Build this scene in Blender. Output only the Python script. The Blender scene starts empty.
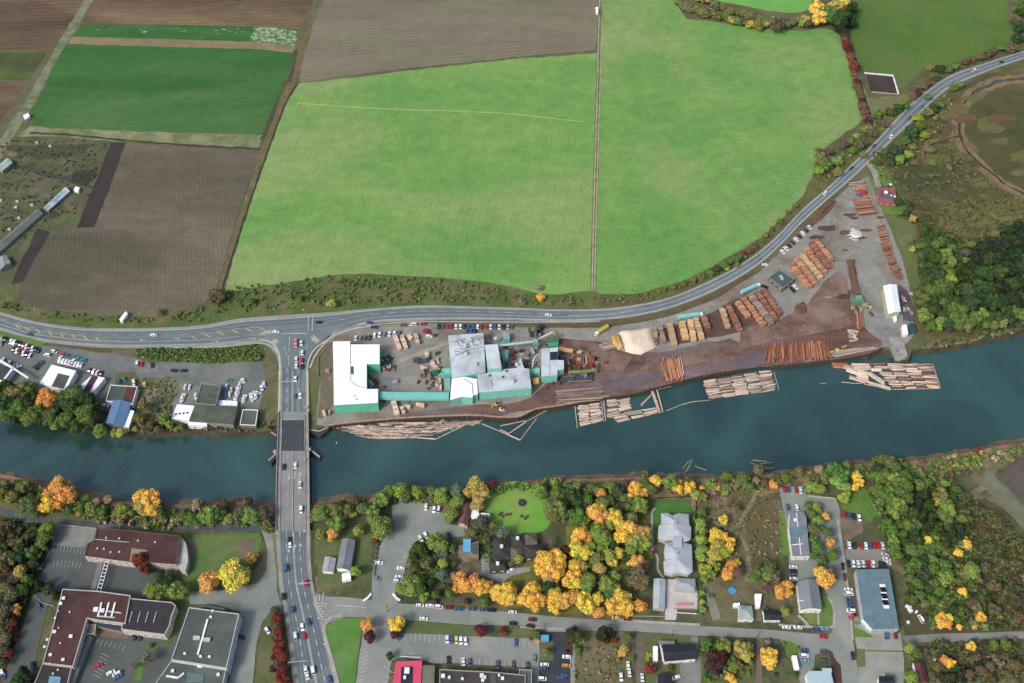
import bpy, math, random
import numpy as np
from mathutils import Vector, Matrix
random.seed(7)
R = math.radians
scene = bpy.context.scene
COL = scene.collection
# ------------------------------------------------------------------ camera
H, TH, FPX = 530.0, R(40), 1024*35/36
CT, ST = math.cos(TH), math.sin(TH)
cam = bpy.data.objects.new('camera', bpy.data.cameras.new('camera'))
cam.data.lens = 35; cam.data.sensor_width = 36
cam.data.clip_start = 1; cam.data.clip_end = 20000
cam.location = (0, 0, H); cam.rotation_euler = (TH, 0, 0)
COL.objects.link(cam); scene.camera = cam
def P(px, py, z=0.0):
    dx = (px-512)/FPX; dy = (341.5-py)/FPX
    y = dy*CT + ST; zz = dy*ST - CT
    t = (z-H)/zz
    return Vector((dx*t, y*t, z))
def mpp(py):
    dy = (341.5-py)/FPX
    return H/(CT-dy*ST)/FPX
def FR(x0, y0, s):
    def f(*pts): return [(x0+a/s, y0+b/s) for a, b in pts]
    f.s = s; return f
N = FR(0, 0, 1)
A1 = FR(0,0,4); A2 = FR(256,0,4); A3 = FR(512,0,4); A4 = FR(768,0,4)
BB = FR(0,140,5.12); C6 = FR(0,300,4.556); C7 = FR(130,300,4.556); C8 = FR(260,300,4.556)
D1 = FR(370,300,4.556); D2 = FR(500,300,4.556); D3 = FR(620,250,4.556); D4 = FR(740,170,2.969)
D5 = FR(850,30,4.018); D6 = FR(860,200,3.415); E7 = FR(0,450,4.556); E8 = FR(0,540,4.776)
F1 = FR(130,470,3.207); F2 = FR(250,480,3.365); F3 = FR(370,470,4.556); F4 = FR(500,470,4.556)
F5 = FR(630,450,4.018); F6 = FR(350,590,5.689); F7 = FR(520,590,5.689); F8 = FR(680,590,5.689)
G1 = FR(760,450,4.018); G2 = FR(860,420,4.878); G3 = FR(860,540,4.776)
M1 = FR(320,315,6.21); M2 = FR(430,315,6.21); M3 = FR(520,310,6.21); BR = FR(250,380,5.69)
W5 = FR(600,330,5.689); W6 = FR(820,300,6.83); Z1 = FR(0,300,6.83); GB = FR(160,590,5.39)
RZ = FR(780,470,4.017); RS = FR(780,600,7.314)
# ------------------------------------------------------------------ materials
K = 0.85
def lin(c, k=None):
    o = []
    if k is None: k = 0.71+0.15*max(0, min(1, (min(c[:3])-195)/40))
    for v in c[:3]:
        v = v/255.0
        o.append((v/12.92 if v <= 0.04045 else ((v+0.055)/1.055)**2.4)*k)
    return tuple(o)+(1.0,)
_m = {}
def newmat(name, rough=0.9, spec=0.3):
    m = bpy.data.materials.new(name); m.use_nodes = True
    nt = m.node_tree; b = nt.nodes['Principled BSDF']
    b.inputs['Roughness'].default_value = rough
    b.inputs['Specular IOR Level'].default_value = spec
    return m, nt, b
def L(nt, a, b): nt.links.new(a, b)
def mathn(nt, op, a, b=None):
    n = nt.nodes.new('ShaderNodeMath'); n.operation = op
    for i, v in enumerate((a, b)):
        if v is None: continue
        if isinstance(v, (int, float)): n.inputs[i].default_value = v
        else: L(nt, v, n.inputs[i])
    return n.outputs[0]
def noise(nt, vec, scale, detail=4, rough=0.6, dist=0.0):
    n = nt.nodes.new('ShaderNodeTexNoise'); n.inputs['Scale'].default_value = scale
    n.inputs['Detail'].default_value = detail; n.inputs['Roughness'].default_value = rough
    n.inputs['Distortion'].default_value = dist
    if vec: L(nt, vec, n.inputs['Vector'])
    return n.outputs['Fac']
def mixc(nt, fac, a, b, mode='MIX'):
    n = nt.nodes.new('ShaderNodeMix'); n.data_type = 'RGBA'; n.blend_type = mode
    if isinstance(fac, (int, float)): n.inputs[0].default_value = fac
    else: L(nt, fac, n.inputs[0])
    for i, v in ((6, a), (7, b)):
        if isinstance(v, tuple): n.inputs[i].default_value = v
        else: L(nt, v, n.inputs[i])
    return n.outputs[2]
def ramp(nt, v, lo, hi):
    n = nt.nodes.new('ShaderNodeMapRange'); L(nt, v, n.inputs[0])
    n.inputs[1].default_value = lo; n.inputs[2].default_value = hi
    return n.outputs[0]
def vmul(nt, col, v):
    n = nt.nodes.new('ShaderNodeVectorMath'); n.operation = 'SCALE'
    L(nt, col, n.inputs[0]); L(nt, v, n.inputs['Scale']); return n.outputs[0]
def gmat(name, c1, c2=None, scale=0.05, lo=0.38, hi=0.62, c3=None, s3=0.02, grain=0.25, gs=1.2,
         stripe=None, rough=0.92, bump=0.0, stretch=None, spec=0.2):
    """ground/surface material: c1/c2 patches at world scale, c3 larger patches, fine grain, rows"""
    if name in _m: return _m[name]
    m, nt, b = newmat(name, rough, spec)
    g = nt.nodes.new('ShaderNodeNewGeometry'); pos = g.outputs['Position']
    v = pos
    if stretch:
        mp = nt.nodes.new('ShaderNodeMapping'); L(nt, pos, mp.inputs[0])
        mp.inputs['Rotation'].default_value = (0, 0, R(stretch[0]))
        mp.inputs['Scale'].default_value = (stretch[1], 1, 1); v = mp.outputs[0]
    a = lin(c1); c = lin(c2) if c2 else a
    col = mixc(nt, ramp(nt, noise(nt, v, scale, 6, 0.65), lo, hi), a, c)
    if c3:
        col = mixc(nt, ramp(nt, noise(nt, v, s3, 5, 0.6, 0.6), 0.48, 0.68), col, lin(c3))
    if stripe:
        ang, per, amt = stripe[:3]
        mp = nt.nodes.new('ShaderNodeMapping'); L(nt, pos, mp.inputs[0])
        mp.inputs['Rotation'].default_value = (0, 0, R(ang))
        w = nt.nodes.new('ShaderNodeTexWave'); w.inputs['Scale'].default_value = 0.314/per*1.0
        w.inputs['Distortion'].default_value = stripe[3] if len(stripe) > 3 else 1.5
        w.inputs['Detail'].default_value = 2; w.inputs['Detail Scale'].default_value = 0.4
        L(nt, mp.outputs[0], w.inputs[0])
        brk = ramp(nt, noise(nt, pos, 0.012, 3), 0.35, 0.6)
        s = mathn(nt, 'MULTIPLY', mathn(nt, 'SUBTRACT', w.outputs['Fac'], 0.5), brk)
        f = mathn(nt, 'ADD', mathn(nt, 'MULTIPLY', s, amt), 1.0)
        col = vmul(nt, col, f)
    if grain:
        f = mathn(nt, 'ADD', mathn(nt, 'MULTIPLY', mathn(nt, 'SUBTRACT', noise(nt, pos, gs, 3, 0.7), 0.5), grain*2.4), 1.0)
        f2 = mathn(nt, 'ADD', mathn(nt, 'MULTIPLY', mathn(nt, 'SUBTRACT', noise(nt, pos, gs*0.16, 3, 0.7), 0.5), grain*1.6), 1.0)
        col = vmul(nt, vmul(nt, col, f), f2)
    L(nt, col, b.inputs['Base Color'])
    if bump:
        bp = nt.nodes.new('ShaderNodeBump'); bp.inputs['Distance'].default_value = bump
        L(nt, noise(nt, pos, 0.8, 4), bp.inputs['Height']); L(nt, bp.outputs[0], b.inputs['Normal'])
    _m[name] = m; return m
def omat(name, rough=0.6, spec=0.4, grain=0.12, gs=2.0, attr=None, var=None, metal=0):
    """colour comes from the object's own colour (or a face tint), with grain"""
    if name in _m: return _m[name]
    m, nt, b = newmat(name, rough, spec)
    g = nt.nodes.new('ShaderNodeNewGeometry')
    if attr:
        a = nt.nodes.new('ShaderNodeAttribute'); a.attribute_name = attr; col = a.outputs['Color']
    else:
        a = nt.nodes.new('ShaderNodeObjectInfo'); col = a.outputs['Color']
    if var:
        hv = nt.nodes.new('ShaderNodeHueSaturation'); L(nt, col, hv.inputs['Color'])
        n1 = noise(nt, g.outputs['Position'], var[0], 3)
        L(nt, mathn(nt, 'ADD', mathn(nt, 'MULTIPLY', mathn(nt, 'SUBTRACT', n1, 0.5), var[1]), 0.5), hv.inputs['Hue'])
        n2 = noise(nt, g.outputs['Position'], var[0]*2.3, 3)
        L(nt, mathn(nt, 'ADD', mathn(nt, 'MULTIPLY', mathn(nt, 'SUBTRACT', n2, 0.5), var[2]), 1.0), hv.inputs['Value'])
        col = hv.outputs[0]
    f = mathn(nt, 'ADD', mathn(nt, 'MULTIPLY', mathn(nt, 'SUBTRACT', noise(nt, g.outputs['Position'], gs, 3), 0.5), grain*2), 1.0)
    if 'foliage' in name: f = mathn(nt, 'MULTIPLY', f, mathn(nt, 'ADD', mathn(nt, 'MULTIPLY', g.outputs['Random Per Island'], 0.75), 0.62))
    L(nt, vmul(nt, col, f), b.inputs['Base Color'])
    b.inputs['Metallic'].default_value = metal
    _m[name] = m; return m
FOL = omat('foliage', 0.75, 0.15, 0.5, 0.7, var=(0.16, 0.06, 0.7))
FOLA = omat('foliage_mass', 0.75, 0.15, 0.5, 0.7, attr='tint', var=(0.12, 0.05, 0.6))
CARP = omat('car_paint', 0.3, 0.5, 0.04)
WOODO = omat('wood_by_piece', 0.85, 0.2, 0.5, 0.9)
PAINTO = omat('painted_piece', 0.6, 0.3, 0.12, 0.6)
BARK = gmat('bark', (90,75,60), (70,58,48), 0.5)
GLASS = newmat('dark_glass', 0.12, 0.6)[0]; GLASS.node_tree.nodes['Principled BSDF'].inputs['Base Color'].default_value = (0.02,0.025,0.03,1)
TYRE = gmat('tyre', (35,35,36), grain=0.1)
WHITE = gmat('white_paint', (238,238,236), (215,216,214), 0.3, grain=0.06)
MARK = gmat('road_marking', (205,208,205), (170,174,172), 0.6, grain=0.25)
MARKY = gmat('road_marking_yellow', (205,185,110), (180,165,110), 0.6, grain=0.25)
ROADS = (108,121,124)
ASPH = gmat('asphalt', (146,152,143), (132,138,131), 0.05, c3=(158,161,151), s3=0.03, grain=0.1, stretch=None)
HWY = gmat('highway_asphalt', (122,134,134), (112,124,126), 0.05, c3=(132,142,140), s3=0.03, grain=0.1)
HWYD = gmat('wheel_track_asphalt', (104,116,119), (96,108,112), 0.05, c3=(116,127,128), s3=0.03, grain=0.1)
ASPHD = gmat('asphalt_dark', (74,84,86), (88,98,100), 0.08, c3=(104,112,110), s3=0.04, grain=0.14)
ASPHL = gmat('asphalt_worn', (146,150,142), (128,132,126), 0.06, c3=(110,114,108), s3=0.05, grain=0.14)
ASPHS = gmat('asphalt_shoulder', (160,162,152), (144,147,138), 0.1, grain=0.12)
CONC = gmat('concrete', (182,180,170), (160,158,150), 0.2, grain=0.15)
CONCB = gmat('bridge_concrete', (176,172,162), (150,147,140), 0.15, c3=(132,132,128), s3=0.1, grain=0.12)
GRAVEL = gmat('gravel', (135,134,122), (118,116,104), 0.08, c3=(150,146,130), grain=0.25)
GROUND = gmat('rough_grass_ground', (104,108,74), (90,94,66), 0.03, c3=(118,108,84), s3=0.015, grain=0.45, gs=0.8)
LAWN = gmat('lawn', (86,124,54), (102,136,62), 0.05, c3=(120,128,72), s3=0.04, grain=0.3)
LAWNB = gmat('lawn_bright', (104,160,62), (122,170,74), 0.05, c3=(142,160,84), s3=0.03, grain=0.25)
LAWND = gmat('lawn_dull', (88,104,62), (104,112,72), 0.06, c3=(116,112,84), s3=0.03, grain=0.4, gs=0.9)
YARDG = gmat('garden_ground', (98,104,72), (76,84,58), 0.07, c3=(122,112,86), s3=0.05, grain=0.6, gs=0.7)
DIRT = gmat('dirt', (138,122,104), (116,104,88), 0.06, c3=(98,90,76), grain=0.3)
DRYG = gmat('dry_grass', (118,112,82), (98,98,66), 0.06, c3=(132,116,92), s3=0.04, grain=0.5, gs=0.7)
# ------------------------------------------------------------------ mesh builder
class MB:
    def __init__(s): s.v = []; s.f = []
    def poly(s, pts):
        n = len(s.v); s.v += [tuple(p) for p in pts]; s.f.append(tuple(range(n, n+len(pts)))); return s
    def box(s, c, d, rz=0.0, top=1.0):
        n = len(s.v); ca, sa = math.cos(rz), math.sin(rz)
        for z, k in ((-0.5, 1.0), (0.5, top)):
            for x, y in ((-.5,-.5), (.5,-.5), (.5,.5), (-.5,.5)):
                X, Y = x*d[0]*k, y*d[1]*k
                s.v.append((c[0]+X*ca-Y*sa, c[1]+X*sa+Y*ca, c[2]+z*d[2]))
        s.f += [tuple(n+i for i in q) for q in ((3,2,1,0),(4,5,6,7),(0,1,5,4),(1,2,6,5),(2,3,7,6),(3,0,4,7))]
        return s
    def prism(s, pts, z0, z1, cap=True, bottom=False):
        n = len(s.v); k = len(pts)
        s.v += [(p[0], p[1], z0) for p in pts] + [(p[0], p[1], z1) for p in pts]
        for i in range(k):
            j = (i+1) % k; s.f.append((n+i, n+j, n+k+j, n+k+i))
        if cap: s.f.append(tuple(n+k+i for i in range(k)))
        if bottom: s.f.append(tuple(n+k-1-i for i in range(k)))
        return s
    def tube(s, a, b, r0, r1=None, seg=8, caps=True):
        a = Vector(a); b = Vector(b); r1 = r0 if r1 is None else r1
        d = (b-a).normalized(); u = d.orthogonal().normalized(); w = d.cross(u)
        n = len(s.v)
        for c, r in ((a, r0), (b, r1)):
            for i in range(seg):
                t = 2*math.pi*i/seg; s.v.append(tuple(c+u*(r*math.cos(t))+w*(r*math.sin(t))))
        for i in range(seg):
            j = (i+1) % seg; s.f.append((n+i, n+j, n+seg+j, n+seg+i))
        if caps:
            s.f.append(tuple(n+seg-1-i for i in range(seg))); s.f.append(tuple(n+seg+i for i in range(seg)))
        return s
    def beam(s, a, b, w, h):
        a = Vector(a); b = Vector(b); d = (b-a).normalized()
        sd = Vector((-d.y, d.x, 0)).normalized()*w/2; up = d.cross(-sd).normalized()
        if up.z < 0: up = -up
        up *= h/2; n = len(s.v)
        for c in (a, b):
            for p in (-sd-up, sd-up, sd+up, -sd+up): s.v.append(tuple(c+p))
        s.f += [tuple(n+i for i in q) for q in ((0,1,2,3),(7,6,5,4),(0,4,5,1),(1,5,6,2),(2,6,7,3),(3,7,4,0))]
        return s
    def dome(s, c, r, h, seg=10, rings=4):
        n = len(s.v)
        for k in range(rings):
            a = k/rings*math.pi/2
            for i in range(seg):
                t = 2*math.pi*i/seg
                s.v.append((c[0]+r*math.cos(a)*math.cos(t), c[1]+r*math.cos(a)*math.sin(t), c[2]+h*math.sin(a)))
        s.v.append((c[0], c[1], c[2]+h)); T = n+rings*seg
        for k in range(rings-1):
            for i in range(seg):
                j = (i+1) % seg; s.f.append((n+k*seg+i, n+k*seg+j, n+(k+1)*seg+j, n+(k+1)*seg+i))
        for i in range(seg): s.f.append((n+(rings-1)*seg+i, n+(rings-1)*seg+(i+1) % seg, T))
        return s
    def build(s, name, mat, parent=None, smooth=False, color=None):
        me = bpy.data.meshes.new(name); me.from_pydata(s.v, [], s.f); me.validate(); me.update()
        if mat: me.materials.append(mat)
        if smooth: me.polygons.foreach_set('use_smooth', [True]*len(me.polygons))
        o = bpy.data.objects.new(name, me); COL.objects.link(o)
        if parent: o.parent = parent
        if color: o.color = color
        return o
def inv(parent_loc, pts): return [Vector(p)-parent_loc for p in pts]
def ccw(pts):
    a = sum(pts[i][0]*pts[(i+1) % len(pts)][1]-pts[(i+1) % len(pts)][0]*pts[i][1] for i in range(len(pts)))
    return list(pts) if a > 0 else list(reversed(pts))
# ------------------------------------------------------------------ tagging and labels
REG = []
def empty(name, loc=(0,0,0), rz=0.0):
    o = bpy.data.objects.new(name, None); o.location = loc; o.rotation_euler = (0,0,rz)
    o.empty_display_size = 1; COL.objects.link(o); return o
def tag(o, label, cat, group=None):
    o['label'] = label; o['category'] = cat
    if group: o['group'] = group
    return o
def reg(o, look, phrase, cat, group, px, py):
    """label is worked out at the end so that it singles the thing out"""
    o['category'] = cat
    if group: o['group'] = group
    REG.append((o, look, phrase, px, py))
ORD = ['','first','second','third','fourth','fifth','sixth','seventh','eighth','ninth','tenth','eleventh','twelfth',
 'thirteenth','fourteenth','fifteenth','sixteenth','seventeenth','eighteenth','nineteenth','twentieth']
def ordw(n):
    if n <= 20: return ORD[n]
    t = {2:'twenty',3:'thirty',4:'forty',5:'fifty',6:'sixty',7:'seventy'}[n//10]
    return t+'-'+ORD[n % 10] if n % 10 else t[:-1]+'ieth'
def finish_labels():
    d = {}
    for r in REG: d.setdefault((r[1], r[2]), []).append(r)
    for (look, ph), rs in d.items():
        rs.sort(key=lambda r: (r[3], r[4]))
        for i, r in enumerate(rs):
            if len(rs) == 1: r[0]['label'] = look+' '+ph
            elif i == 0: r[0]['label'] = 'leftmost '+look+' '+ph
            elif i == len(rs)-1: r[0]['label'] = 'rightmost '+look+' '+ph
            else: r[0]['label'] = ordw(i+1)+' '+look+' from the left '+ph
def struct(o):
    o['kind'] = 'structure'; return o
def stuff(o, label, cat):
    o['kind'] = 'stuff'; o['label'] = label; o['category'] = cat; return o
# ------------------------------------------------------------------ ground sheets
def rough_edge(pts, amp, step):
    out = []; n = len(pts)
    for i in range(n):
        a, b = Vector(pts[i]), Vector(pts[(i+1) % n]); d = (b-a).length
        k = max(1, int(d/step)); nn = Vector((-(b-a).y, (b-a).x, 0)).normalized() if d > 0 else Vector((0,0,0))
        for j in range(k):
            o = random.uniform(-amp, amp) if (j or amp < 1) else 0
            out.append(a+(b-a)*(j/k)+nn*o)
    return out
LZ = {}
def layz(lay):
    LZ[lay] = LZ.get(lay, 0)+1
    return lay*0.04+(LZ[lay] % 13)*0.003
def sheet(name, pts, mat, lay, rough=0.0, step=8, inst=None):
    """flat patch of ground, lay*4 cm above the ground sheet"""
    z = layz(lay); w = [P(x, y, z) for x, y in pts]
    if rough: w = rough_edge(w, rough, step)
    return struct(MB().poly(ccw(w)).build(name, mat))
def smooth_line(pts, k=6):
    out = []; n = len(pts)
    for i in range(n-1):
        p0, p1, p2, p3 = (Vector(pts[max(0, min(n-1, i+j))]) for j in (-1, 0, 1, 2))
        for q in range(k):
            t = q/k
            out.append(0.5*((2*p1)+(-p0+p2)*t+(2*p0-5*p1+4*p2-p3)*t*t+(-p0+3*p1-3*p2+p3)*t*t*t))
    out.append(Vector(pts[-1])); return out
def resample(line, n):
    L_ = [0]
    for i in range(1, len(line)): L_.append(L_[-1]+(line[i]-line[i-1]).length)
    out = []; j = 0
    for i in range(n):
        t = L_[-1]*i/(n-1)
        while j < len(line)-2 and L_[j+1] < t: j += 1
        s = (t-L_[j])/max(1e-9, L_[j+1]-L_[j]); out.append(line[j].lerp(line[j+1], min(1, s)))
    return out
def ribbon_edges(name, A, B, mat, z=0.0, zf=None, n=60):
    a = resample(smooth_line([P(x, y, 0) for x, y in A]), n); b = resample(smooth_line([P(x, y, 0) for x, y in B]), n)
    m = MB()
    for i in range(n-1):
        m.poly([(a[i].x, a[i].y, z), (b[i].x, b[i].y, z), (b[i+1].x, b[i+1].y, z), (a[i+1].x, a[i+1].y, z)])
    return m
def offset_line(line, d):
    out = []
    for i, p in enumerate(line):
        t = (line[min(i+1, len(line)-1)]-line[max(i-1, 0)]); t.z = 0; t.normalize()
        out.append(p+Vector((-t.y, t.x, 0))*d)
    return out
def strip(m, line, d0, d1, z, dash=None):
    a = offset_line(line, d0); b = offset_line(line, d1); acc = 0
    for i in range(len(line)-1):
        acc += (line[i+1]-line[i]).length
        if dash and (acc % dash[0]) > dash[1]: continue
        m.poly([(b[i].x, b[i].y, z), (b[i+1].x, b[i+1].y, z), (a[i+1].x, a[i+1].y, z), (a[i].x, a[i].y, z)])
def path(name, pts, w, mat, lay, k=6, jit=0.0):
    l = smooth_line([P(x, y, 0) for x, y in pts], k); m = MB(); z = layz(lay)
    if jit:
        l = resample(l, max(8, int(sum((b-a).length for a, b in zip(l, l[1:]))/5))); a = offset_line(l, -w/2); b = offset_line(l, w/2)
        a = [p+(q-p)*random.uniform(-jit, jit) for p, q in zip(a, l)]; b = [p+(q-p)*random.uniform(-jit, jit) for p, q in zip(b, l)]
        for i in range(len(l)-1): m.poly([(a[i].x,a[i].y,z),(a[i+1].x,a[i+1].y,z),(b[i+1].x,b[i+1].y,z),(b[i].x,b[i].y,z)])
    else: strip(m, l, -w/2, w/2, z)
    return struct(m.build(name, mat))
def lines_px(name, segs, w, mat, z):
    m = MB()
    for a, b in segs:
        A_, B_ = P(*a), P(*b); strip(m, [A_, B_], -w/2, w/2, z)
    return struct(m.build(name, mat))
Q1 = FR(600,200,5.12); Q2 = FR(760,160,7.314); Q3 = FR(880,200,4.88); Q4 = FR(280,560,5.55)
# ------------------------------------------------------------------ land, water, banks
WZ = -2.5
NB = [(-2500,500),(-900,395),(-300,400),(-40,405),(0,404),(33,414),(60,420),(90,427),(120,432),(150,431),(185,430),(230,431),(275,431),(307,431),(325,427),
      (345,424),(400,419),(470,416),(500,418),(520,417),(535,410),(555,407),(577,403),(601,398),(632,394),(658,387),(680,381),(701,376),(730,371),(760,365),
      (784,365),(831,360),(868,354),(882,348),(893,352),(900,360),(909,359),(912,350),(935,347),(960,344),(1024,329),(1150,310),(1500,270),(3000,250)]
SB = [(-2500,560),(-900,465),(-300,470),(-40,470),(0,474),(33,481),(66,488),(101,499),(131,503),(170,506),(210,503),(233,502),(273,508),(312,507),(339,498),
      (369,499),(399,490),(430,490),(464,489),(493,486),(530,483),(560,480),(588,479),(625,478),(660,477),(690,479),(717,479),(745,476),(769,475),(810,471),(860,464),
      (911,461),(940,457),(975,452),(1003,445),(1024,443),(1150,425),(1500,400),(3000,420)]
FARY = P(512, -5, 0).y
def bank_line(px, amp, step=5):
    l = [P(x, y, 0) for x, y in px]; out = [l[0]]
    for i in range(len(l)-1):
        d = (l[i+1]-l[i]); k = max(1, int(d.length/step)) if d.length < 200 else 1
        for j in range(1, k+1):
            q = l[i]+d*(j/k)
            if j < k: q = q+Vector((random.uniform(-amp, amp), random.uniform(-amp, amp), 0))
            out.append(q)
    return out
nb = bank_line(NB, 0.6); sb = bank_line(SB, 1.2)
gm = MB()
gm.poly([tuple(p) for p in nb]+[(9000,nb[-1].y,0),(9000,14000,0),(-9000,14000,0),(-9000,nb[0].y,0)])
gm.poly([tuple(p) for p in reversed(sb)]+[(-9000,sb[0].y,0),(-9000,-5000,0),(9000,-5000,0),(9000,sb[-1].y,0)])
# bank slopes down under the water, part of the same sheet
def slope(line, dy, mat, sharp=False):
    off = []; sm = MB()
    for i, p in enumerate(line):
        w = abs(dy)
        if sharp and P(315,400).x < p.x < P(880,400).x: w = 0.4
        off.append(Vector((p.x+random.uniform(-.4,.4), p.y+math.copysign(w*random.uniform(.8,1.2), dy), WZ-2.5)))
    for i in range(len(line)-1):
        q = [line[i], line[i+1], off[i+1], off[i]]
        if dy > 0: q.reverse()
        sm.poly(q)
    struct(sm.build('river_bank', mat))
REED = gmat('dead_reed_bank', (158,128,104), (122,102,82), 0.09, c3=(104,104,66), s3=0.05, grain=0.5, gs=0.9)
MUD = gmat('mud_bank', (96,88,72), (78,74,62), 0.1, grain=0.4)
slope(nb, -7, gmat('wet_mud_bank', (78,74,58), (62,62,48), .1, grain=.4), True); slope(sb, 9, gmat('brown_bank', (136,110,90), (104,90,70), .09, grain=.5, gs=.9))
struct(gm.build('ground', GROUND))
wm, nt, b = newmat('river_water', 0.07, 1.0)
g = nt.nodes.new('ShaderNodeNewGeometry')
n1 = ramp(nt, noise(nt, g.outputs['Position'], 0.011, 5, 0.6, 0.8), 0.35, 0.65)
col = mixc(nt, n1, lin((37,62,58)), lin((57,90,83)))
L(nt, col, b.inputs['Base Color'])
bp = nt.nodes.new('ShaderNodeBump'); bp.inputs['Distance'].default_value = 0.25; bp.inputs['Strength'].default_value = 0.9
mp = nt.nodes.new('ShaderNodeMapping'); L(nt, g.outputs['Position'], mp.inputs[0]); mp.inputs['Scale'].default_value = (0.6, 1.2, 1); mp.inputs['Rotation'].default_value = (0,0,0.3)
L(nt, noise(nt, mp.outputs[0], 0.35, 4, 0.6), bp.inputs['Height']); L(nt, bp.outputs[0], b.inputs['Normal'])
struct(MB().poly([(-9000,-200,WZ),(9000,-200,WZ),(9000,900,WZ),(-9000,900,WZ)]).build('river', wm))
# reed / mud strips on both banks
def bank_strip(name, px, d, mat, lay, jit=1.5, x0=-1e9, x1=1e9):
    l = [p for p in bank_line(px, 0.5, 6) if x0 < p.x < x1]; z = lay*0.04
    o = [Vector((p.x, p.y+d*random.uniform(0.5, 1.3), z)) for p in l]
    m = MB()
    for i in range(len(l)-1):
        q = [(l[i].x, l[i].y, z), (l[i+1].x, l[i+1].y, z), o[i+1], o[i]]
        m.poly(q if d > 0 else q[::-1])
    return struct(m.build(name, mat))
REED = gmat('dead_reed_bank', (158,128,104), (122,102,82), 0.09, c3=(104,104,66), s3=0.05, grain=0.5, gs=0.9)
MUD = gmat('mud_bank', (96,88,72), (78,74,62), 0.1, grain=0.4)
bank_strip('river_bank', SB, -12, REED, 1, x0=P(-60,500).x, x1=P(1100,450).x)
bank_strip('river_bank', SB, -18, REED, 2, x0=P(440,490).x, x1=P(800,475).x)
bank_strip('river_bank', NB, 4, MUD, 1, x0=P(135,430).x, x1=P(307,430).x)
bank_strip('river_bank', NB, 6, REED, 1, x0=P(912,350).x, x1=P(1100,340).x)
# ------------------------------------------------------------------ fields
F_A = gmat('pasture_grass', (106,155,78), (131,165,90), 0.016, c3=(146,162,106), s3=0.008, grain=0.42, gs=0.6, stripe=(8,5,0.06,4), stretch=(0,0.5))
F_B = gmat('pasture_grass_curved', (102,153,76), (127,163,88), 0.014, c3=(144,160,104), s3=0.007, grain=0.42, gs=0.6, stripe=(-78,5,0.07,9))
F_C = gmat('pasture_grass_far', (112,172,84), (126,178,90), 0.02, grain=0.14, gs=0.5)
F_D = gmat('pasture_grass_dull', (82,116,50), (96,124,58), 0.014, c3=(102,114,64), s3=0.012, grain=0.18, gs=0.4, stripe=(30,6,0.06,4))
CROP = gmat('green_crop', (54,102,48), (66,114,54), 0.02, c3=(84,118,72), s3=0.014, grain=0.34, gs=0.5, stripe=(83,5,0.14,1.5), stretch=(0,0.3))
CAUL = gmat('pale_crop', (78,120,74), (172,184,150), 0.22, lo=0.44, hi=0.6, grain=0.5)
SOIL = gmat('ploughed_soil', (104,96,80), (126,115,95), 0.016, c3=(88,86,70), s3=0.014, grain=0.4, gs=0.5, stripe=(-12,3.2,0.16,1), stretch=(-80,.22))
SOILT = gmat('ploughed_soil_far', (134,126,104), (116,106,88), 0.014, c3=(126,128,98), s3=0.02, grain=0.25, gs=0.5, stripe=(80,5,0.22,2), stretch=(0,0.25))
SOILR = gmat('stubble_soil', (88,72,58), (112,92,72), 0.02, c3=(132,114,86), s3=0.016, grain=0.34, gs=0.5, stripe=(86,6,0.26,2), stretch=(0,0.25))
DARKS = gmat('fresh_dark_soil', (62,56,54), (72,64,60), 0.05, grain=0.16)
sheet('field', [(-700,-220),(-30,-220),(100,-60),(86,0),(74,18),(60,36),(50,50),(-20,50),(-700,45)], SOILR, 1, .8)
sheet('field', [(-700,48),(-20,52),(47,53),(30,80),(-20,80),(-700,76)], gmat('stubble_green', (92,112,54), (78,92,50), 0.03, c3=(76,74,54), s3=0.02, grain=0.25), 2, .8)
sheet('field', [(-700,80),(-20,82),(28,82),(14,104),(0,122),(-20,130),(-700,150)], SOILR, 1, .8)
sheet('field', [(110,-60),(94,0),(82,23),(180,26),(299,29),(311,8),(322,-60)], SOILR, 2, .8)
sheet('field', A1((330,95),(600,98),(1024,106),(1190,115),(1160,182),(1024,168),(700,158),(288,146)), CROP, 3, .6)
sheet('field', A2((-10,110),(60,108),(165,128),(160,182),(60,175),(-20,160)), CAUL, 4, 2.5, 4)
for i_ in range(26): x_ = random.uniform(90,250); y_ = 26+x_*.02+random.uniform(-3,6)*.6; sheet('field', [(x_-2,y_),(x_,y_-.5),(x_+random.uniform(1,4),y_),(x_+1,y_+.7)], CAUL, 7+i_*.05, .3)
sheet('field_verge', A1((286,146),(1024,168),(1180,182),(1178,212),(1024,196),(272,176)), gmat('bare_strip', (148,132,104), (128,116,90), 0.06, grain=0.25), 4, .6)
sheet('field', A1((272,176),(600,186),(1024,196),(1176,212),(1160,260),(1050,535),(860,535),(500,522),(200,508),(130,500),(130,440),(180,350),(225,240)), CROP, 3, .8)
sheet('field_verge', A1((120,506),(480,522),(1024,540),(1050,540),(1034,590),(1000,592),(500,568),(180,545),(60,545)), gmat('weedy_verge', (132,142,98), (108,114,76), 0.08, c3=(150,150,118), s3=0.06, grain=0.4), 2, 1.2)
sheet('field', [(125,143),(200,147),(262,150),(240,205),(216,290),(205,303),(170,314),(150,317),(100,316),(60,312),(30,306),(18,296),(28,265),(42,234),(70,228),(95,228)], SOIL, 3, 1)
sheet('field', BB((568,12),(642,12),(560,250),(480,445),(390,452),(470,260)), DARKS, 4, .5)
sheet('field', BB((190,455),(260,470),(175,610),(120,720),(60,740),(100,640)), DARKS, 4, .8)
sheet('field', [(288,87),(300,83),(340,79),(381,74),(450,66),(512,59),(560,56),(597,53),(593,200),(591,291),(560,294),(540,294),(500,284),(440,277),(380,274),(330,275),(280,284),(225,291),(223,282),(238,225),(262,150)], F_A, 2, .8)
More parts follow.
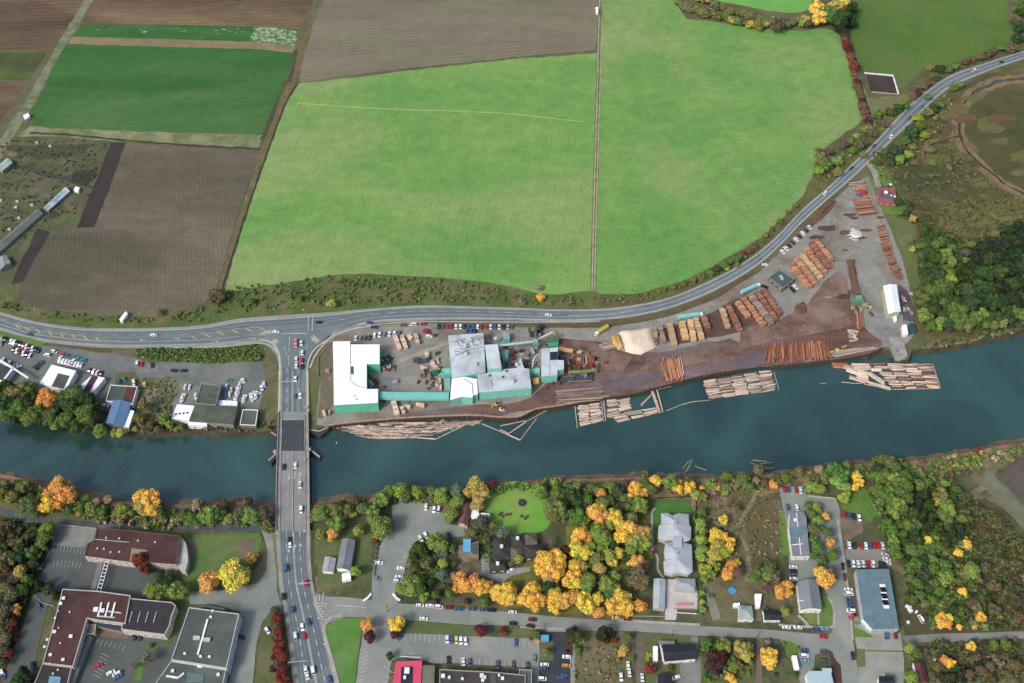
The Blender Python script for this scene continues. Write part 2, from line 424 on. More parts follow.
sheet('field', [(334,-60),(322,4),(312,18),(303,45),(298,70),(301,82),(340,77),(381,71),(512,57),(560,53),(596,50),(599,0),(602,-60)], SOILT, 3, .8)
sheet('field', [(606,-60),(604,0),(600,50),(597,200),(595,291),(605,297),(620,298),(645,292),(666,286),(690,278),(708,269),(725,258),(743,249),(760,238),(785,216),(802,197),(812,178),(818,152),(835,140),(858,124),(863,118),(858,90),(848,50),(840,34),(826,28),(805,31),(768,29),(740,26),(712,21),(687,19),(679,8),(672,-10),(668,-60)], F_B, 2, 1)
sheet('field', [(700,-60),(716,0),(722,2),(745,6),(768,11),(795,13),(810,9),(816,-10),(820,-60)], F_C, 2, 1)
sheet('field', [(858,-60),(857,0),(852,42),(858,62),(865,72),(893,75),(908,84),(918,74),(928,66),(945,65),(968,60),(990,52),(1013,42),(1015,28),(1006,14),(1012,-60)], F_D, 2, 1.5)
sheet('field', [(1040,-220),(1030,0),(1040,30),(1300,10),(1900,-60),(1900,-220)], F_D, 2, 1.5)
sheet('field', [(-1500,-300),(-700,-300),(-720,150),(-1500,220)], F_B, 2, 1.5)
sheet('field_track', [(92,-60),(84,0),(52,54),(26,100),(-2,142),(-60,190),(-50,200),(2,158),(34,104),(60,54),(94,0),(102,-60)], gmat('gravel_track', (140,142,118), (110,116,84), 0.12, c3=(96,110,70), s3=0.06, grain=0.3), 4, 1)
path('field_track', [(603,-60),(600,20),(598,100),(595,200),(593,292)], 4.2, gmat('track_verge', (118,128,82), (98,108,66), 0.1, grain=0.3), 4)
path('field_track', [(602,-60),(599,20),(597,100),(594,200),(592,292)], 1.0, gmat('worn_track', (186,178,150), (150,146,112), 0.1, grain=0.3), 5)
path('field_track', [(606,-60),(602,20),(599.6,100),(596.6,200),(594.5,292)], 0.9, gmat('worn_track', (186,178,150)), 5)
path('field_track', A2((165,413),(400,430),(650,441),(800,445),(1024,457),(1310,488)), 1.2, gmat('pale_swath', (176,190,124), (150,180,104), 0.1, grain=0.2), 4)
path('field_ditch', [(322,-40),(314,14),(304,45),(296,78),(282,105),(262,160),(240,225),(222,287)], 4.6, gmat('ditch_weeds', (104,98,68), (120,110,76), 0.07, grain=0.5), 5, 6, .5)
path('field_ditch', [(297,84),(284,108),(264,162),(242,226),(223,288)], 1.6, DARKS, 7, 6, .5)
path('field_ditch', [(296,50),(290,78),(276,105),(262,140)], 3.6, gmat('headland', (84,82,62), (76,84,54), .08, grain=.3), 4, 6, .4)
path('field_track', [(30,133),(70,135),(130,141),(200,146),(262,149)], 2.4, gmat('dark_headland', (80,74,62), (72,66,54), .08, grain=.3), 5, 6, .5)
path('field_ditch', [(300,83),(287,86),(275,120),(258,160)], 3.0, gmat('ditch_weeds', (96,88,62)), 6)
sheet('field_verge', [(222,284),(280,283),(330,274),(380,273),(440,276),(500,283),(540,294),(560,294),(600,293),(600,309),(560,312),(520,311),(470,309),(420,306),(370,309),(330,313),(290,315),(240,318),(190,326),(130,328),(77,326),(33,320),(0,311),(-60,300),(-60,285),(0,288),(18,298),(30,307),(60,313),(100,317),(150,318),(170,315),(206,304)],
      gmat('highway_verge', (100,116,62), (82,98,56), 0.06, c3=(122,112,80), s3=0.05, grain=0.5, gs=0.8), 1, 1)
sheet('field_verge', [(600,294),(645,293),(668,287),(709,271),(744,250),(786,218),(804,197),(814,178),(820,154),(836,142),(864,122),(878,118),(890,110),(893,92),(908,84),(930,68),(990,54),(1024,42),(1024,53),(954,74),(907,107),(875,142),(850,166),(831,184),(800,211),(776,237),(746,260),(707,282),(668,298),(629,306),(600,309)],
      gmat('highway_verge_weeds', (104,108,66), (84,90,54), 0.06, c3=(116,96,72), s3=0.06, grain=0.5, gs=0.8), 3, 1)
sheet('lawn', [(866,98),(898,96),(912,92),(905,106),(890,122),(880,124),(870,112)], gmat('pasture_worn', (128,132,86), (110,110,76), 0.05, grain=0.35), 4, 1)
# compost pit with a pale rim
sheet('compost_pit', A4((392,296),(500,308),(516,372),(410,364)), gmat('compost', (70,60,58), (84,68,62), 0.06, grain=0.25), 5)
# farmyard at the left edge
sheet('farmyard', [(-60,150),(0,142),(20,137),(60,137),(108,143),(100,165),(76,228),(60,232),(30,232),(10,262),(-60,300)], gmat('farmyard_grass', (98,106,70), (82,86,64), 0.05, c3=(112,104,84), s3=0.04, grain=0.5), 2, 1)
sheet('farm_track', BB((0,120),(150,130),(320,185),(420,170),(470,150),(430,230),(370,210),(250,195),(130,150),(0,140)), gmat('farm_dirt', (84,80,70), (72,68,60), 0.1, grain=0.3), 3, 1)
sheet('farm_track', BB((370,170),(470,150),(500,170),(440,240),(370,220)), DARKS, 4, 1.5)
sheet('farm_track', BB((20,30),(480,20),(420,70),(300,90),(200,100),(120,80)), gmat('dull_ground', (86,88,66), (74,76,58), .08, grain=.4), 4, 2)
for i_ in range(14): x_, y_ = random.uniform(5,85), random.uniform(150,225); r1 = random.uniform(2,6); sheet('farm_track', [(x_+math.cos(t*.785)*r1*1.4, y_+math.sin(t*.785)*r1*.7*random.uniform(.5,1)) for t in range(8)], random.choice([gmat('farm_dirt', (84,80,70)), DIRT, LAWND]), 6+i_*.07, 1)
# ------------------------------------------------------------------ marsh on the right
MARSH = gmat('marsh', (98,94,62), (76,80,54), 0.02, c3=(116,106,70), s3=0.03, grain=0.45, gs=0.5)
sheet('marsh', [(1024,60),(979,77),(950,90),(912,124),(880,155),(884,178),(905,200),(908,240),(915,300),(925,340),(960,342),(1024,328),(1300,290),(1900,250),(1900,-40),(1300,10)], MARSH, 2, 2)
sheet('marsh_meadow', D5((480,300),(560,255),(640,240),(800,230),(900,400),(900,640),(760,640),(640,600),(540,530),(490,430),(470,360)), gmat('marsh_dark', (82,82,50), (94,92,58), 0.03, c3=(74,76,48), s3=0.03, grain=0.3, gs=0.4), 3, 2)
sheet('marsh_meadow', D5((515,360),(550,348),(578,370),(570,402),(530,410),(510,390)), gmat('marsh_pale', (108,110,66), (100,102,60), 0.05, grain=0.4), 4, 1.5)
sheet('marsh_meadow', D5((645,500),(700,480),(800,500),(800,590),(690,580),(650,545)), gmat('marsh_pale', (108,110,66)), 4, 1.5)
sheet('marsh_meadow', D5((470,600),(540,590),(560,630),(520,650),(480,630)), gmat('marsh_pale', (108,110,66)), 4, 1.5)
sheet('marsh_meadow', Q3((250,60),(420,0),(600,20),(703,60),(703,150),(560,200),(420,190),(330,160)), gmat('marsh_olive', (120,116,72), (98,100,62), 0.05, c3=(132,120,84), s3=0.06, grain=0.5), 3, 2)
for i_ in range(46):
    x_, y_ = random.uniform(905,1023), random.uniform(95,250); r1 = random.uniform(3,11); mt = random.choice([gmat('marsh_pale', (108,110,66)), gmat('marsh_rust', (112,90,62), (100,84,58), .08, grain=.4), gmat('marsh_dark', (74,74,46)), gmat('marsh_tan', (116,106,72), (106,100,66), .08, grain=.4)])
    sheet('marsh_meadow', [(x_+math.cos(t*.785)*r1*random.uniform(.5,1.2)*1.5, y_+math.sin(t*.785)*r1*random.uniform(.4,1)*.8) for t in range(8)], mt, 7+i_*0.08, 1.2, 4)
REEDY = gmat('creek_reeds', (146,124,90), (118,104,76), 0.06, c3=(134,110,84), s3=0.07, grain=0.4)
CKL = D5((900,165),(760,185),(699,196),(620,203),(560,222),(500,250),(460,290),(440,340),(440,400),(445,430),(465,480),(510,530),(570,575),(620,620),(700,660),(800,720))
for dx, dy, w_ in ((-3.6,-3,3.4),(3,3.6,3.6),(-1.6,.6,4),(1.4,-1,3.4),(4.6,1.5,2.2),(-5,2,2.2)):
    path('creek_bank', [(x+dx+random.uniform(-1.8,1.8), y+dy+random.uniform(-1.2,1.2)) for x, y in CKL], w_, REEDY, 4, 6, .9)
path('creek_bank', D5((430,420),(380,440),(320,460),(300,500)), 6, REEDY, 5, 6, .6)
path('creek_bank', D5((410,270),(390,330),(400,400)), 7, gmat('creek_mud', (112,98,80), (96,88,70), 0.08, grain=0.3), 3, 6, .6)
path('creek_bank', D5((390,530),(420,580),(450,640),(470,690)), 5, REEDY, 3, 6, .6)
CRK = gmat('creek_mud_dark', (66,64,54), (58,58,50), 0.1, grain=0.2)
path('creek', CKL[:6], 4, gmat('creek_water', (84,90,82), (74,78,66), 0.08, grain=0.2, rough=0.3), 6, 6, .7)
path('creek', CKL[5:], 1.9, CRK, 6, 6, .7)
path('creek', D5((445,425),(390,440),(320,465),(300,500)), 1.8, CRK, 7)
path('creek', D5((410,530),(420,580),(450,640)), 1.5, CRK, 7)
sheet('field_verge', D6((200,0),(240,60),(250,110),(200,100),(170,20)), gmat('red_dirt', (118,94,74), (104,88,66), 0.06, grain=0.3), 4, 1.5)
sheet('field_verge', Q3((0,100),(60,70),(110,90),(170,120),(180,300),(200,420),(190,440),(150,420),(110,370),(60,250)), gmat('green_bank', (110,118,74), (96,108,66), 0.06, c3=(128,122,88), s3=0.05, grain=0.35), 4, 1.5)
sheet('lawn', Q2((770,110),(800,100),(860,190),(870,310),(1000,325),(1060,300),(1090,400),(860,400),(830,300)), LAWN, 5, .8)
sheet('lawn', Q2((830,0),(920,60),(990,200),(940,210),(880,180)), LAWN, 5, .8)
path('driveway', Q2((800,30),(840,100),(870,200)), 5, ASPHS, 6)
# ------------------------------------------------------------------ town ground
sheet('town_ground', [(-300,530),(0,512),(40,520),(130,522),(275,527),(330,520),(370,505),(440,500),(530,492),(660,486),(780,482),(900,478),(960,470),(1024,470),(1300,480),(1300,900),(-300,900)], YARDG, 1, 1)
sheet('farm_field', G2((640,320),(700,260),(740,180),(800,150),(1000,140),(1100,600),(800,460),(720,390)), gmat('grey_ploughed', (92,84,78), (102,94,86), 0.05, grain=0.18, stripe=(50,5,0.15,1)), 2, 1)
sheet('farm_track', G2((520,360),(600,310),(610,250),(660,190),(720,140),(800,120),(800,132),(735,155),(690,215),(650,270),(720,330),(800,420),(800,540),(700,430),(620,340),(540,372)), gmat('field_margin', (124,126,100), (108,110,84), 0.08, grain=0.3), 3, 1)
sheet('farm_field', [(960,505),(985,498),(1024,520),(1300,600),(1300,632),(1024,632),(905,636),(900,610),(930,560)], gmat('brown_thicket_floor', (84,82,56), (96,90,62), 0.04, c3=(76,84,50), s3=0.04, grain=0.5), 2, 1.5)
sheet('lawn', F3((535,75),(600,60),(729,62),(790,84),(825,150),(835,215),(810,262),(750,290),(700,285),(620,300),(560,240),(530,190)), LAWNB, 3, 2, 4)
sheet('lawn', F3((610,500),(640,475),(729,468),(790,480),(790,560),(700,540),(640,530)), LAWN, 3, .5)
sheet('lawn', [(185,534),(258,533),(262,540),(255,560),(240,575),(215,588),(190,590),(180,575),(183,550)], gmat('school_field', (86,118,62), (102,128,72), 0.05, c3=(118,124,84), s3=0.04, grain=0.3), 3, .8)
sheet('dirt_patch', F1((350,222),(400,222),(385,285),(345,285)), DIRT, 4, 1)
sheet('dirt_patch', F1((180,225),(220,222),(195,290),(178,300)), DIRT, 4, 1)
sheet('lawn', [(335,618),(362,618),(360,640),(355,683),(352,720),(340,720),(336,683),(326,640),(325,628)], gmat('verge_lawn', (84,132,58), (96,140,66), 0.05, c3=(110,140,80), s3=0.06, grain=0.2), 3, .3)
sheet('lawn', [(313,540),(372,524),(371,578),(340,590),(318,582)], LAWND, 2, 1)
sheet('lawn', F5((100,200),(245,195),(250,260),(240,350),(100,350),(92,440),(80,440),(88,240)), gmat('house_lawn', (74,112,56), (84,124,60), 0.06, grain=0.25), 3, .4)
sheet('meadow', [(700,505),(715,500),(780,500),(783,560),(785,600),(790,622),(706,622),(702,560)], DRYG, 2, 1)
sheet('meadow', F5((480,200),(560,180),(600,260),(600,450),(520,480),(480,470),(470,350)), gmat('dead_grass', (112,98,72), (98,92,62), 0.06, c3=(84,88,56), s3=0.05, grain=0.5), 3, 2)
FT = gmat('foot_track', (148,144,108), (128,128,92), 0.1, grain=0.3)
path('footpath', F5((520,150),(480,230),(430,300),(400,320),(345,290),(330,270)), 2.4, FT, 4)
path('footpath', F5((400,320),(440,345),(470,400),(475,470),(470,530)), 2.6, FT, 4)
path('footpath', F5((310,540),(330,620),(350,683)), 5, GRAVEL, 4)
sheet('lawn', F8((220,170),(250,110),(320,90),(330,175),(300,190)), LAWND, 4, .5)
sheet('lawn', F8((425,0),(470,90),(460,190),(680,205),(680,120),(600,0)), YARDG, 2, 1)
sheet('lawn', RZ((70,560),(185,500),(205,530),(215,560),(212,625),(90,618),(110,605)), LAWN, 5, .4)
sheet('lawn', RZ((0,165),(35,165),(40,250),(45,340),(10,345),(0,330)), LAWN, 3, .8)
sheet('lawn', G1((330,180),(420,150),(450,200),(470,260),(440,290),(400,260),(330,240)), LAWN, 3, 2)
sheet('lawn', F7((300,210),(560,230),(650,260),(640,683),(300,683)), DRYG, 3, 1)
sheet('lawn', F7((700,240),(960,255),(990,300),(1000,683),(780,683),(700,500)), LAWND, 3, .5)
sheet('lawn', F8((110,262),(420,275),(430,683),(110,683)), gmat('orchard_floor', (88,98,60), (104,108,70), 0.06, grain=0.5), 3, .5)
sheet('driveway', F7((655,250),(705,245),(700,683),(660,683)), gmat('gravel_drive', (122,114,100), (106,98,86), 0.1, grain=0.3), 4, .5)
sheet('driveway', F8((438,275),(470,275),(475,683),(425,683)), gmat('gravel_drive_brown', (134,120,104), (116,104,90), 0.1, grain=0.3), 4, .5)
sheet('driveway', F8((60,262),(100,262),(118,400),(120,683),(-20,683),(0,420),(90,400)), ASPHL, 4, .3)
sheet('lawn', F8((580,285),(640,290),(690,330),(650,390),(610,380)), LAWN, 5, .5)
# ------------------------------------------------------------------ highway
HT = [(-700,330),(-300,300),(-60,298),(0,312),(33,321),(77,327.4),(130,328.5),(196,326),(240,318.7),(290,315),(330,312.5),(370,309),(420,305.5),(470,306.5),(520,308),(560,309.5),(600,309),(629,306),(668,298),(707,282),(746.5,260.5),(776,237),(801,210.6),(831,184.6),(850,165.6),(875,142),(907,107),(932,87),(954.5,73.5),(989,62),(1024,51),(1100,30),(1300,-20)]
HB = [(-700,352),(-300,320),(-60,318),(0,331),(33,340.6),(88,347),(132,348.5),(174,348),(218,347),(253,344),(290,342),(337,334),(370,324),(420,321),(470,320),(520,321),(560,322),(600,320.5),(639,316),(678,306),(717,290),(756,267),(783,243),(801,224),(828,199.6),(850,180.6),(870,162),(912,122),(937,98),(949.5,88.5),(979,75),(1024,59),(1100,38),(1300,-8)]
def edges_mesh(A, B, z, n=260):
    m = MB(); a = smooth_line([P(x,y) for x,y in A], 8); b = smooth_line([P(x,y) for x,y in B], 8)
    a = resample(a, n); b = resample(b, n); mid = [(p+q)/2 for p, q in zip(a, b)]
    for i in range(n-1): m.poly([(a[i].x,a[i].y,z),(b[i].x,b[i].y,z),(b[i+1].x,b[i+1].y,z),(a[i+1].x,a[i+1].y,z)])
    return m, a, b, mid
m, ha, hb, hm = edges_mesh(HT, HB, 0.30); struct(m.build('highway', ASPHS))
m = MB()
for i in range(len(ha)-1):
    q = []
    for k, t in ((i,.13),(i,.88),(i+1,.88),(i+1,.13)): v = ha[k].lerp(hb[k], t); q.append((v.x, v.y, .34))
    m.poly(q)
struct(m.build('highway_lanes', HWY))
def track(t0, t1, z, mat, x0=-1e9, x1=1e9):
    m = MB()
    for i in range(len(ha)-1):
        if not x0 < px_of(hm[i])[0] < x1: continue
        q = [ha[k].lerp(hb[k], t) for k, t in ((i,t0),(i,t1),(i+1,t1),(i+1,t0))]; m.poly([(v.x, v.y, z) for v in q])
    struct(m.build('highway_lanes', mat))
def px_of(v):
    y, z = v.y, v.z-H; cy = y*CT+z*ST; cz = -y*ST+z*CT
    return (512+v.x/(-cz)*FPX, 341.5-cy/(-cz)*FPX)
for t0, t1 in ((.18,.23),(.31,.36),(.56,.61),(.72,.77)): track(t0, t1, .355, HWYD)
for t0, t1 in ((.44,.52),): track(t0, t1, .355, HWYD, 320, 700)
def inter(t, x0, x1): return [p.lerp(q, t) for p, q in zip(ha, hb) if x0 <= px_of(p.lerp(q,t))[0] <= x1]
def hline(m, t, x0, x1, w, dash=None): 
    l = [p for p in inter(t, x0, x1)]
    l = resample(smooth_line(l, 2), int(len(l)*6))
    strip(m, l, -w/2, w/2, .38, dash)
m = MB()
hline(m, .14, -60, 1100, .4); hline(m, .86, 350, 1100, .5); hline(m, .86, -60, 250, .4)
hline(m, .68, -60, 240, .25); hline(m, .40, 330, 560, .3, (12,6)); hline(m, .5, 560, 1100, .35); hline(m, .62, 340, 620, .25)
hline(m, .36, -60, 270, .22, (12,5))
struct(m.build('road_marking', MARK))
m = MB()
for x, y in Z1((122,186),(186,198),(262,214),(342,228),(424,240),(502,250),(584,260),(666,268)):
    a, b_ = P(x-1.8, y-1.9), P(x+1.8, y+2.0); strip(m, [a, b_], -.45, .45, .40)
for x, y in C7((292,172),(352,163),(415,153),(480,145),(543,138),(605,133)):
    a, b_ = P(x-2.8, y-1.3), P(x+2.8, y+1.5); strip(m, [a, b_], -.4, .4, .40)
hline(m, .44, -20, 90, .25); hline(m, .62, 20, 130, .25); hline(m, .40, 190, 260, .22); hline(m,.58, 190, 260, .22)
struct(m.build('road_marking', MARKY))
# white arrows / pieces
def arrow(m, x, y, ang, s, z=.40):
    c = P(x, y); d = Vector((math.cos(ang), math.sin(ang), 0)); n = Vector((-d.y, d.x, 0))
    strip(m, [c-d*s*1.2, c+d*s*.4], -.22*s/2, .22*s/2, z)
    m.poly([tuple(v+Vector((0,0,z))) for v in (c+d*s*.4-n*s*.45, c+d*s*1.2, c+d*s*.4+n*s*.45)])
m = MB()
for x, y in C7((60,183),(215,178),(390,190),(560,178)): arrow(m, x, y, math.pi if x < 160 else 0.0, 2.0, .41)
for x, y in F2((133,236),(152,234),(170,230)): arrow(m, x, y, -1.57 if x < 294 else 1.57, 2.4, 1.55)
for x, y in BR((225,555),(255,548),(285,552)): arrow(m, x, y, -1.57 if x < 292 else 1.57, 2.2, 1.5)
struct(m.build('road_marking', MARK))
# grassy median + barrier line at the junction
sheet('traffic_island', C8((0,150),(30,140),(52,138),(54,150),(20,158),(0,162)), CONC, 10)
# junction asphalt down to the bridge
JL = [(262,342),(270,348),(276,356),(279,366),(279,385),(279,400),(278.5,412)]
JR = [(350,322),(335,330),(322,341),(312,352),(308.5,362),(308,380),(308,400),(308,412)]
def ramp_z(y):   # height of the bridge road by image row
    if y <= 372: return 0.36
    if y <= 412: return 0.36+(1.4-0.36)*(y-372)/40
    if y <= 535: return 1.4
    if y <= 600: return 1.4-(1.4-0.30)*(y-535)/65
    return 0.30
sheet('junction_road', [(262,342),(270,348),(276,356),(279,368),(307.7,368),(308.5,362),(312,352),(322,341),(335,331),(345,326),(330,326),(290,330),(265,335)], HWY, 10)
def deck_rows(L_, R_, ys, t0, t1, dz=0.0):
    """ribbon in world space following left/right edge curves sampled at image rows"""
    def at(E, y):
        for i in range(len(E)-1):
            if E[i][1] <= y <= E[i+1][1]:
                s = (y-E[i][1])/(E[i+1][1]-E[i][1]); return E[i][0]+(E[i+1][0]-E[i][0])*s
        return E[-1][0] if y > E[-1][1] else E[0][0]
    m = MB(); pl = None
    for y in ys:
        z = ramp_z(y); a = P(at(L_, y), y, z); b = P(at(R_, y), y, z)
        p, q = a.lerp(b, t0), a.lerp(b, t1); p.z += dz; q.z += dz
        if pl: m.poly([pl[0], p, q, pl[1]])
        pl = (p, q)
    return m
BL = [(279,360),(279,385),(278.5,412),(277.4,445),(276.3,480),(275.8,530),(277,555),(279,584),(283,606),(288,640),(293,683),(302,740)]
BRR = [(308,360),(308,385),(308.5,412),(309,445),(309.6,480),(310,530),(310.5,560),(312.5,583),(318,604),(325,628),(332,658),(339,683),(352,740)]
def frange(a, b, s):
    o = []; v = a
    while v < b: o.append(v); v += s
    return o+[b]
# north approach road (from the junction to the abutment) and south approach, structure
struct(deck_rows(BL, BRR, frange(366, 412, 4), 0.0, 1.0).build('approach_road', CONCB))
struct(deck_rows(BL, BRR, frange(366, 412, 4), 0.10, 0.91, .05).build('approach_lanes', HWY))
struct(deck_rows(BL, BRR, frange(531, 740, 5), 0.0, 1.0).build('approach_road', CONCB))
struct(deck_rows(BL, BRR, frange(531, 740, 5), 0.11, 0.90, .05).build('approach_lanes', HWY))
struct(deck_rows(BL, BRR, frange(531, 740, 5), 0.485, 0.53, .16).build('median', CONC))
struct(deck_rows(BL, BRR, frange(372, 412, 4), 0.46, 0.475, .10).build('road_marking', MARK))
def rowdash(t, ya, yb, on, off, w=0.008, mat=MARK):
    y = ya; m = MB()
    while y < yb:
        q = deck_rows(BL, BRR, frange(y, min(y+on, yb), 2), t-w, t+w, .12); n = len(m.v)
        m.v += q.v; m.f += [tuple(n+i for i in f) for f in q.f]; y += on+off
    struct(m.build('road_marking', mat))
for t in (.17,.25,.35,.43,.58,.65,.75,.83): struct(deck_rows(BL, BRR, frange(533, 740, 5), t-.018, t+.018, .08).build('approach_lanes', HWYD))
for t in (.18,.38,.55,.74): struct(deck_rows(BL, BRR, frange(368, 411, 4), t-.03, t+.03, .08).build('approach_lanes', HWYD))
for t in (.30,.70): rowdash(t, 532, 683, 5, 7, 0.011)
for t in (.28,.68): rowdash(t, 368, 412, 4, 6, 0.010)
# embankment skirts beside the approaches
for E, sgn in ((BL,-1),(BRR,1)):
    m = MB(); prev = None
    for y in frange(368, 414, 4)+[None]+frange(529, 604, 5):
        if y is None: prev = None; continue
        x = E[0][0]
        for i in range(len(E)-1):
            if E[i][1] <= y <= E[i+1][1]: x = E[i][0]+(E[i+1][0]-E[i][0])*(y-E[i][1])/(E[i+1][1]-E[i][1])
        z = ramp_z(y); a = P(x, y, z); a.z -= .02; c = Vector((a.x+sgn*(0.3+1.8*z), a.y, 0.02))
        if prev: m.poly([prev[0], a, c, prev[1]] if sgn < 0 else [prev[1], c, a, prev[0]])
        prev = (a, c)
    struct(m.build('embankment', LAWND))
sheet('bridge_verge', C8((0,200),(60,205),(85,260),(85,480),(70,560),(30,600),(-20,600),(30,480),(50,350),(30,260)), LAWND, 2, .6)
sheet('bridge_verge', C8((222,300),(260,230),(300,195),(330,190),(330,480),(300,560),(240,560),(215,480)), gmat('dry_verge', (118,114,84), (98,102,68), 0.08, grain=0.4), 2, .6)
sheet('bridge_verge', C8((228,330),(270,330),(280,470),(240,520),(222,470)), LAWND, 3, .6)
path('sidewalk', C8((345,150),(290,205),(252,255),(228,310)), 1.6, CONC, 12)
path('sidewalk', C8((62,205),(84,240),(92,290),(94,350),(92,470)), 1.5, CONC, 12)
path('sidewalk', C7((200,218),(400,216),(560,200),(610,200),(650,218),(680,262),(684,330)), 1.5, CONC, 12)
path('sidewalk', N((345,321.5),(370,325),(420,322),(540,322.5),(600,321.5)), 1.2, CONC, 8)
sheet('grass_island', N((546,323),(575,324),(600,322),(632,319),(672,310),(710,296),(742,277),(757,271),(758,273.5),(742,281),(712,300),(672,314),(640,322),(600,326),(575,328),(548,326)), gmat('brown_verge', (112,96,72), (92,84,60), 0.08, grain=0.4), 9, .3)
sheet('grass_island', Q2((540,285),(560,310),(520,370),(440,440),(360,500),(330,480),(420,390)), gmat('bark_heap_floor', (112,92,74), (96,84,66), 0.1, grain=0.4), 9, .6)
sheet('grass_island', C7((25,228),(150,222),(300,222),(420,222),(560,208),(600,205),(610,240),(600,280),(480,285),(360,290),(200,285),(80,275),(30,262)), gmat('island_scrub', (92,112,58), (104,120,64), 0.07, c3=(82,86,56), s3=0.08, grain=0.5), 9, .5)
sheet('lawn', Z1((0,215),(150,250),(320,292),(270,325),(120,270),(0,240)), LAWN, 9, .3)
sheet('grass_island', C6((200,205),(350,208),(500,222),(510,240),(450,240),(340,220),(240,210)), gmat('brown_verge', (112,96,72)), 9, .3)
# ------------------------------------------------------------------ yards north of the river
sheet('car_yard', [(-200,335),(0,333),(20,341),(45,346),(88,348),(108,350),(116,352),(150,363),(200,361),(262,361),(266,380),(262,400),(258,425),(252,428),(200,428),(185,424),(160,410),(140,380),(135,372),(118,372),(108,410),(98,400),(60,395),(30,395),(-20,385),(-200,375)], gmat('yard_asphalt', (124,128,122), (106,112,108), 0.05, c3=(140,142,134), s3=0.04, grain=0.16), 5, .5)
sheet('scrub_ground', C7((60,350),(240,355),(245,400),(190,470),(180,560),(100,610),(30,600),(10,500),(40,420)), gmat('boatyard_weeds', (112,112,84), (94,100,66), 0.1, c3=(136,136,118), s3=0.08, grain=0.6, gs=0.9), 7, 1)
sheet('bridge_verge', C7((600,290),(640,240),(670,290),(680,500),(640,560),(590,570),(590,480),(620,390)), gmat('dry_verge', (118,114,84)), 6, .6)
sheet('driveway', C6((440,460),(500,350),(530,345),(480,460),(470,540),(440,540)), gmat('dusty_drive', (132,132,116), (112,112,92), 0.1, grain=0.3), 7, .5)
YG = gmat('yard_gravel', (156,154,144), (140,139,129), 0.04, c3=(126,112,98), s3=0.03, grain=0.45, gs=0.7)
YB = gmat('bark_mud', (92,68,60), (124,94,82), 0.05, c3=(128,114,114), s3=0.03, grain=0.5, gs=0.6, stretch=(-8,0.35))
YT = gmat('bark_tracks', (138,114,98), (110,86,76), 0.06, c3=(146,128,116), s3=0.04, grain=0.45, gs=0.6)
sheet('sawmill_yard', [(322,345),(345,328),(372,326),(420,323),(545,328),(600,328),(640,323),(675,315),(712,301),(745,281),(760,272),(792,240),(820,213),(840,194),(852,184),(868,176),(880,205),(893,235),(903,262),(909,285),(914,310),(914,335),(906,344),(895,346),(882,347),(868,353),(831,359),(784,364),(730,370),(701,375),(658,386),(601,397),(555,406),(535,409),(520,416),(500,417),(470,415),(400,418),(345,423),(325,426),(316,425),(318,400),(322,370)], YG, 5, .4)
sheet('sawmill_yard', M1((0,160),(80,165),(85,560),(20,640),(-20,640),(10,400)), gmat('rusty_dirt', (124,112,96), (108,104,84), 0.1, grain=0.4), 6, .8)
sheet('log_yard', [(515,412),(500,416),(470,414),(400,417),(395,411),(440,409),(470,405),(500,405),(530,398),(545,385),(560,360),(545,345),(560,338),(600,342),(625,352),(660,352),(695,345),(730,338),(745,345),(790,330),(815,300),(830,290),(850,290),(862,318),(880,322),(882,346),(868,353),(831,359),(784,364),(730,370),(701,375),(658,386),(601,397),(555,406),(535,409)], YB, 6, 1)
sheet('log_yard', D3((150,380),(260,340),(380,300),(520,225),(600,210),(720,320),(560,370),(400,400),(260,430)), gmat('bark_mud_red', (104,78,70), (88,68,62), 0.05, c3=(120,88,74), s3=0.05, grain=0.35), 7, 1)
sheet('log_yard', D4((0,470),(120,445),(200,400),(250,330),(290,300),(320,330),(325,400),(330,460),(250,480),(120,500),(0,520)), YT, 7, 1.2)
sheet('log_yard', D3((0,600),(120,520),(300,480),(500,430),(729,370),(729,400),(520,470),(330,520),(150,560),(0,640)), YT, 8, 1)
sheet('log_yard', D2((270,180),(420,190),(530,230),(600,260),(560,330),(470,330),(440,260),(300,240)), YT, 7, 1)
sheet('puddled_mud', D3((520,480),(640,455),(729,480),(700,510),(540,540)), gmat('wet_mud', (122,110,112), (106,92,92), 0.05, grain=0.1, rough=0.35), 9, 1.5)
sheet('puddled_mud', D3((0,610),(100,570),(160,575),(120,610),(0,640)), gmat('wet_mud', (122,112,124)), 9, 1.5)
sheet('puddled_mud', D2((460,380),(600,350),(729,320),(729,350),(600,385),(470,410)), gmat('wet_mud', (122,112,124)), 9, 1.5)
sheet('chalk_patch', Q2((635,525),(680,500),(730,530),(755,570),(700,590),(650,570)), gmat('spilled_lime', (226,220,216), (200,196,190), 0.2, grain=0.15), 7, .6)
sheet('sawmill_yard', D4((55,330),(115,285),(180,325),(203,370),(150,412),(100,380)), gmat('office_gravel', (152,150,138), (136,134,122), 0.08, grain=0.2), 9, .5)
sheet('sawmill_yard', D4((350,440),(430,430),(470,460),(480,510),(495,560),(462,570),(440,520),(380,480)), ASPHL, 7, .5)
path('yard_track', M1((795,168),(700,210),(600,250),(480,295)), 3.0, gmat('pale_dust', (176,164,146), (156,148,134), .1, grain=.25), 8, 6, .4)
sheet('sawmill_yard', M1((505,385),(600,380),(600,430),(512,432)), gmat('pale_slab', (170,162,150), (152,146,136), .15, grain=.2), 8, .3)
sheet('sawmill_yard', M1((445,395),(495,393),(497,435),(450,436)), gmat('blue_slab', (120,126,130), (132,138,140), .15, grain=.2), 8, .3)
sheet('sawmill_yard', M1((378,400),(440,380),(450,470),(375,475)), gmat('blue_slab', (120,126,130)), 7, .3)
for q_ in (((650,590),(670,575),(690,600),(665,615)),):
    pass
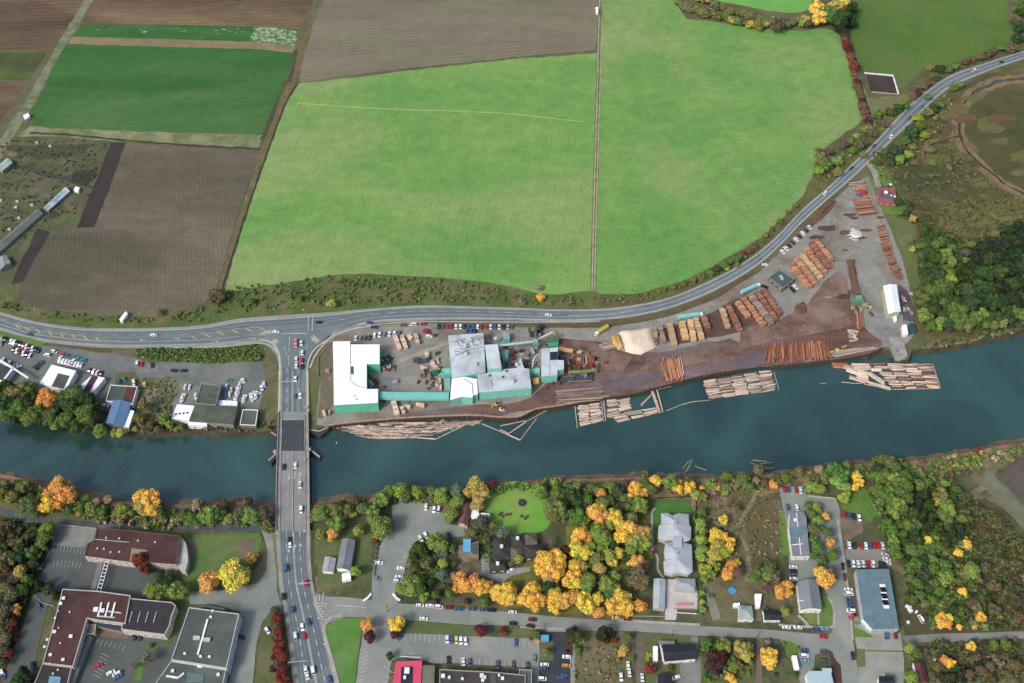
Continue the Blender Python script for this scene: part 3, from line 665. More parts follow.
for i_ in range(22):
    x_, y_ = random.choice([(random.uniform(560,860), 0), (random.uniform(800,900), 1)]); y_ = random.uniform(345,362)-(x_-600)*.03 if not y_ else random.uniform(205,300); r1 = random.uniform(2,7)
    sheet('log_yard', [(x_+math.cos(t*.785)*r1*random.uniform(.6,1.2)*1.6, y_+math.sin(t*.785)*r1*random.uniform(.3,.8)*.7) for t in range(8)], random.choice([gmat('dark_stain', (82,68,68), (96,80,76), .1, grain=.4), gmat('pale_dust', (176,164,146)), gmat('rust_bark', (128,88,72), (110,80,68), .1, grain=.4), gmat('dark_stain', (82,68,68))]), 12+i_*.08, 1.0, 4)
sheet('sawmill_yard', M1((370,330),(450,300),(640,250),(740,180),(795,170),(795,240),(750,470),(620,480),(500,480),(370,478)), gmat('mill_yard_asphalt', (148,148,138), (132,134,126), 0.06, c3=(150,146,136), s3=0.06, grain=0.15), 6, .4)
# ------------------------------------------------------------------ town roads
T0 = 5
sheet('leaf_litter', F4((300,260),(400,180),(640,200),(700,300),(680,420),(560,440),(600,560),(690,640),(660,665),(0,625),(0,500),(150,400),(300,360)), gmat('golden_litter', (142,130,66), (108,112,58), .08, c3=(92,104,54), s3=.06, grain=.5), 4, 2)
sheet('street', [(312,590),(323,596),(345,597),(372,600),(372,575),(379,547),(392,525),(392,503),(395,500),(420,502),(442,511),(446,524),(464,526),(465,536),(447,538),(425,537),(412,546),(406,562),(403,580),(395,590),(398,603),(450,607),(500,611),(560,617),(620,621),(700,626),(760,629),(830,635),(834,625),(834,607),(822,585),(808,572),(808,550),(812,520),(808,511),(800,525),(790,540),(783,511),(779,487),(803,486),(806,494),(836,498),(840,510),(842,537),(847,567),(850,620),(856,660),(862,690),(866,740),(836,740),(841,683),(841,666),(832,655),(826,650),(815,655),(812,683),(800,683),(797,665),(785,648),(780,639),(768,638),(700,636),(632,631),(575,630),(575,690),(537,690),(541,627),(520,625),(473,625),(404,620),(396,620),(394,640),(388,683),(386,740),(352,740),(356,683),(362,640),(366,617),(345,617),(330,622),(324,628),(314,604)], ASPH, T0, .15)
sheet('parking_lot', F6((305,245),(730,262),(1024,275),(1100,280),(1110,683),(1000,683),(1000,440),(560,415),(490,420),(420,400),(300,380),(240,400),(225,460),(40,460),(60,330),(200,240)), ASPH, T0+1, .2)
sheet('grass_strip', F6((310,170),(690,205),(800,215),(800,262),(720,262),(420,250),(310,240)), LAWND, T0+2, .3)
sheet('grass_strip', F6((850,215),(1110,225),(1110,275),(880,272)), LAWND, T0+2, .3)
sheet('parking_lot', F7((115,235),(280,240),(290,683),(100,683)), gmat('dark_lot', (62,66,72), (72,76,80), 0.1, grain=0.12), T0+2)
sheet('grass_strip', F7((110,290),(190,290),(190,400),(110,405)), LAWND, T0+3, .2)
sheet('grass_strip', F7((250,240),(300,235),(300,370),(250,370)), gmat('bark_mulch', (96,70,62), (80,62,54), 0.1, grain=0.3), T0+4, .2)
sheet('sidewalk', N((617,618),(640,620),(700,623.5),(700,626),(640,623),(617,621)), CONC, T0+3)
path('sidewalk', Q4((345,308),(300,312),(262,340),(243,385),(250,430),(280,530),(320,683)), 2.0, CONC, T0+3)
path('sidewalk', F8((560,200),(680,207),(700,210),(860,212),(875,190),(872,100),(840,40)), 1.4, CONC, T0+3)
path('sidewalk', RZ((232,200),(245,300),(262,400),(272,480),(285,600),(292,683)), 1.3, CONC, T0+3)
path('sidewalk', F7((0,212),(250,225)), 1.2, CONC, T0+3)
path('footpath', F8((670,145),(700,170),(730,205)), 1.6, CONC, T0+4)
path('footpath', F8((783,120),(788,200)), 1.2, CONC, T0+4)
path('footpath', F5((105,235),(88,255),(90,350),(90,400),(110,430),(112,480),(135,515)), 1.2, CONC, 4)
path('footpath', F3((370,400),(420,450),(480,470),(540,475)), 2.0, gmat('brick_path', (138,126,112), (120,112,98), 0.2, grain=0.3), 4)
sheet('driveway', F3((505,380),(540,380),(545,460),(600,475),(640,450),(729,440),(729,460),(650,480),(615,500),(610,520),(560,500),(510,475)), ASPHS, 5, .2)
sheet('patio', F5((145,520),(262,520),(272,590),(270,640),(190,640),(185,683),(140,683),(142,620)), gmat('beige_paving', (208,205,198), (194,190,182), 0.2, grain=0.1), T0+4)
sheet('car_park', RZ((240,190),(330,200),(335,250),(260,290)), DIRT, T0+2, .5)
sheet('car_park', RZ((262,318),(410,300),(425,320),(432,370),(428,395),(270,392)), gmat('pale_lot', (150,148,138), (132,132,124), 0.06, grain=0.15), T0+2, .3)
sheet('car_park', RZ((35,340),(120,345),(145,400),(140,440),(40,450)), ASPH, T0+2, .3)
sheet('driveway', RS((540,100),(700,240),(880,240),(905,440),(900,683),(590,683),(560,360),(545,260)), ASPHS, T0+2, .3)
sheet('grass_strip', RS((540,195),(600,220),(685,265),(640,275),(545,268)), LAWN, T0+4, .2)
sheet('grass_strip', RS((530,160),(575,150),(590,170),(560,185)), LAWN, T0+4, .2)
sheet('grass_strip', RS((560,355),(620,360),(625,485),(570,490)), LAWND, T0+4, .2)
path('kerb', RS((620,372),(900,378)), .8, LAWN, T0+5)
sheet('grass_strip', RS((350,365),(380,380),(400,430),(445,490),(455,607),(370,607),(380,470)), gmat('bark_mulch', (96,70,62)), T0+4, .2)
sheet('lane', [(902,636),(930,634),(1024,631),(1300,622),(1300,630),(1024,639),(930,642),(905,643)], ASPHL, T0, .4)
# school side
sheet('road', [(-300,500),(-60,502),(0,508),(40,518.5),(80,521),(130,522),(200,524),(275,525),(275,531),(262,532),(200,530),(130,528),(60,527),(36,523),(0,515),(-60,508),(-300,508)], ASPHD, T0, .2)
sheet('road', [(262,531),(274,531),(276,560),(277,590),(283,610),(270,612),(262,622),(256,645),(252,690),(250,740),(200,740),(228,683),(238,640),(240,612),(215,604),(190,604),(188,592),(225,590),(258,583),(267,570),(268,550)], ASPH, T0+1, .2)
sheet('school_yard', [(55,522),(98,528),(94,540),(88,543),(84,557),(130,562),(178,565),(178,572),(165,600),(130,598),(62,590),(48,605),(40,640),(30,690),(28,740),(-20,740),(10,660),(28,610),(34,590),(40,560)], gmat('school_asphalt', (98,104,100), (86,93,90), 0.06, c3=(96,102,100), s3=0.05, grain=0.12), T0, .3)
sheet('play_court', E7((255,340),(440,357),(425,412),(400,425),(385,445),(235,435)), gmat('worn_court', (148,148,138), (130,132,124), 0.08, c3=(116,118,112), s3=0.06, grain=0.12), T0+1)
sheet('school_yard', E8((430,460),(620,470),(764,470),(764,683),(330,683),(380,600)), gmat('school_asphalt', (84,92,92)), T0+1, .2)
sheet('school_yard', N((140,600),(195,600),(180,640),(172,690),(172,740),(80,740),(80,660),(130,640)), gmat('school_asphalt', (84,92,92)), T0, .2)
sheet('brick_plaza', E8((470,425),(600,440),(620,470),(560,470),(460,455)), gmat('pink_brick', (142,112,100), (124,100,92), 0.15, grain=0.2), T0+2)
sheet('grass_strip', E8((660,590),(690,580),(675,670),(640,670)), LAWN, T0+2, .2)
sheet('grass_strip', E8((680,500),(764,490),(764,525),(700,530)), LAWND, T0+2, .3)
sheet('grass_strip', F1((440,440),(485,430),(500,560),(510,683),(400,683),(415,560)), LAWND, T0+1, .5)
sheet('grass_strip', F1((438,195),(465,195),(470,370),(380,388),(400,320),(440,260)), LAWND, T0+1, .5)
sheet('lawn', [(176,590),(190,592),(192,604),(180,625),(168,650),(160,640),(170,610),(160,596),(165,590)], LAWND, T0+1, .5)
sheet('woodland_floor', [(-300,520),(0,517),(40,524),(58,530),(52,560),(38,595),(28,615),(12,655),(0,690),(-300,740)], gmat('leaf_litter', (78,62,44), (70,74,40), 0.06, c3=(104,70,48), s3=0.06, grain=0.5), 4, 1)
# parking-bay lines
def bays(name, a, b, n, ln, frame, mat=MARK, w=0.28, z=0.42):
    (x0,y0),(x1,y1) = frame(a)[0], frame(b)[0]; dx, dy = ln[0]/frame.s, ln[1]/frame.s; s = []
    for i in range(n):
        t = i/(n-1); x, y = x0+(x1-x0)*t, y0+(y1-y0)*t; s.append(((x,y),(x+dx,y+dy)))
    return lines_px(name, s, w, mat, z)
bays('bay_marking', (318,250), (730,272), 16, (-4,40), F6); bays('bay_marking', (870,280), (1020,290), 6, (6,38), F6)
bays('bay_marking', (520,380), (985,405), 14, (2,38), F6); bays('bay_marking', (70,345), (45,520), 9, (38,-14), F6)
bays('bay_marking', (195,432), (180,510), 3, (45,38), F6)
bays('bay_marking', (360,365), (255,470), 4, (-28,0), F6)
bays('bay_marking', (70,345), (40,430), 5, (-32,6), F3); bays('bay_marking', (195,320), (160,400), 6, (-18,-14), F3)
bays('bay_marking', (170,395), (150,440), 3, (-28,0), F3); bays('bay_marking', (170,230), (235,245), 4, (4,24), F3)
bays('bay_marking', (250,438), (420,455), 12, (-6,26), E7, w=.2); bays('bay_marking', (250,505), (370,510), 8, (-8,30), E7, w=.2)
bays('bay_marking', (450,470), (600,500), 8, (-14,28), E8, w=.2); bays('bay_marking', (520,560), (480,660), 7, (-34,-18), E8, w=.2)
lines_px('road_marking', [(Q4((185,238))[0],Q4((240,330))[0]),(Q4((200,240))[0],Q4((265,245))[0]),(Q4((265,245))[0],Q4((235,275))[0])]+[(Q4((205+i*7,262+i*14))[0],Q4((240+i*3,255+i*15))[0]) for i in range(6)], .5, MARK, .46)
lines_px('road_marking', [(Q4((205,195))[0],Q4((198,240))[0]),(Q4((222,195))[0],Q4((215,240))[0]),(Q4((242,185))[0],Q4((236,240))[0]),(Q4((300,250))[0],Q4((480,266))[0])], .5, MARK, .46)
lines_px('road_marking', [(C8((95,375))[0],C8((158,372))[0]),(C8((222,70))[0],C8((219,145))[0]),(C8((240,75))[0],C8((238,145))[0]),(C8((105,155))[0],C8((215,155))[0]),(C8((55,190))[0],C8((78,178))[0]),(C8((240,160))[0],C8((270,190))[0]),(C8((232,168))[0],C8((262,196))[0]),(C8((60,198))[0],C8((85,186))[0])], .45, MARK, .5)
lines_px('road_marking', [(C8((97,377))[0],C8((156,373))[0])], .6, MARK, 1.0)
lines_px('road_marking', [(C8((136,168))[0],C8((133,240))[0]),(C8((133,250))[0],C8((131,300))[0]),(C8((182,230))[0],C8((180,300))[0]),(C8((112,212))[0],C8((126,262))[0]),(C8((205,235))[0],C8((222,205))[0]),(C8((232,195))[0],C8((262,170))[0]),(C8((60,205))[0],C8((50,196))[0]),(C8((120,155))[0],C8((205,152))[0])], .35, MARK, .56)
for q_ in ([(50,192),(66,175),(84,188),(68,208)],[(232,176),(248,160),(272,184),(256,200)]): sheet('road_marking', C8(*q_), gmat('worn_crosswalk', (176,180,178), (150,155,152), .4, grain=.2), 12)
CURB = gmat('pale_kerb', (206,196,176), (190,180,162), .3, grain=.12)
path('kerb', C8((0,182),(40,190),(72,214),(88,258),(92,330)), 1.1, CURB, 13); path('kerb', C8((214,330),(222,280),(246,232),(296,190),(350,160),(430,132),(520,118)), 1.1, CURB, 13)
lines_px('road_marking', [(Q4((100,136))[0],Q4((140,128))[0])], .5, MARK, .9)
# ------------------------------------------------------------------ bridge
def edge_x(E, y):
    for i in range(len(E)-1):
        if E[i][1] <= y <= E[i+1][1]: return E[i][0]+(E[i+1][0]-E[i][0])*(y-E[i][1])/(E[i+1][1]-E[i][1])
    return E[-1][0]
def deck_solid(ya, yb, t0, t1, dz0, dz1, step=4):
    m = MB(); prev = None
    ys = frange(ya, yb, step)
    for k, y in enumerate(ys):
        z = ramp_z(y); a = P(edge_x(BL, y), y, z); b = P(edge_x(BRR, y), y, z); p, q = a.lerp(b, t0), a.lerp(b, t1)
        c = [(p.x,p.y,z+dz1),(q.x,q.y,z+dz1),(q.x,q.y,z+dz0),(p.x,p.y,z+dz0)]
        if prev:
            for i in range(4): m.poly([prev[i], prev[(i+1) % 4], c[(i+1) % 4], c[i]][::-1])
        else: m.poly(c)
        prev = c
    m.poly(prev[::-1]); return m
br = empty('road_bridge', P(293, 470, 0)); tag(br, 'concrete road bridge with dark steel lift span crossing the river', 'bridge')
def bp_(m, name, mat):
    o = m.build(name, mat); o.parent = br; o.matrix_parent_inverse = Matrix.Translation(br.location).inverted(); return o
def attach(o, par):
    o.parent = par; o.matrix_parent_inverse = Matrix.Translation(par.location).inverted(); return o
bp_(deck_solid(412, 420, 0, 1, -1.0, 0.0), 'deck', CONCB); bp_(deck_solid(451, 531, 0, 1, -1.0, 0.0), 'deck', CONCB)
bp_(deck_solid(420, 451, 0, .13, -1.0, -.01), 'walkway', CONCB); bp_(deck_solid(420, 451, .86, 1, -1.0, -.01), 'walkway', CONCB)
GRATE = gmat('steel_grating', (70,74,78), (80,84,88), 0.3, grain=0.1, stripe=(2,2.4,0.5,0), rough=0.6)
bp_(deck_solid(420, 451, .13, .86, -.8, -.02), 'steel_grating', GRATE)
LANE = gmat('worn_bridge_lane', (150,150,146), (136,138,134), 0.1, grain=0.12)
bp_(deck_solid(452, 531, .14, .475, .005, .04), 'lane_surface', LANE); bp_(deck_solid(452, 531, .52, .86, .005, .04), 'lane_surface', LANE)
bp_(deck_solid(412, 419, .14, .86, .005, .04), 'lane_surface', LANE)
bp_(deck_solid(451, 531, .487, .508, .02, .45), 'median_barrier', gmat('tan_barrier', (196,184,164), (180,168,150), 0.2, grain=0.12))
for t0, t1 in ((0,.018),(.982,1)): bp_(deck_solid(412, 531, t0, t1, 0.0, 1.1), 'parapet', CONC)
for t0, t1 in ((.115,.13),(.868,.883)): bp_(deck_solid(412, 531, t0, t1, 0.02, .45), 'barrier_rail', CONC)
for E_, s_ in ((BL,1),(BRR,-1)):
    mm_ = MB(); l_ = [P(edge_x(E_, y)+s_*.5, y, ramp_z(y)+.12) for y in frange(370, 412, 3)]
    strip(mm_, l_, -.7, .7, 0.0)
    mm_.v = [(v[0], v[1], min(l_, key=lambda p: abs(p.y-v[1])).z) for v in mm_.v]; struct(mm_.build('kerb', CURB))
m = MB()
for t in (.315,.335,.675,.695):
    for y in frange(455, 527, 12): q = deck_solid(y, y+4, t, t+.006, .045, .06, 2); n = len(m.v); m.v += q.v; m.f += [tuple(n+i for i in f) for f in q.f]
struct(m.build('road_marking', MARK))
for y, hh in ((416,1),(453,1),(480,1),(508,1),(528,1)):
    a = P(edge_x(BL, y)+2.0, y, 0); b = P(edge_x(BRR, y)-2.0, y, 0)
    bp_(MB().box(((a.x+b.x)/2, a.y+1, -2.4), (b.x-a.x, 3.0 if y < 460 else 1.6, 5.4)), 'pier', CONCB)
FEND = gmat('dark_timber', (62,60,56), (78,74,66), 0.4, grain=0.3)
for pts in ([(256,318),(118,292),(150,330),(158,300)], [(340,278),(398,288),(450,262),(448,282),(400,320),(338,300)], [(104,450),(120,476),(158,428),(150,405)], [(340,402),(352,388),(400,432),(396,446)]):
    w = ccw([P(x, y, 0.2) for x, y in BR(*pts)]) if len(pts) != 4 or pts[0][0] != 256 else None
    if w:
        o = bp_(MB().prism(w, -4.5, 0.0), 'fender', FEND)
        MBc = MB(); 
for pts in ([(340,284),(398,290),(446,266)], [(106,458),(152,416)], [(346,398),(396,438)], [(120,296),(150,316)]):
    l = [P(x, y, 0.1) for x, y in BR(*pts)]; m = MB()
    for a, b in zip(l, l[1:]): m.beam(a, b, 1.0, .25)
    bp_(m, 'fender_cap', CONC)
for x, y, s in ((142,412,1.6),(338,398,1.6),(322,160,1.3),(322,196,1.2),(316,455,.8)):
    a = P(*BR((x,y))[0], 1.4); bp_(MB().box((a.x, a.y, 1.9), (s, s, 1.3)).box((a.x, a.y, 2.6), (s*1.2, s*1.2, .12)), 'control_box', CONC)
# ------------------------------------------------------------------ street lamps, signals
METAL = gmat('galvanised_steel', (168,172,170), (150,154,152), 0.5, grain=0.05, rough=0.5)
def lamp(px, py, h, dx, dy, phrase, z0=0.3, look='tall grey street lamp'):
    b = P(px, py, z0); e = empty('street_lamp', b)
    d = Vector((dx, dy, 0)).normalized()*2.4
    MB().tube((0,0,0), (0,0,h), .13, .08).build('pole', METAL, e)
    MB().tube((0,0,h-.1), (d.x,d.y,h+.25), .07, .05, 6).build('arm', METAL, e)
    MB().box((d.x,d.y,h+.22), (.9,.42,.2), math.atan2(d.y,d.x)).build('lamp_head', WHITE, e)
    reg(e, look, phrase, 'street lamp', 'street lamps', px, py)
for x, y in ((277,315.5),(305.5,316)): lamp(x, y, 9, 0, -1, 'above the T-junction of highway and bridge road')
for x, y in ((278.8,382),(307.8,372)): lamp(x, y, 9, 1 if x < 290 else -1, 0, 'beside the approach between junction and lift span', 0.6)
for x, y in ((275.6,541),(310.8,539)): lamp(x, y, 9, 1 if x < 290 else -1, 0, 'beside the road where the bridge ends in town', 1.3)
for x, y in ((331,652),(325,626)): lamp(x, y, 9, -1, .2, 'along the lawn edge of the southern approach')
for x, y in ((40,315.5),(150,327.5),(420,305),(520,307.5)): lamp(x, y, 9, 0, -1, 'on the field side of the highway')
def mast_signal(a, b, label, z0):
    p, q = P(*a, z0), P(*b, z0+5.8); e = empty('traffic_signal', p)
    d = P(*b, z0+5.8)-p; d.z = 0
    MB().tube((0,0,0), (0,0,6.2), .16, .12).build('pole', METAL, e)
    MB().tube((0,0,5.9), (d.x,d.y,6.1), .12, .08, 6).build('arm', WHITE, e)
    for t in (.6,.95): MB().box((d.x*t,d.y*t,5.5), (.36,.36,1.0)).build('signal_head', TYRE, e)
    tag(e, label, 'traffic signal')
mast_signal(GB((700,414))[0], GB((795,382))[0], 'long white mast arm over the southbound lanes beside the red hedge', .3)
mast_signal(Q4((190,150))[0], Q4((98,137))[0], 'white mast arm reaching over the road above the red car', .3)
def pole_thing(px, py, h, label):
    e = empty('utility_pole', P(px, py, 0)); MB().tube((0,0,0),(0,0,h), .17, .11).build('pole', BARK, e)
    MB().beam((-1.1,0,h-.6),(1.1,0,h-.6), .12, .12).build('crossarm', BARK, e)
    reg(e, 'brown utility pole', label, 'utility pole', 'utility poles', px, py)
for x, y in ((455,611),(545,630),(672,637),(757,638)): pole_thing(x, y, 9, 'on the near side of the east-west street')
for x, y in ((388,612),(452,602.5)): pole_thing(x, y, 9, 'beside the street near the river parking lot')
# ------------------------------------------------------------------ buildings
def smat(name, c, c2=None, **k): return gmat('roof_'+name, c, c2 or tuple(int(v*.88) for v in c), k.pop('scale', .15), grain=k.pop('grain', .14), **k)
def wmat(c): return gmat('wall_%d_%d_%d' % c, c, tuple(int(v*.92) for v in c), 0.3, grain=0.08)
WINM = newmat('window_pane', 0.15, 0.6)[0]; WINM.node_tree.nodes['Principled BSDF'].inputs['Base Color'].default_value = (0.035,0.045,0.055,1)
PIPE = gmat('vent_metal', (206,208,206), (180,182,180), 0.6, grain=0.1, rough=0.5)
def rloc(o, base): return o
class Bld:
    def __init__(s, name, label, cat, roof_px, h, wall, roof, kind='flat', rise=1.8, para=None, over=0.0, group=None, win=0, z0=0.0, gaxis=None, rib=None):
        s.h = h; pts = ccw([P(x, y, h) for x, y in roof_px]); s.pts = pts
        c = sum(pts, Vector((0,0,0)))/len(pts); s.e = empty(name, (c.x, c.y, z0)); s.c = Vector((c.x, c.y, z0))
        if label: tag(s.e, label, cat, group)
        W = wmat(wall); s.W = W; loc = [p-s.c for p in pts]; s.loc = loc
        hz = h-z0
        if kind == 'flat':
            inner = shrink(loc, .02)
            s.part(MB().prism([(p.x,p.y) for p in inner], 0, hz-.05), 'wall', W)
            s.part(MB().prism([(p.x,p.y) for p in loc], hz-.04, hz+.12, bottom=True), 'roof', roof)
            if para:
                m = MB(); ins = shrink(loc, .45)
                for i in range(len(loc)):
                    j = (i+1) % len(loc); a, b, c2, d = loc[i], loc[j], ins[j], ins[i]; z1 = hz+.6
                    m.poly([(a.x,a.y,z1),(b.x,b.y,z1),(c2.x,c2.y,z1),(d.x,d.y,z1)])
                    m.poly([(a.x,a.y,hz+.0),(b.x,b.y,hz+.0),(b.x,b.y,z1),(a.x,a.y,z1)])
                    m.poly([(d.x,d.y,z1),(c2.x,c2.y,z1),(c2.x,c2.y,hz+.12),(d.x,d.y,hz+.12)])
                s.part(m, 'parapet', wmat(para))
        else:
            q = loc; ax = gaxis
            if ax is None: ax = 0 if (q[1]-q[0]).length >= (q[2]-q[1]).length else 1
            if ax: q = q[1:]+q[:1]
            # ridge runs along q0-q1
            r0, r1 = (q[0]+q[3])/2, (q[1]+q[2])/2
            if kind == 'hip':
                L_ = (r1-r0).length; wd = (q[3]-q[0]).length/2; f = min(.48, wd/L_)
                r0, r1 = r0.lerp(r1, f), r1.lerp(r0, f) if f < .45 else r0.lerp(r1, .54)
            A = (r0.x, r0.y, hz+rise); B = (r1.x, r1.y, hz+rise)
            wq = [(p.x,p.y) for p in shrink(loc, max(.25, over))]
            mw = MB().prism(wq, 0, hz-.05, cap=False)
            if kind == 'gable':
                g = [Vector((p.x,p.y,hz-.06)) for p in shrink(q, max(.25, over))]
                for a, b, R_ in ((g[0],g[3],r0),(g[1],g[2],r1)):
                    ins = ((g[0]+g[1]+g[2]+g[3])/4-Vector((R_.x,R_.y,hz))).normalized()*max(.25, over)
                    mw.poly([a, b, (R_.x+ins.x, R_.y+ins.y, hz+rise-.12)])
            s.part(mw, 'wall', W)
            m = MB(); t = .14
            z = lambda p: (p.x, p.y, hz)
            faces = [[z(q[0]), z(q[1]), B, A], [z(q[2]), z(q[3]), A, B]]
            if kind == 'hip': faces += [[z(q[1]), z(q[2]), B], [z(q[3]), z(q[0]), A]]
            for f in faces: m.poly(f)
            for f in faces: m.poly([(a[0],a[1],a[2]-t) for a in reversed(f)])
            for i in range(4):
                a, b = z(q[i]), z(q[(i+1) % 4])
                if kind == 'gable' and i in (1, 3):
                    R_ = B if i == 1 else A
                    m.poly([(a[0],a[1],a[2]-t), (R_[0],R_[1],R_[2]-t), R_, a]); m.poly([(R_[0],R_[1],R_[2]-t), (b[0],b[1],b[2]-t), b, R_])
                else: m.poly([(a[0],a[1],a[2]-t), (b[0],b[1],b[2]-t), b, a])
            s.part(m, 'roof', roof)
            s.part(MB().beam(Vector(A)+Vector((0,0,.06)), Vector(B)+Vector((0,0,.06)), .35, .12), 'ridge_cap', roof)
        if win: s.windows(win, hz)
    def part(s, m, name, mat):
        return m.build(name, mat, s.e)
    def windows(s, storeys, hz):
        q = s.loc; n = len(q)
        for i in range(n):
            a, b = q[i], q[(i+1) % n]; d = b-a; Ln = d.length; nn = Vector((d.y, -d.x, 0)).normalized()
            view = -(s.c+(a+b)/2); view.z = 0
            if nn.dot(view.normalized()) < .25 or Ln < 5: continue
            k = max(1, min(12, int(Ln/4.5)))
            for st in range(storeys):
                zc = (st+.5)*hz/storeys+.1
                for j in range(k):
                    p = a.lerp(b, (j+.5)/k)-nn*.25; p.z = zc; rz = math.atan2(d.y, d.x)
                    f = MB().box(p+nn*.02, (1.7,.62,1.3), rz).build('window_frame', WHITE, s.e)
                    MB().box(p+nn*.04, (1.4,.64,1.0), rz).build('pane', WINM, f)
    def at(s, px, py, z=None): return P(px, py, s.h if z is None else z)-s.c
    def vent(s, px, py, w=1.2, d=1.2, h=1.0, mat=None, kind='box', name='roof_vent'):
        p = s.at(px, py, s.h)
        m = MB()
        if kind == 'box': m.box((p.x,p.y,p.z+.1+h/2), (w,d,h)).box((p.x,p.y,p.z+.1+h+.06), (w*1.15,d*1.15,.1))
        else: m.tube((p.x,p.y,p.z), (p.x,p.y,p.z+h), w/2, w/2, 10).dome((p.x,p.y,p.z+h), w*.62, w*.3)
        return m.build(name, mat or PIPE, s.e)
    def duct(s, pts, w=.6, h=.5, name='duct', mat=None, z=.4):
        l = [s.at(x, y, s.h)+Vector((0,0,z)) for x, y in pts]; m = MB()
        for a, b in zip(l, l[1:]): m.beam(a, b, w, h)
        return m.build(name, mat or PIPE, s.e)
    def panel(s, pts, name, mat, z=.14):
        l = ccw([s.at(x, y, s.h)+Vector((0,0,z)) for x, y in pts]); return MB().prism([(p.x,p.y) for p in l], l[0].z-.1, l[0].z+.02).build(name, mat, s.e)
def shrink(pts, d):
    n = len(pts); out = []
    for i in range(n):
        a, b, c = pts[i-1], pts[i], pts[(i+1) % n]
        u = (b-a); u.z = 0; u.normalize(); v = (c-b); v.z = 0; v.normalize()
        n1 = Vector((-u.y, u.x, 0)); n2 = Vector((-v.y, v.x, 0)); k = n1+n2
        den = 1+n1.dot(n2); out.append(b+(k/den*d if den > .2 else n1*d))
    return out
TEAL = (140,214,194); TEALD = (108,204,168)
RW = smat('white_metal', (246,247,250), (232,235,240), scale=.06, grain=.1, stripe=(0,2.6,.12,0))
RG = smat('pale_grey_metal', (208,218,220), (194,204,208), scale=.06, grain=.1, c3=(160,164,168), s3=.05)
RD = smat('dark_tar', (70,72,70), (84,84,80)); RBR = smat('brown_tar', (84,58,56), (96,70,66), c3=(66,50,50), s3=.04)
RSL = smat('slate_blue', (112,138,146), (100,126,134)); RGR = smat('grey_shingle', (138,144,148), (124,130,134)); RBL = smat('black_shingle', (46,48,56), (56,58,64))
ROL = smat('olive_tar', (92,100,88), (78,88,76), c3=(110,114,96), s3=.08); RBLUE = smat('blue_metal', (96,130,170), (110,136,168), stripe=(0,2,.06,0)); RSIL = smat('silver_metal', (170,178,190))
RGY = smat('grey_gravel', (92,100,94), (82,90,86), c3=(104,110,100), s3=.05); RMAR = smat('maroon', (102,66,66), (90,58,58))
RGN = smat('green_grey', (86,104,98), (76,92,88)); RPINK = smat('pink', (226,92,120), (214,84,112), grain=.06); RLB = smat('pale_blue', (186,208,212), (172,196,202)); RTL = smat('teal_metal', TEAL, grain=.08)
WH = (240,238,232); GY = (150,152,148)
# sawmill
b = Bld('sawmill_hall', 'large white roofed sawmill hall with green south wall, left end of the mill', 'mill building', M1((80,165),(187,163),(187,183),(370,183),(370,305),(290,305),(290,460),(360,460),(360,545),(88,560)), 9.5, TEALD, RW)
b.duct(M1((188,185),(190,410),(225,440),(285,455)), .3, .3, 'roof_ridge', gmat('ridge_grey', (150,170,165)), .2)
b.panel(M1((192,320),(210,320),(210,372),(192,365)), 'roof_hatch', gmat('hatch_green', (60,110,90)))
b.vent(*M1((225,525))[0], 1, 1, .5); b.vent(*M1((212,505))[0], .8, .8, .5)
b = Bld('sawmill_hall', 'wide pale grey roofed sawmill hall with round vents, middle of the mill', 'mill building', M2((112,128),(330,112),(336,190),(345,352),(135,388)), 9.0, TEAL, RG)
for x, y in ((285,312),(225,245),(222,190)): b.vent(*M2((x,y))[0], 2.2, 2.2, 1.4, kind='r')
b.panel(M2((250,140),(300,124),(330,130),(328,148),(262,166)), 'roof_patch', gmat('worn_sheet', (156,156,152), (178,180,180), .2))
for q_ in (((150,170),(190,160),(220,150)),((165,150),(175,185),(200,200)),((200,165),(230,200),(260,210)),((180,210),(220,215),(250,195)),((260,150),(270,185),(300,190)),((150,225),(200,232)),((300,150),(320,180)),((240,165),(280,170))): b.duct(M2(*q_), .26, .3, 'stain_line', smat('stain_grey', (124,126,126)))  # thin dark bars stand in for the roof's stain network
b.duct(M2((160,150),(215,185),(340,205)), .5, .5); b.duct(M2((150,245),(215,240),(300,225)), .5, .5); b.duct(M2((130,330),(344,300)), .2, .2)
b = Bld('sawmill_hall', 'tall narrow pale roofed sawmill section standing above its neighbours', 'mill building', M2((341,186),(420,182),(445,330),(358,336)), 12.0, TEAL, RG)
b = Bld('sawmill_hall', 'long pale grey roofed sawmill hall with green wall facing the wharf', 'mill building', M2((293,368),(345,362),(440,350),(450,338),(540,330),(560,262),(585,330),(615,335),(630,455),(303,482)), 8.0, TEAL, RG)
b.vent(*M2((515,418))[0], 2.6, 2.6, 1.6, kind='r'); b.vent(*M2((540,313))[0], 2.2, 2.2, 1.4, kind='r')
for x, y in ((370,380),(452,388),(475,352)): b.vent(*M2((x,y))[0], 1, 1, .8, GLASS)
b.duct(M2((345,395),(375,420),(380,440)), .4, .4); b.duct(M2((380,368),(385,475)), .2, .2)
b = Bld('sawmill_hall', 'white arched annex joined to the west end of the wharf hall', 'mill building', M2((135,396),(215,384),(292,398),(297,492),(268,496),(264,512),(195,508),(125,528)), 7.6, TEAL, RW)
b.duct(M2((205,395),(260,430),(265,495)), .5, .4)
b = Bld('mill_shed', 'small teal roofed shed nearest the row of mill cars', 'shed', M2((455,112),(492,108),(496,148),(458,152)), 5, TEAL, smat('dusty_teal', (142,186,182)))
b = Bld('mill_shed', 'teal roofed box between tall narrow hall and blowpipe tower', 'shed', M2((448,222),(482,218),(486,262),(450,268)), 6, TEAL, smat('dusty_teal', (142,186,182)))
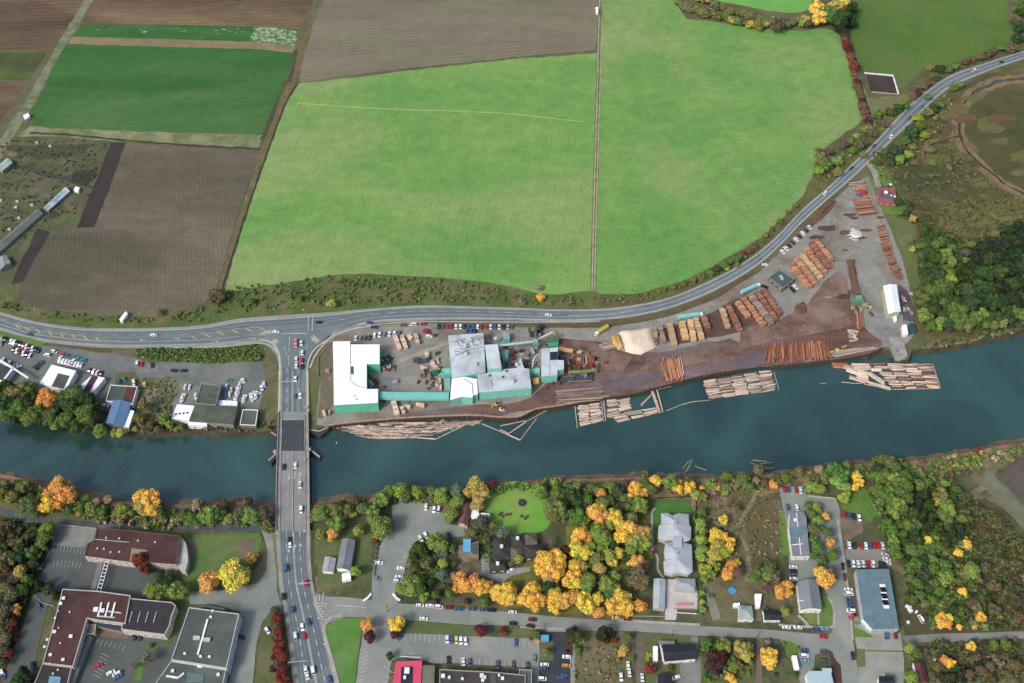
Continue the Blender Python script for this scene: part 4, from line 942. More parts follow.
for x, y, t in ((408,150,'beside the small teal shed'),(428,248,'against the tall narrow hall')):
    q = P(*M2((x,y))[0], 5); e = empty('dust_cyclone', (q.x,q.y,0)); tag(e, 'round white dust cyclone on a stand '+t, 'dust cyclone')
    MB().tube((0,0,3),(0,0,6), .5, 1.5, 12).dome((0,0,6), 1.5, .8).build('drum', PIPE, e); m = MB()
    for dx, dy in ((1,1),(1,-1),(-1,1),(-1,-1)): m.tube((dx*.9,dy*.9,0),(dx*.9,dy*.9,4), .1)
    m.build('stand', METAL, e)
b = Bld('sawmill_hall', 'pale roofed mill building with dark roof opening, east end', 'mill building', M3((130,242),(235,232),(236,312),(272,312),(273,366),(232,373),(232,405),(133,412)), 8, TEAL, RG)
b.panel(M3((185,262),(234,258),(236,312),(188,314)), 'roof_opening', GLASS); b.duct(M3((180,245),(182,405)), .2, .2); b.duct(M3((135,318),(235,312)), .2, .2)
b = Bld('mill_shed', 'long low teal box leaning on the blowpipe tower', 'shed', M3((62,366),(122,360),(124,388),(64,392)), 4, TEAL, RTL)
b = Bld('mill_bin', 'orange topped chip bin beside the east mill building', 'bin', M3((75,424),(115,420),(120,456),(80,462)), 4, (150,120,80), gmat('orange_chips', (222,176,110), (200,150,90), .3, grain=.3))
b = Bld('mill_shed', 'green roofed shed north of the east mill building', 'shed', M3((172,168),(240,172),(240,200),(176,202)), 5, TEALD, smat('mill_green', (84,130,100)))
b = Bld('mill_shed', 'upper teal roofed kiln box west of the main halls', 'shed', M2((70,336),(128,334),(130,368),(78,374)), 5, TEAL, RTL, para=TEAL)
b = Bld('mill_shed', 'lower teal roofed kiln box with open top, near the conveyor', 'shed', M2((88,392),(126,392),(126,470),(92,474)), 5, TEAL, smat('dusty_teal', (142,186,182)))
def conveyor(name, label, pts, frame, z, w, h, mat, legs=True):
    l = [P(x, y, zz) for (x, y), zz in zip(frame(*pts), z if isinstance(z, (list,tuple)) else [z]*len(pts))]
    b0 = l[0].copy(); b0.z = 0; e = empty(name, b0); m = MB()
    for a, b in zip(l, l[1:]): m.beam(a-b0, b-b0, w, h)
    m.build('gallery', mat, e)
    m = MB(); k = 0
    for a, b in zip(l, l[1:]):
        n = max(1, int((b-a).length/9))
        for i in range(n+1):
            p = a.lerp(b, i/n)-b0
            for sx in (-w*.35, w*.35): m.tube((p.x+sx*.5,p.y+sx,0),(p.x+sx*.5,p.y+sx,p.z-h*.4), .14, .14, 5)
    m.build('support_frame', METAL, e); tag(e, label, 'conveyor')
conveyor('conveyor_gallery', 'long teal enclosed conveyor gallery joining the white hall to the main mill', [(362,500),(460,505),(800,506)], M1, 5.5, 5.0, 2.6, gmat('teal_gallery', (134,208,192), (120,198,180), .3, grain=.08))
conveyor('conveyor_gallery', 'slim pale conveyor from the tall hall to the blowpipe tower', [(436,190),(640,165)], M2, 9, 1.2, 1.0, gmat('pale_conveyor', (190,214,206)))
conveyor('conveyor_gallery', 'slim tan conveyor rising from the tower to the chip yard', [(640,165),(760,108)], M2, [9,11], 1.2, .9, gmat('tan_conveyor', (208,198,170)))
conveyor('conveyor_gallery', 'slim pale duct line crossing the wide hall roof', [(160,245),(235,212),(342,190)], M2, 10.4, .8, .7, gmat('pale_conveyor', (190,214,206)))
conveyor('log_infeed', 'yellow-green log infeed beam south of the two red debarkers', [(300,388),(400,382),(476,374)], M3, 3.4, 1.8, 1.1, gmat('olive_paint', (146,150,96), (128,132,84), .4, grain=.2))
conveyor('conveyor_gallery', 'curved white blowpipe dropping beside the pale hall', [(668,245),(650,262),(640,285),(636,325)], M2, [9,9,8,6], .8, .8, PIPE)
def machine(name, label, cat, px, py, boxes, z0=0):
    """boxes: part name, x, y, z, sx, sy, sz, colour, rz"""
    e = empty(name, P(px, py, z0)); tag(e, label, cat)
    for nm, x, y, z, sx, sy, sz, c, rz in boxes:
        MB().box((x,y,z), (sx,sy,sz), R(rz)).build(nm, PAINTO, e, color=lin(c))
    return e
machine('debarker', 'left rust red debarking machine east of the mill', 'machine', *M3((365,335))[0], [('housing',0,0,2,4.5,6,3,(134,80,66),5),('hood',0,1,3.9,2.6,2.6,.8,(190,150,120),5),('feed_roller',0,-4,1.6,2,3,.8,(110,80,70),5),('walkway',3,0,2.4,.9,8,.2,(150,150,140),5)])
machine('debarker', 'right rust red debarking machine east of the mill', 'machine', *M3((440,325))[0], [('housing',0,0,2,4.5,5.5,3,(150,78,64),0),('hood',-.6,1,3.8,2,3,.7,(140,96,80),0),('feed_roller',0,-4,1.6,2,3,.8,(110,80,70),0),('walkway',-3.4,0,2.8,1,7,.2,(176,176,160),0)])
machine('blowpipe_tower', 'grey green pipe tower between the main hall and east building', 'machine', *M2((655,215))[0], [('tower',0,0,5,3,3,10,(150,176,164),10),('platform',0,0,8,5,5,.2,(130,132,120),10),('motor',1,2,10.4,1.6,1.6,.8,(90,96,94),10),('chute',-2,-4,3,1.6,5,1.6,(160,184,176),20),('catwalk',0,6,6,1,9,.2,(120,122,110),0)])
machine('chip_screen', 'dark cluttered machinery north-west of the east mill building', 'machine', *M3((90,150))[0], [('frame',0,0,2,7,6,4,(84,80,72),0),('screen',-1,1,4.3,3,4,.6,(128,120,106),0),('chute',3,-2,3,1.6,5,2,(136,160,150),15),('motor',-2,-2,4.4,1.4,1.2,.8,(60,60,58),0)])
machine('sorting_table', 'dark log sorting deck below the yellow-green infeed beam', 'machine', *M3((350,430))[0], [('deck',0,0,1.1,22,5,1.4,(78,76,76),4),('chain_guard',-5,1,2,8,1,.5,(110,112,108),4),('cab',6,1,2.8,2.2,2.4,2,(120,136,136),4),('walkway',2,-3,1.9,16,.8,.15,(140,134,120),4)])
machine('debris_bin', 'open bin of yellow bark debris right of east mill roof', 'bin', *M3((285,262))[0], [('bin',0,0,1,11,4,2,(110,96,76),-12),('debris',0,.2,2.2,9.5,3,.8,(214,176,118),-12)])
b = machine('front_loader', 'yellow front loader working on the wharf below the hall', 'loader', *M2((415,562))[0], [('body',0,0,1.4,3.4,2.2,1.4,(206,178,90),20),('cab',.3,.1,2.7,1.5,1.6,1.3,(60,64,62),20),('bucket',-3,-1,.7,1.2,2.8,.9,(150,140,90),20),('arm',-1.9,-.7,1.3,1.8,.8,.4,(190,160,80),20)])
for a_, b_2 in ((1.1,1.2),(1.1,-1.2),(-1.3,1.2),(-1.3,-1.2)): MB().tube((a_,b_2-.25,.7),(a_,b_2+.25,.7), .7, .7, 12).build('wheel', TYRE, b)
machine('front_loader', 'small white loader right of the yellow one on the wharf', 'loader', *M2((445,592))[0], [('body',0,0,1.2,3,2,1.2,(220,220,206),-20),('cab',.2,0,2.3,1.3,1.5,1.1,(60,64,62),-20),('bucket',2.2,-.8,.6,1,2.4,.7,(150,150,140),-20)])
# wharf wall
m = MB(); wl = [P(x, y, 0) for x, y in NB if 312 < x < 884]; wl = resample(smooth_line(wl, 4), 240)
w0 = offset_line(wl, -.55); e = empty('wharf_wall', wl[0]); tag(e, 'long brown timber wharf wall edging the sawmill along the river', 'wharf wall')
for i in range(len(wl)-1):
    a, b_, c, d = wl[i]-wl[0], wl[i+1]-wl[0], w0[i+1]-wl[0], w0[i]-wl[0]
    m.poly([(d.x,d.y,.3),(c.x,c.y,.3),(b_.x,b_.y,.3),(a.x,a.y,.3)]); m.poly([(d.x,d.y,-5),(c.x,c.y,-5),(c.x,c.y,.3),(d.x,d.y,.3)]); m.poly([(b_.x,b_.y,.3),(b_.x,b_.y,-.1),(a.x,a.y,-.1),(a.x,a.y,.3)][::-1])
m.build('sheet_piling', gmat('wharf_timber', (104,78,68), (84,64,58), .3, grain=.3), e)
m = MB(); ls = offset_line([p-wl[0] for p in wl[:118]], .4)
for a, b_ in zip(ls, ls[1:]): m.beam(a+Vector((0,0,.55)), b_+Vector((0,0,.55)), .9, .5)
m.build('bull_rail', gmat('pale_timber', (186,166,142), (160,138,118), .5, grain=.25), e)
m = MB()
for i in range(2, len(w0), 2): p = w0[i]-wl[0]; m.tube((p.x,p.y-.25,-5),(p.x,p.y-.25,.5), .22, .22, 6)
m.build('piles', FEND, e)
# pier at the east end
pw = ccw([P(x, y, .6) for x, y in W6((470,250),(560,255),(600,380),(545,415),(515,400),(490,300))]); pc = Vector((pw[0].x, pw[0].y, 0)); e = empty('loading_pier', pc); tag(e, 'stubby concrete loading pier at the east end of the log yard', 'pier')
MB().prism([(p.x-pc.x,p.y-pc.y) for p in pw], -.4, .6, bottom=True).build('deck', CONCB, e)
for p in pw: MB().tube((p.x-pc.x, p.y-pc.y+.6, -5), (p.x-pc.x, p.y-pc.y+.6, -.4), .5).build('pile', FEND, e)
MB().box((P(*W6((525,345))[0],1)-pc), (2,2,1)).build('winch', gmat('winch_blue', (90,150,160)), e)
# office and sheds of the log yard
b = Bld('yard_office', 'dark square roofed yard office on a pale gravel pad', 'office', Q1((862,398),(918,358),(998,405),(935,455)), 4, (112,96,84), RGN, para=(150,152,146), win=1)
for x, y in ((925,395),(932,406)): b.vent(*Q1((x,y))[0], 1.6, 1.6, 1)
for i, (x, y) in enumerate(Q1((845,432),(985,455))): pass
b = Bld('warehouse', 'white roofed warehouse at the east end of the log yard', 'warehouse', W6((432,-97),(523,-105),(552,80),(468,96)), 6.5, (196,200,168), RW, kind='gable', rise=1.2)
b = Bld('site_hut', 'small white roofed hut beside the teal container', 'hut', W6((560,172),(592,168),(602,232),(568,238)), 3, WH, RW)
b = Bld('site_hut', 'tiny white box just south of the white warehouse', 'hut', W6((502,110),(522,108),(526,140),(508,142)), 2.4, WH, RW)
b = Bld('shipping_container', 'dark teal container right of the small white hut', 'container', W6((610,158),(645,160),(655,215),(618,222)), 2.8, (60,110,108), smat('dark_teal', (58,92,92)))
b = Bld('brick_house', 'red walled square house with white roof domes by the highway', 'house', Q2((862,205),(985,212),(1000,320),(868,308)), 3.6, (158,96,92), smat('brick_red', (158,104,98)), para=(176,112,104), win=1)
b.panel(Q2((880,225),(975,232),(985,290),(885,280)), 'roof_deck', smat('purple_grey', (112,102,112)))
b.vent(*Q2((920,242))[0], 2.6, 2.6, 1, WHITE, 'r', 'roof_dome'); b.vent(*Q2((986,270))[0], 1.4, 1.4, .6, WHITE, 'r', 'roof_dome'); b.vent(*Q2((960,262))[0], 1.1, 1.1, .6, WHITE, 'r', 'roof_dome')
e = empty('satellite_dish', P(*Q2((950,190))[0], 0)); MB().tube((0,0,0),(0,0,1.6), .12).build('mast', METAL, e); MB().dome((0,0,1.6), 1.4, .5).build('dish', WHITE, e); tag(e, 'white satellite dish behind the red walled house', 'satellite dish')
machine('log_crane', 'red log crane with grey boom at the top of the yard', 'crane', *Q2((745,245))[0], [('base',0,0,1,4,3,1.6,(196,60,50),-20),('cab',1,.6,2.7,1.8,1.8,1.6,(210,70,56),-20),('boom',-4,1,2.6,7,.7,.7,(210,96,76),10),('counterweight',2.8,-.8,1.8,1.6,2.4,1.2,(160,50,44),-20),('truck_bed',-3,-3,1,5,2.4,.8,(92,104,128),-10)])
machine('debarking_plant', 'green machine at the foot of the log infeed line', 'machine', *D4((345,395))[0], [('housing',0,0,2.5,8,7,4,(104,136,112),5),('hood',1,1,5,4,3,1,(128,164,140),5),('chute',5,-3,2,4,2,2,(160,160,120),-20),('cab',-2,3,3.5,3,2.4,2.6,(86,120,110),5)])
conveyor('log_infeed', 'brown log infeed line running north from the green machine', [(325,268),(335,320),(348,372)], D4, 2.4, 4.0, 1.4, gmat('infeed_brown', (104,80,66), (124,96,78), .4, grain=.3))
machine('log_grapple', 'yellow grapple loader near the east end of the wharf', 'loader', *W6((125,350))[0], [('body',0,0,1.2,4,2.6,1.6,(206,190,120),20),('cab',.8,.4,2.5,1.5,1.5,1.2,(70,70,62),20),('boom',3.5,2,2.4,5,.5,.5,(214,200,150),25),('counterweight',-2,-.8,1.2,1.2,2.2,1,(190,170,110),20)])
machine('log_grapple', 'pale grapple loader beside the barked log pile', 'loader', *W6((240,262))[0], [('body',0,0,1.2,3.6,2.6,1.6,(214,204,168),-40),('cab',.8,-.4,2.5,1.5,1.5,1.2,(70,70,62),-40),('boom',-2.6,3,2.4,6,.5,.5,(214,208,180),-45)])
# sawdust pile
def mound(name, px, h, mat, label, cat, n=26, z0=.2):
    w = ccw([P(x, y, 0) for x, y in px]); w = rough_edge(w, .5, 4); c = sum(w, Vector((0,0,0)))/len(w); m = MB(); rings = 7; N_ = len(w)
    for k in range(rings):
        t = k/rings; zz = h*min(1, t*2.4)**.8
        for p in w:
            q = c+(p-c)*(1-t*.95); jz = random.uniform(-.1,.1)*h*(k > 0)
            m.v.append((q.x-c.x, q.y-c.y, zz+jz+(z0 if k == 0 else z0)))
    m.v.append((0,0,h+z0)); T = len(m.v)-1
    for k in range(rings-1):
        for i in range(N_): j = (i+1) % N_; m.f.append((k*N_+i, k*N_+j, (k+1)*N_+j, (k+1)*N_+i))
    for i in range(N_): m.f.append(((rings-1)*N_+i, (rings-1)*N_+(i+1) % N_, T))
    o = m.build(name, mat, smooth=True); o.location = (c.x, c.y, 0); tag(o, label, cat); return o
SAW = gmat('sawdust', (238,220,196), (222,202,176), .12, grain=.14)
mound('sawdust_pile', D2((542,150),(560,140),(690,124),(712,210),(700,225),(640,250),(600,245),(572,236)), 3.2, SAW, 'large cream sawdust pile west of the lumber stacks', 'sawdust pile')
mound('sawdust_pile', D2((505,165),(545,158),(560,210),(540,230),(515,205)), 2, gmat('orange_chips', (222,176,110)), 'low orange chip heap left of the large sawdust pile', 'chip pile')
mound('bark_heap', Q2((500,310),(545,290),(560,308),(480,370),(420,420),(400,400)), 1.6, gmat('bark_heap', (126,92,74), (104,80,66), .3, grain=.4), 'narrow brown bark heap between highway and yard entrance', 'bark heap')
mound('lime_heap', Q2((645,530),(690,505),(735,540),(745,565),(700,580),(660,565)), .8, gmat('spilled_lime', (226,220,216)), 'flat white heap in the middle of the yard entrance', 'white heap')
mound('bark_heap', D4((165,402),(190,392),(202,418),(180,434),(160,424)), 1.2, gmat('bark_heap', (126,92,74)), 'dark bark heap south-east of the yard office', 'bark heap')
# west side businesses
b = Bld('car_showroom', 'white framed showroom with dark inset roof beside the car lots', 'showroom', C6((235,295),(347,322),(300,412),(180,382)), 5, WH, RW)
b.panel(C6((265,335),(318,347),(290,405),(235,395)), 'inset_roof', ROL, .3)
b = Bld('showroom_canopy', 'dark roofed dealership at the left edge with white beams', 'showroom', C6((-30,268),(60,312),(15,372),(-30,360)), 5, WH, RD, para=WH)
b.duct(C6((60,312),(18,368)), 1.6, .6, 'white_beam', WHITE); b.duct(C6((0,275),(60,312),(130,358)), 1.2, .6, 'white_beam', WHITE)
b = Bld('workshop', 'narrow workshop with brown centre roof and white side roofs', 'workshop', C6((420,342),(478,355),(405,445),(342,412)), 4.5, WH, RW)
b.panel(C6((420,343),(448,350),(402,430),(376,420)), 'brown_roof_strip', RMAR, .3); b.vent(*C6((360,400))[0], 3, 3, .8, WHITE)
b = Bld('workshop', 'flat workshop with green and maroon roof north of blue roof', 'workshop', C6((505,388),(628,396),(605,478),(482,462)), 4.5, WH, RGN, para=WH)
b.panel(C6((578,394),(624,398),(600,474),(560,466)), 'maroon_roof', RMAR, .2)
b = Bld('boat_shed', 'blue and silver gabled boat shed above the river trees', 'boat shed', C6((515,455),(600,468),(560,575),(482,562)), 5, (120,130,150), RBLUE, kind='gable', rise=1.6)
b = Bld('annex', 'white roofed annex attached to the right of the blue shed', 'annex', C6((592,500),(612,506),(586,584),(558,576)), 4, WH, RW)
b = Bld('boat_store', 'tall rectangular grey-green roofed store at the boatyard entrance', 'store', C7((325,382),(415,390),(392,482),(298,474)), 5, GY, ROL, para=(150,160,150))
b = Bld('boat_store', 'largest dark mottled roof of the boatyard by the river', 'store', C7((296,476),(490,486),(470,567),(270,552)), 5, GY, ROL)
b = Bld('boat_canopy', 'white canopy roof at the left of the boatyard buildings', 'canopy', C7((215,475),(294,482),(268,549),(188,541)), 4, WH, RW)
for x in range(4): b.vent(*C7((210+x*17,522-x*2))[0], .8, 1, .5, GLASS, name='skylight')
b = Bld('annex', 'white strip roof along the river side of the boatyard', 'annex', C7((268,550),(352,556),(350,572),(264,570)), 4, WH, RW)
b = Bld('boat_store', 'small square grey roofed boatyard store next to the bridge bank', 'store', C7((514,500),(584,502),(574,574),(500,570)), 4.5, (120,124,118), RGY, para=WH)
for i in range(4): b = Bld('shipping_container', None, None, C7((398+i*23,456+i),(420+i*23,457+i),(418+i*23,480+i),(396+i*23,479+i)), 2.6, WH, RW); reg(b.e, 'white container', 'in the row north of the largest boatyard roof', 'container', 'white boatyard containers', 398+i, 456)
# farm at the left edge
def glasshouse(name, label, px, h, mat):
    return Bld(name, label, 'greenhouse', px, h, (150,154,146), mat, kind='gable', rise=1.2)
glasshouse('greenhouse', 'long grey greenhouse beside the left field, reaching the picture edge', BB((188,354),(222,374),(-20,590),(-50,560)), 2.4, smat('dull_plastic', (118,124,118), (104,110,106)))
glasshouse('greenhouse', 'white and blue roofed greenhouse at the head of the long one', BB((335,240),(358,262),(246,362),(222,348)), 2.4, smat('white_plastic', (206,214,214), (120,150,176), scale=.2))
Bld('farm_shed', 'small white square shed right of the greenhouses', 'shed', BB((385,238),(408,244),(400,262),(378,256)), 2.6, WH, RW)
Bld('farm_shed', 'pale green gabled barn at the left picture edge', 'barn', BB((35,92),(65,115),(10,160),(-20,140)), 3.5, GY, smat('pale_green', (176,196,186)), kind='gable', rise=1)
Bld('farm_shed', 'grey roofed barn below the long greenhouse at the picture edge', 'barn', BB((-5,602),(32,590),(56,628),(0,665)), 3.5, GY, smat('pale_grey', (160,164,158)), kind='gable', rise=1)
for i, (x, y) in enumerate(((62,128),(82,350),(98,404),(165,338),(190,18),(258,36),(5,315),(50,462),(90,320),(222,168))):
    p = P(*BB((x,y))[0], 0); o = MB().box((0,0,.7), (2.2,1.7,1.4), .5, top=.85).box((0,0,1.5), (2.0,1.5,.12), .5).build('farm_crate', gmat('pale_crate', (214,212,204)) if i < 9 else RMAR); o.location = p
    reg(o, 'pale farm box' if i < 9 else 'maroon farm box', 'lying in the farmyard at the left edge', 'box', 'farmyard boxes', x, y)
o = Bld('billboard', 'white slanted roadside board between field and highway', 'sign board', C6((543,88),(572,52),(582,62),(556,97)), 3, WH, RW)
Bld('field_shed', 'tiny white shed at the top of the long field track', 'shed', A3((334,28),(345,28),(345,50),(336,50)), 2.6, WH, RW)
Bld('farm_shed', 'pale shed beside the diagonal field track at the left', 'shed', A1((92,462),(112,452),(120,464),(100,480)), 2.6, WH, RW)
e = empty('compost_bay', P(*A4((455,335))[0], 0)); tag(e, 'rectangular compost bay with white walls in the dull green field', 'compost bay'); c0 = e.location
for a, b_ in (((385,292),(500,302)),((500,302),(522,377)),((522,377),(415,368))):
    MB().beam(P(*A4(a)[0], .7)-c0, P(*A4(b_)[0], .7)-c0, .9 if a != (522,377) else .5, 1.0).build('retaining_wall', WHITE if a != (522,377) else CONC, e)
# ------------------------------------------------------------------ town buildings
b = Bld('school_building', 'north school block with flat brown roof and white south wall', 'school', [(97.5,528.5),(130,530.5),(180,536),(176.5,564.5),(155,563),(129.5,562),(84.5,556),(88.5,543.5),(94.3,541)], 7, (212,208,192), RBR, para=(110,84,78), win=2)
for x, y in ((485,402),(545,405),(630,415),(708,422),(445,450),(475,452),(505,468),(545,466)): b.vent(*E7((x,y))[0], .9, .9, .6)
b.duct(E7((430,408),(590,422)), .3, .3); b.panel(E7((600,448),(672,456),(668,520),(590,512)), 'roof_court', gmat('tan_court', (150,140,120)), .2)
b = Bld('stair_block', 'white stair block on the east end of the north school', 'stair block', F1((165,214),(180,236),(184,262),(186,290),(178,326),(160,320),(150,302),(160,262)), 5, (226,222,208), smat('cream', (206,200,186)))
b = Bld('school_building', 'L-shaped south school block with brown roof and pale ducts', 'school', E8((300,235),(470,245),(625,266),(600,402),(475,386),(418,376),(350,607),(205,590),(250,430)), 7, (202,196,180), RBR, para=(204,200,190), win=1)
for x, y, s in ((305,280,2.6),(292,305,2.4),(335,345,1),(265,375,1.4),(282,422,1),(262,440,2.6),(340,462,2.6),(228,478,1.8),(215,512,2),(243,550,2.4),(303,573,2.4),(290,495,1),(240,592,1),(280,340,1)): b.vent(*E8((x,y))[0], s*.62, s*.55, .8, WHITE)
b.duct(E8((455,335),(580,350)), 0.7, .6, mat=PIPE); b.duct(E8((468,365),(550,372)), 0.7, .6, mat=PIPE)
for x in (475,510,540): b.duct(E8((x+12,300),(x-6,368)), .9, .8, mat=WHITE)
b.vent(*E8((460,335))[0], 2.2, 2.2, 1.2, WHITE); b.vent(*E8((492,340))[0], 1.8, 1.8, 1.2, WHITE)
b = Bld('school_building', 'school wing with black gravel roof between brown block and gym', 'school', F1((0,412),(135,425),(148,436),(134,470),(128,500),(112,530),(30,520),(-28,512)), 6.5, (214,208,192), smat('black_gravel', (58,54,58), (68,64,68)), para=(206,200,188), win=1)
for x in range(4): b.duct(F1((8+x*26,455),(-2+x*26,490)), .35, .4)
b = Bld('school_building', 'low dark school wing with blue skylight at the bottom edge', 'school', E8((205,592),(345,608),(318,720),(150,720)), 5, (186,180,168), smat('black_gravel', (58,54,58)), para=(196,190,176))
b.panel(E8((238,650),(292,655),(286,690),(230,688)), 'skylight', smat('sky_blue', (130,170,190)), .4)
for x, y in ((278,622),(255,640)): b.vent(*E8((x,y))[0], .9, .9, .6)
b = Bld('covered_walkway', 'grey roofed walkway running down the school courtyard', 'walkway', E8((420,455),(440,460),(352,683),(312,683),(360,600)), 3, GY, smat('walk_grey', (140,138,132)))
b = Bld('pavilion', 'small square tan pavilion in the school courtyard corner', 'pavilion', E8((410,408),(460,404),(455,450),(402,452)), 3.6, (170,160,140), smat('tan_roof', (150,140,124)), para=(190,182,166))
b = Bld('atrium', 'grid-glazed dark courtyard roof below the school ducts', 'atrium', E8((425,378),(600,402),(590,438),(420,402)), 4, (150,146,136), smat('grid_glass', (62,70,76), stripe=(0,2,.5,0), grain=.3))
e = empty('covered_walkway', P(*E8((475,180))[0], 0)); c0 = e.location; tag(e, 'white lattice bridge walkway joining the two school blocks', 'walkway')
m = MB(); A_, B_ = P(*E8((502,105))[0], 4)-c0, P(*E8((462,245))[0], 4)-c0; dd = Vector((2.2,0,0))
m.beam(A_, B_, .3, .4); m.beam(A_+dd, B_+dd, .3, .4)
for i in range(9): p = A_.lerp(B_, i/8); m.beam(p, p+dd, .4, .3)
m.build('lattice', WHITE, e); MB().beam(A_-dd*1.2-Vector((0,0,.5)), B_-dd*1.2-Vector((0,0,.5)), 3, .2).build('roof', smat('walk_grey', (140,138,132)), e)
m = MB()
for i in range(0, 9, 2): p = A_.lerp(B_, i/8); m.tube((p.x,p.y,0),(p.x,p.y,4), .12); m.tube((p.x+2.2,p.y,0),(p.x+2.2,p.y,4), .12)
m.build('posts', METAL, e)
b = Bld('gymnasium', 'large grey flat roofed gymnasium with central duct and pale rim', 'gymnasium', GB((158,95),(428,130),(360,425),(62,378)), 8.5, (214,214,208), RGY, para=(206,206,200))
b.duct(GB((258,160),(205,350)), 1, .9, mat=WHITE); b.vent(*GB((200,262))[0], 3.2, 1.8, 1.3, PIPE); b.vent(*GB((255,272))[0], 3.2, 1.8, 1.3, PIPE)
for x, y in ((135,345),(220,360),(268,362),(285,115),(275,148)): b.vent(*GB((x,y))[0], 1.2, 1.0, .8, WHITE)
b.duct(GB((225,85),(350,105)), .8, .8, 'rim_step', RGY)
b = Bld('gymnasium', 'lower gymnasium entrance wing with striped skylight at bottom edge', 'entrance wing', GB((62,384),(358,430),(330,560),(-60,560),(0,470)), 6, (206,206,200), RGY, para=(200,200,196))
b.panel(GB((148,445),(240,455),(232,500),(140,498)), 'skylight', smat('stripe_glass', (110,130,130), stripe=(90,1.6,.5,0)), .4); b.vent(*GB((218,412))[0], 2.4, 1.6, .8, WHITE); b.vent(*GB((315,458))[0], 1.4, 1.4, .8, WHITE); b.vent(*GB((70,438))[0], 1.4, 1.4, .8, WHITE)
b.duct(GB((35,465),(100,475),(130,450)), 1.0, .7, 'parapet_step', WHITE)
# riverside house and shed
Bld('house', 'long grey roofed house beside the bridge ramp', 'house', F2((310,198),(354,202),(336,305),(290,298)), 4, WH, RGR, kind='gable', rise=1.6, win=1)
Bld('garage', 'pale grey roofed garage left of the long grey house', 'garage', F2((252,258),(290,263),(280,310),(242,308)), 3, WH, smat('light_grey', (176,182,180)), kind='gable', rise=.9)
b = Bld('cafe_building', 'brown gabled building between the car park and green lawn', 'restaurant', F3((430,148),(466,165),(445,256),(400,242)), 4.5, (196,180,164), smat('brown_red', (122,88,84)), kind='gable', rise=1.8, win=1)
Bld('annex', 'white ridged roof next to the brown gabled building', 'annex', F3((462,168),(492,180),(502,215),(484,228),(466,226),(458,210)), 3.6, WH, RW)
Bld('marquee', 'white rectangular marquee at the left edge of the lawn', 'marquee', F3((505,195),(546,197),(545,221),(503,220)), 3, WH, RW)
b = Bld('timber_house', 'timber house with bright blue pool roof north of orange trees', 'house', F3((402,345),(495,325),(495,400),(440,400),(402,385)), 4, (150,130,104), smat('weathered', (140,136,120)))
b.panel(F3((425,318),(460,318),(458,376),(424,374)), 'blue_pool_cover', gmat('pool_cover', (116,186,222), (100,172,210), .5, grain=.06), .8); b.panel(F3((465,335),(492,335),(492,385),(465,385)), 'roof_garden', ROL, .3)
Bld('annex', 'small tan hut below the blue pool roof', 'hut', F3((420,390),(455,385),(458,405),(424,412)), 3, (190,176,150), smat('tan_roof', (150,140,124)))
RK = smat('black_shake', (60,60,60), (76,74,70), grain=.3); RK2 = smat('brown_shake', (116,104,92), (96,88,80), grain=.3)
for i, (q, r_, lb) in enumerate((([(560,310),(638,300),(640,405),(560,415)], RK, 'black shake roofed lodge wing beside the pool house'), ([(640,295),(700,290),(705,345),(642,350)], RK, 'black hipped lodge roof with white vents'), ([(705,290),(760,288),(765,338),(708,342)], RK2, 'brown shake roofed corner of the lodge near the lawn'), ([(700,345),(790,338),(792,395),(702,405)], RK, 'long black lodge roof above the driveway'), ([(540,415),(620,410),(622,455),(545,460)], RK, 'low black lodge roof nearest the gravel drive'), ([(640,352),(698,348),(700,415),(642,420)], RK2, 'brown hipped lodge roof in the middle of the cluster'))):
    b = Bld('lodge', lb, 'lodge', F3(*q), 4.5, (110,96,80), r_, kind='hip', rise=2, win=1)
    if i in (0,1,4): b.vent(*[sum(v)/4 for v in zip(*F3(*q))], 1.6, 1.6, 3, WHITE)
# big hipped house
RHP = smat('hip_grey', (190,196,200), (176,182,188))
RHD = smat('hip_dark', (140,146,150))
def lobed(name, label, px, h, rise, wall, roof, frame, par=None):
    """roof with many facets: outline rises to a short ridge"""
    pts = ccw([P(x, y, h) for x, y in frame(*px)]); c = sum(pts, Vector((0,0,0)))/len(pts); e = par or empty(name, (c.x,c.y,0)); off = Vector((c.x-e.location.x, c.y-e.location.y, 0)); n0 = set(bpy.data.objects)
    if not par: tag(e, label, 'house')
    loc = [p-Vector((c.x,c.y,0)) for p in pts]; MB().prism([(p.x,p.y) for p in shrink(loc, .6)], 0, h-.1).build('wall', wmat(wall), e)
    m = MB(); ys = [p.y for p in loc]; r = (max(ys)-min(ys))*.16
    for i in range(len(loc)):
        a, b_ = loc[i], loc[(i+1) % len(loc)]; ra = Vector((a.x*.12, max(-r, min(r, a.y*.6)), h+rise)); rb = Vector((b_.x*.12, max(-r, min(r, b_.y*.6)), h+rise))
        m.poly([a, b_, rb]); m.poly([a, rb, ra]); m.poly([(a.x,a.y,h-.2), (b_.x,b_.y,h-.2), b_, a])
    m.poly([(a.x*.12, max(-r, min(r, a.y*.6)), h+rise+.02) for a in loc])
    m.build('roof', roof, e)
    MB().box((0.5,1,h+rise+.5), (.9,.9,1.4)).build('chimney', CONC, e)
    for o in set(bpy.data.objects)-n0:
        if o is not e: o.location = off
    return e
hh = lobed('house', 'big pale grey two-part hip-roofed house on its own lawn', [(125,255),(150,252),(172,262),(195,254),(235,258),(238,300),(246,312),(244,360),(215,372),(195,366),(165,362),(140,364),(112,355),(115,305),(126,295)], 5, 3, (206,204,196), RHP, F5)
lobed('house', '', [(142,374),(175,370),(195,372),(216,372),(248,380),(252,490),(236,500),(200,492),(170,498),(138,490),(134,450),(142,440),(136,410)], 5, 3, (206,204,196), RHP, F5, hh)
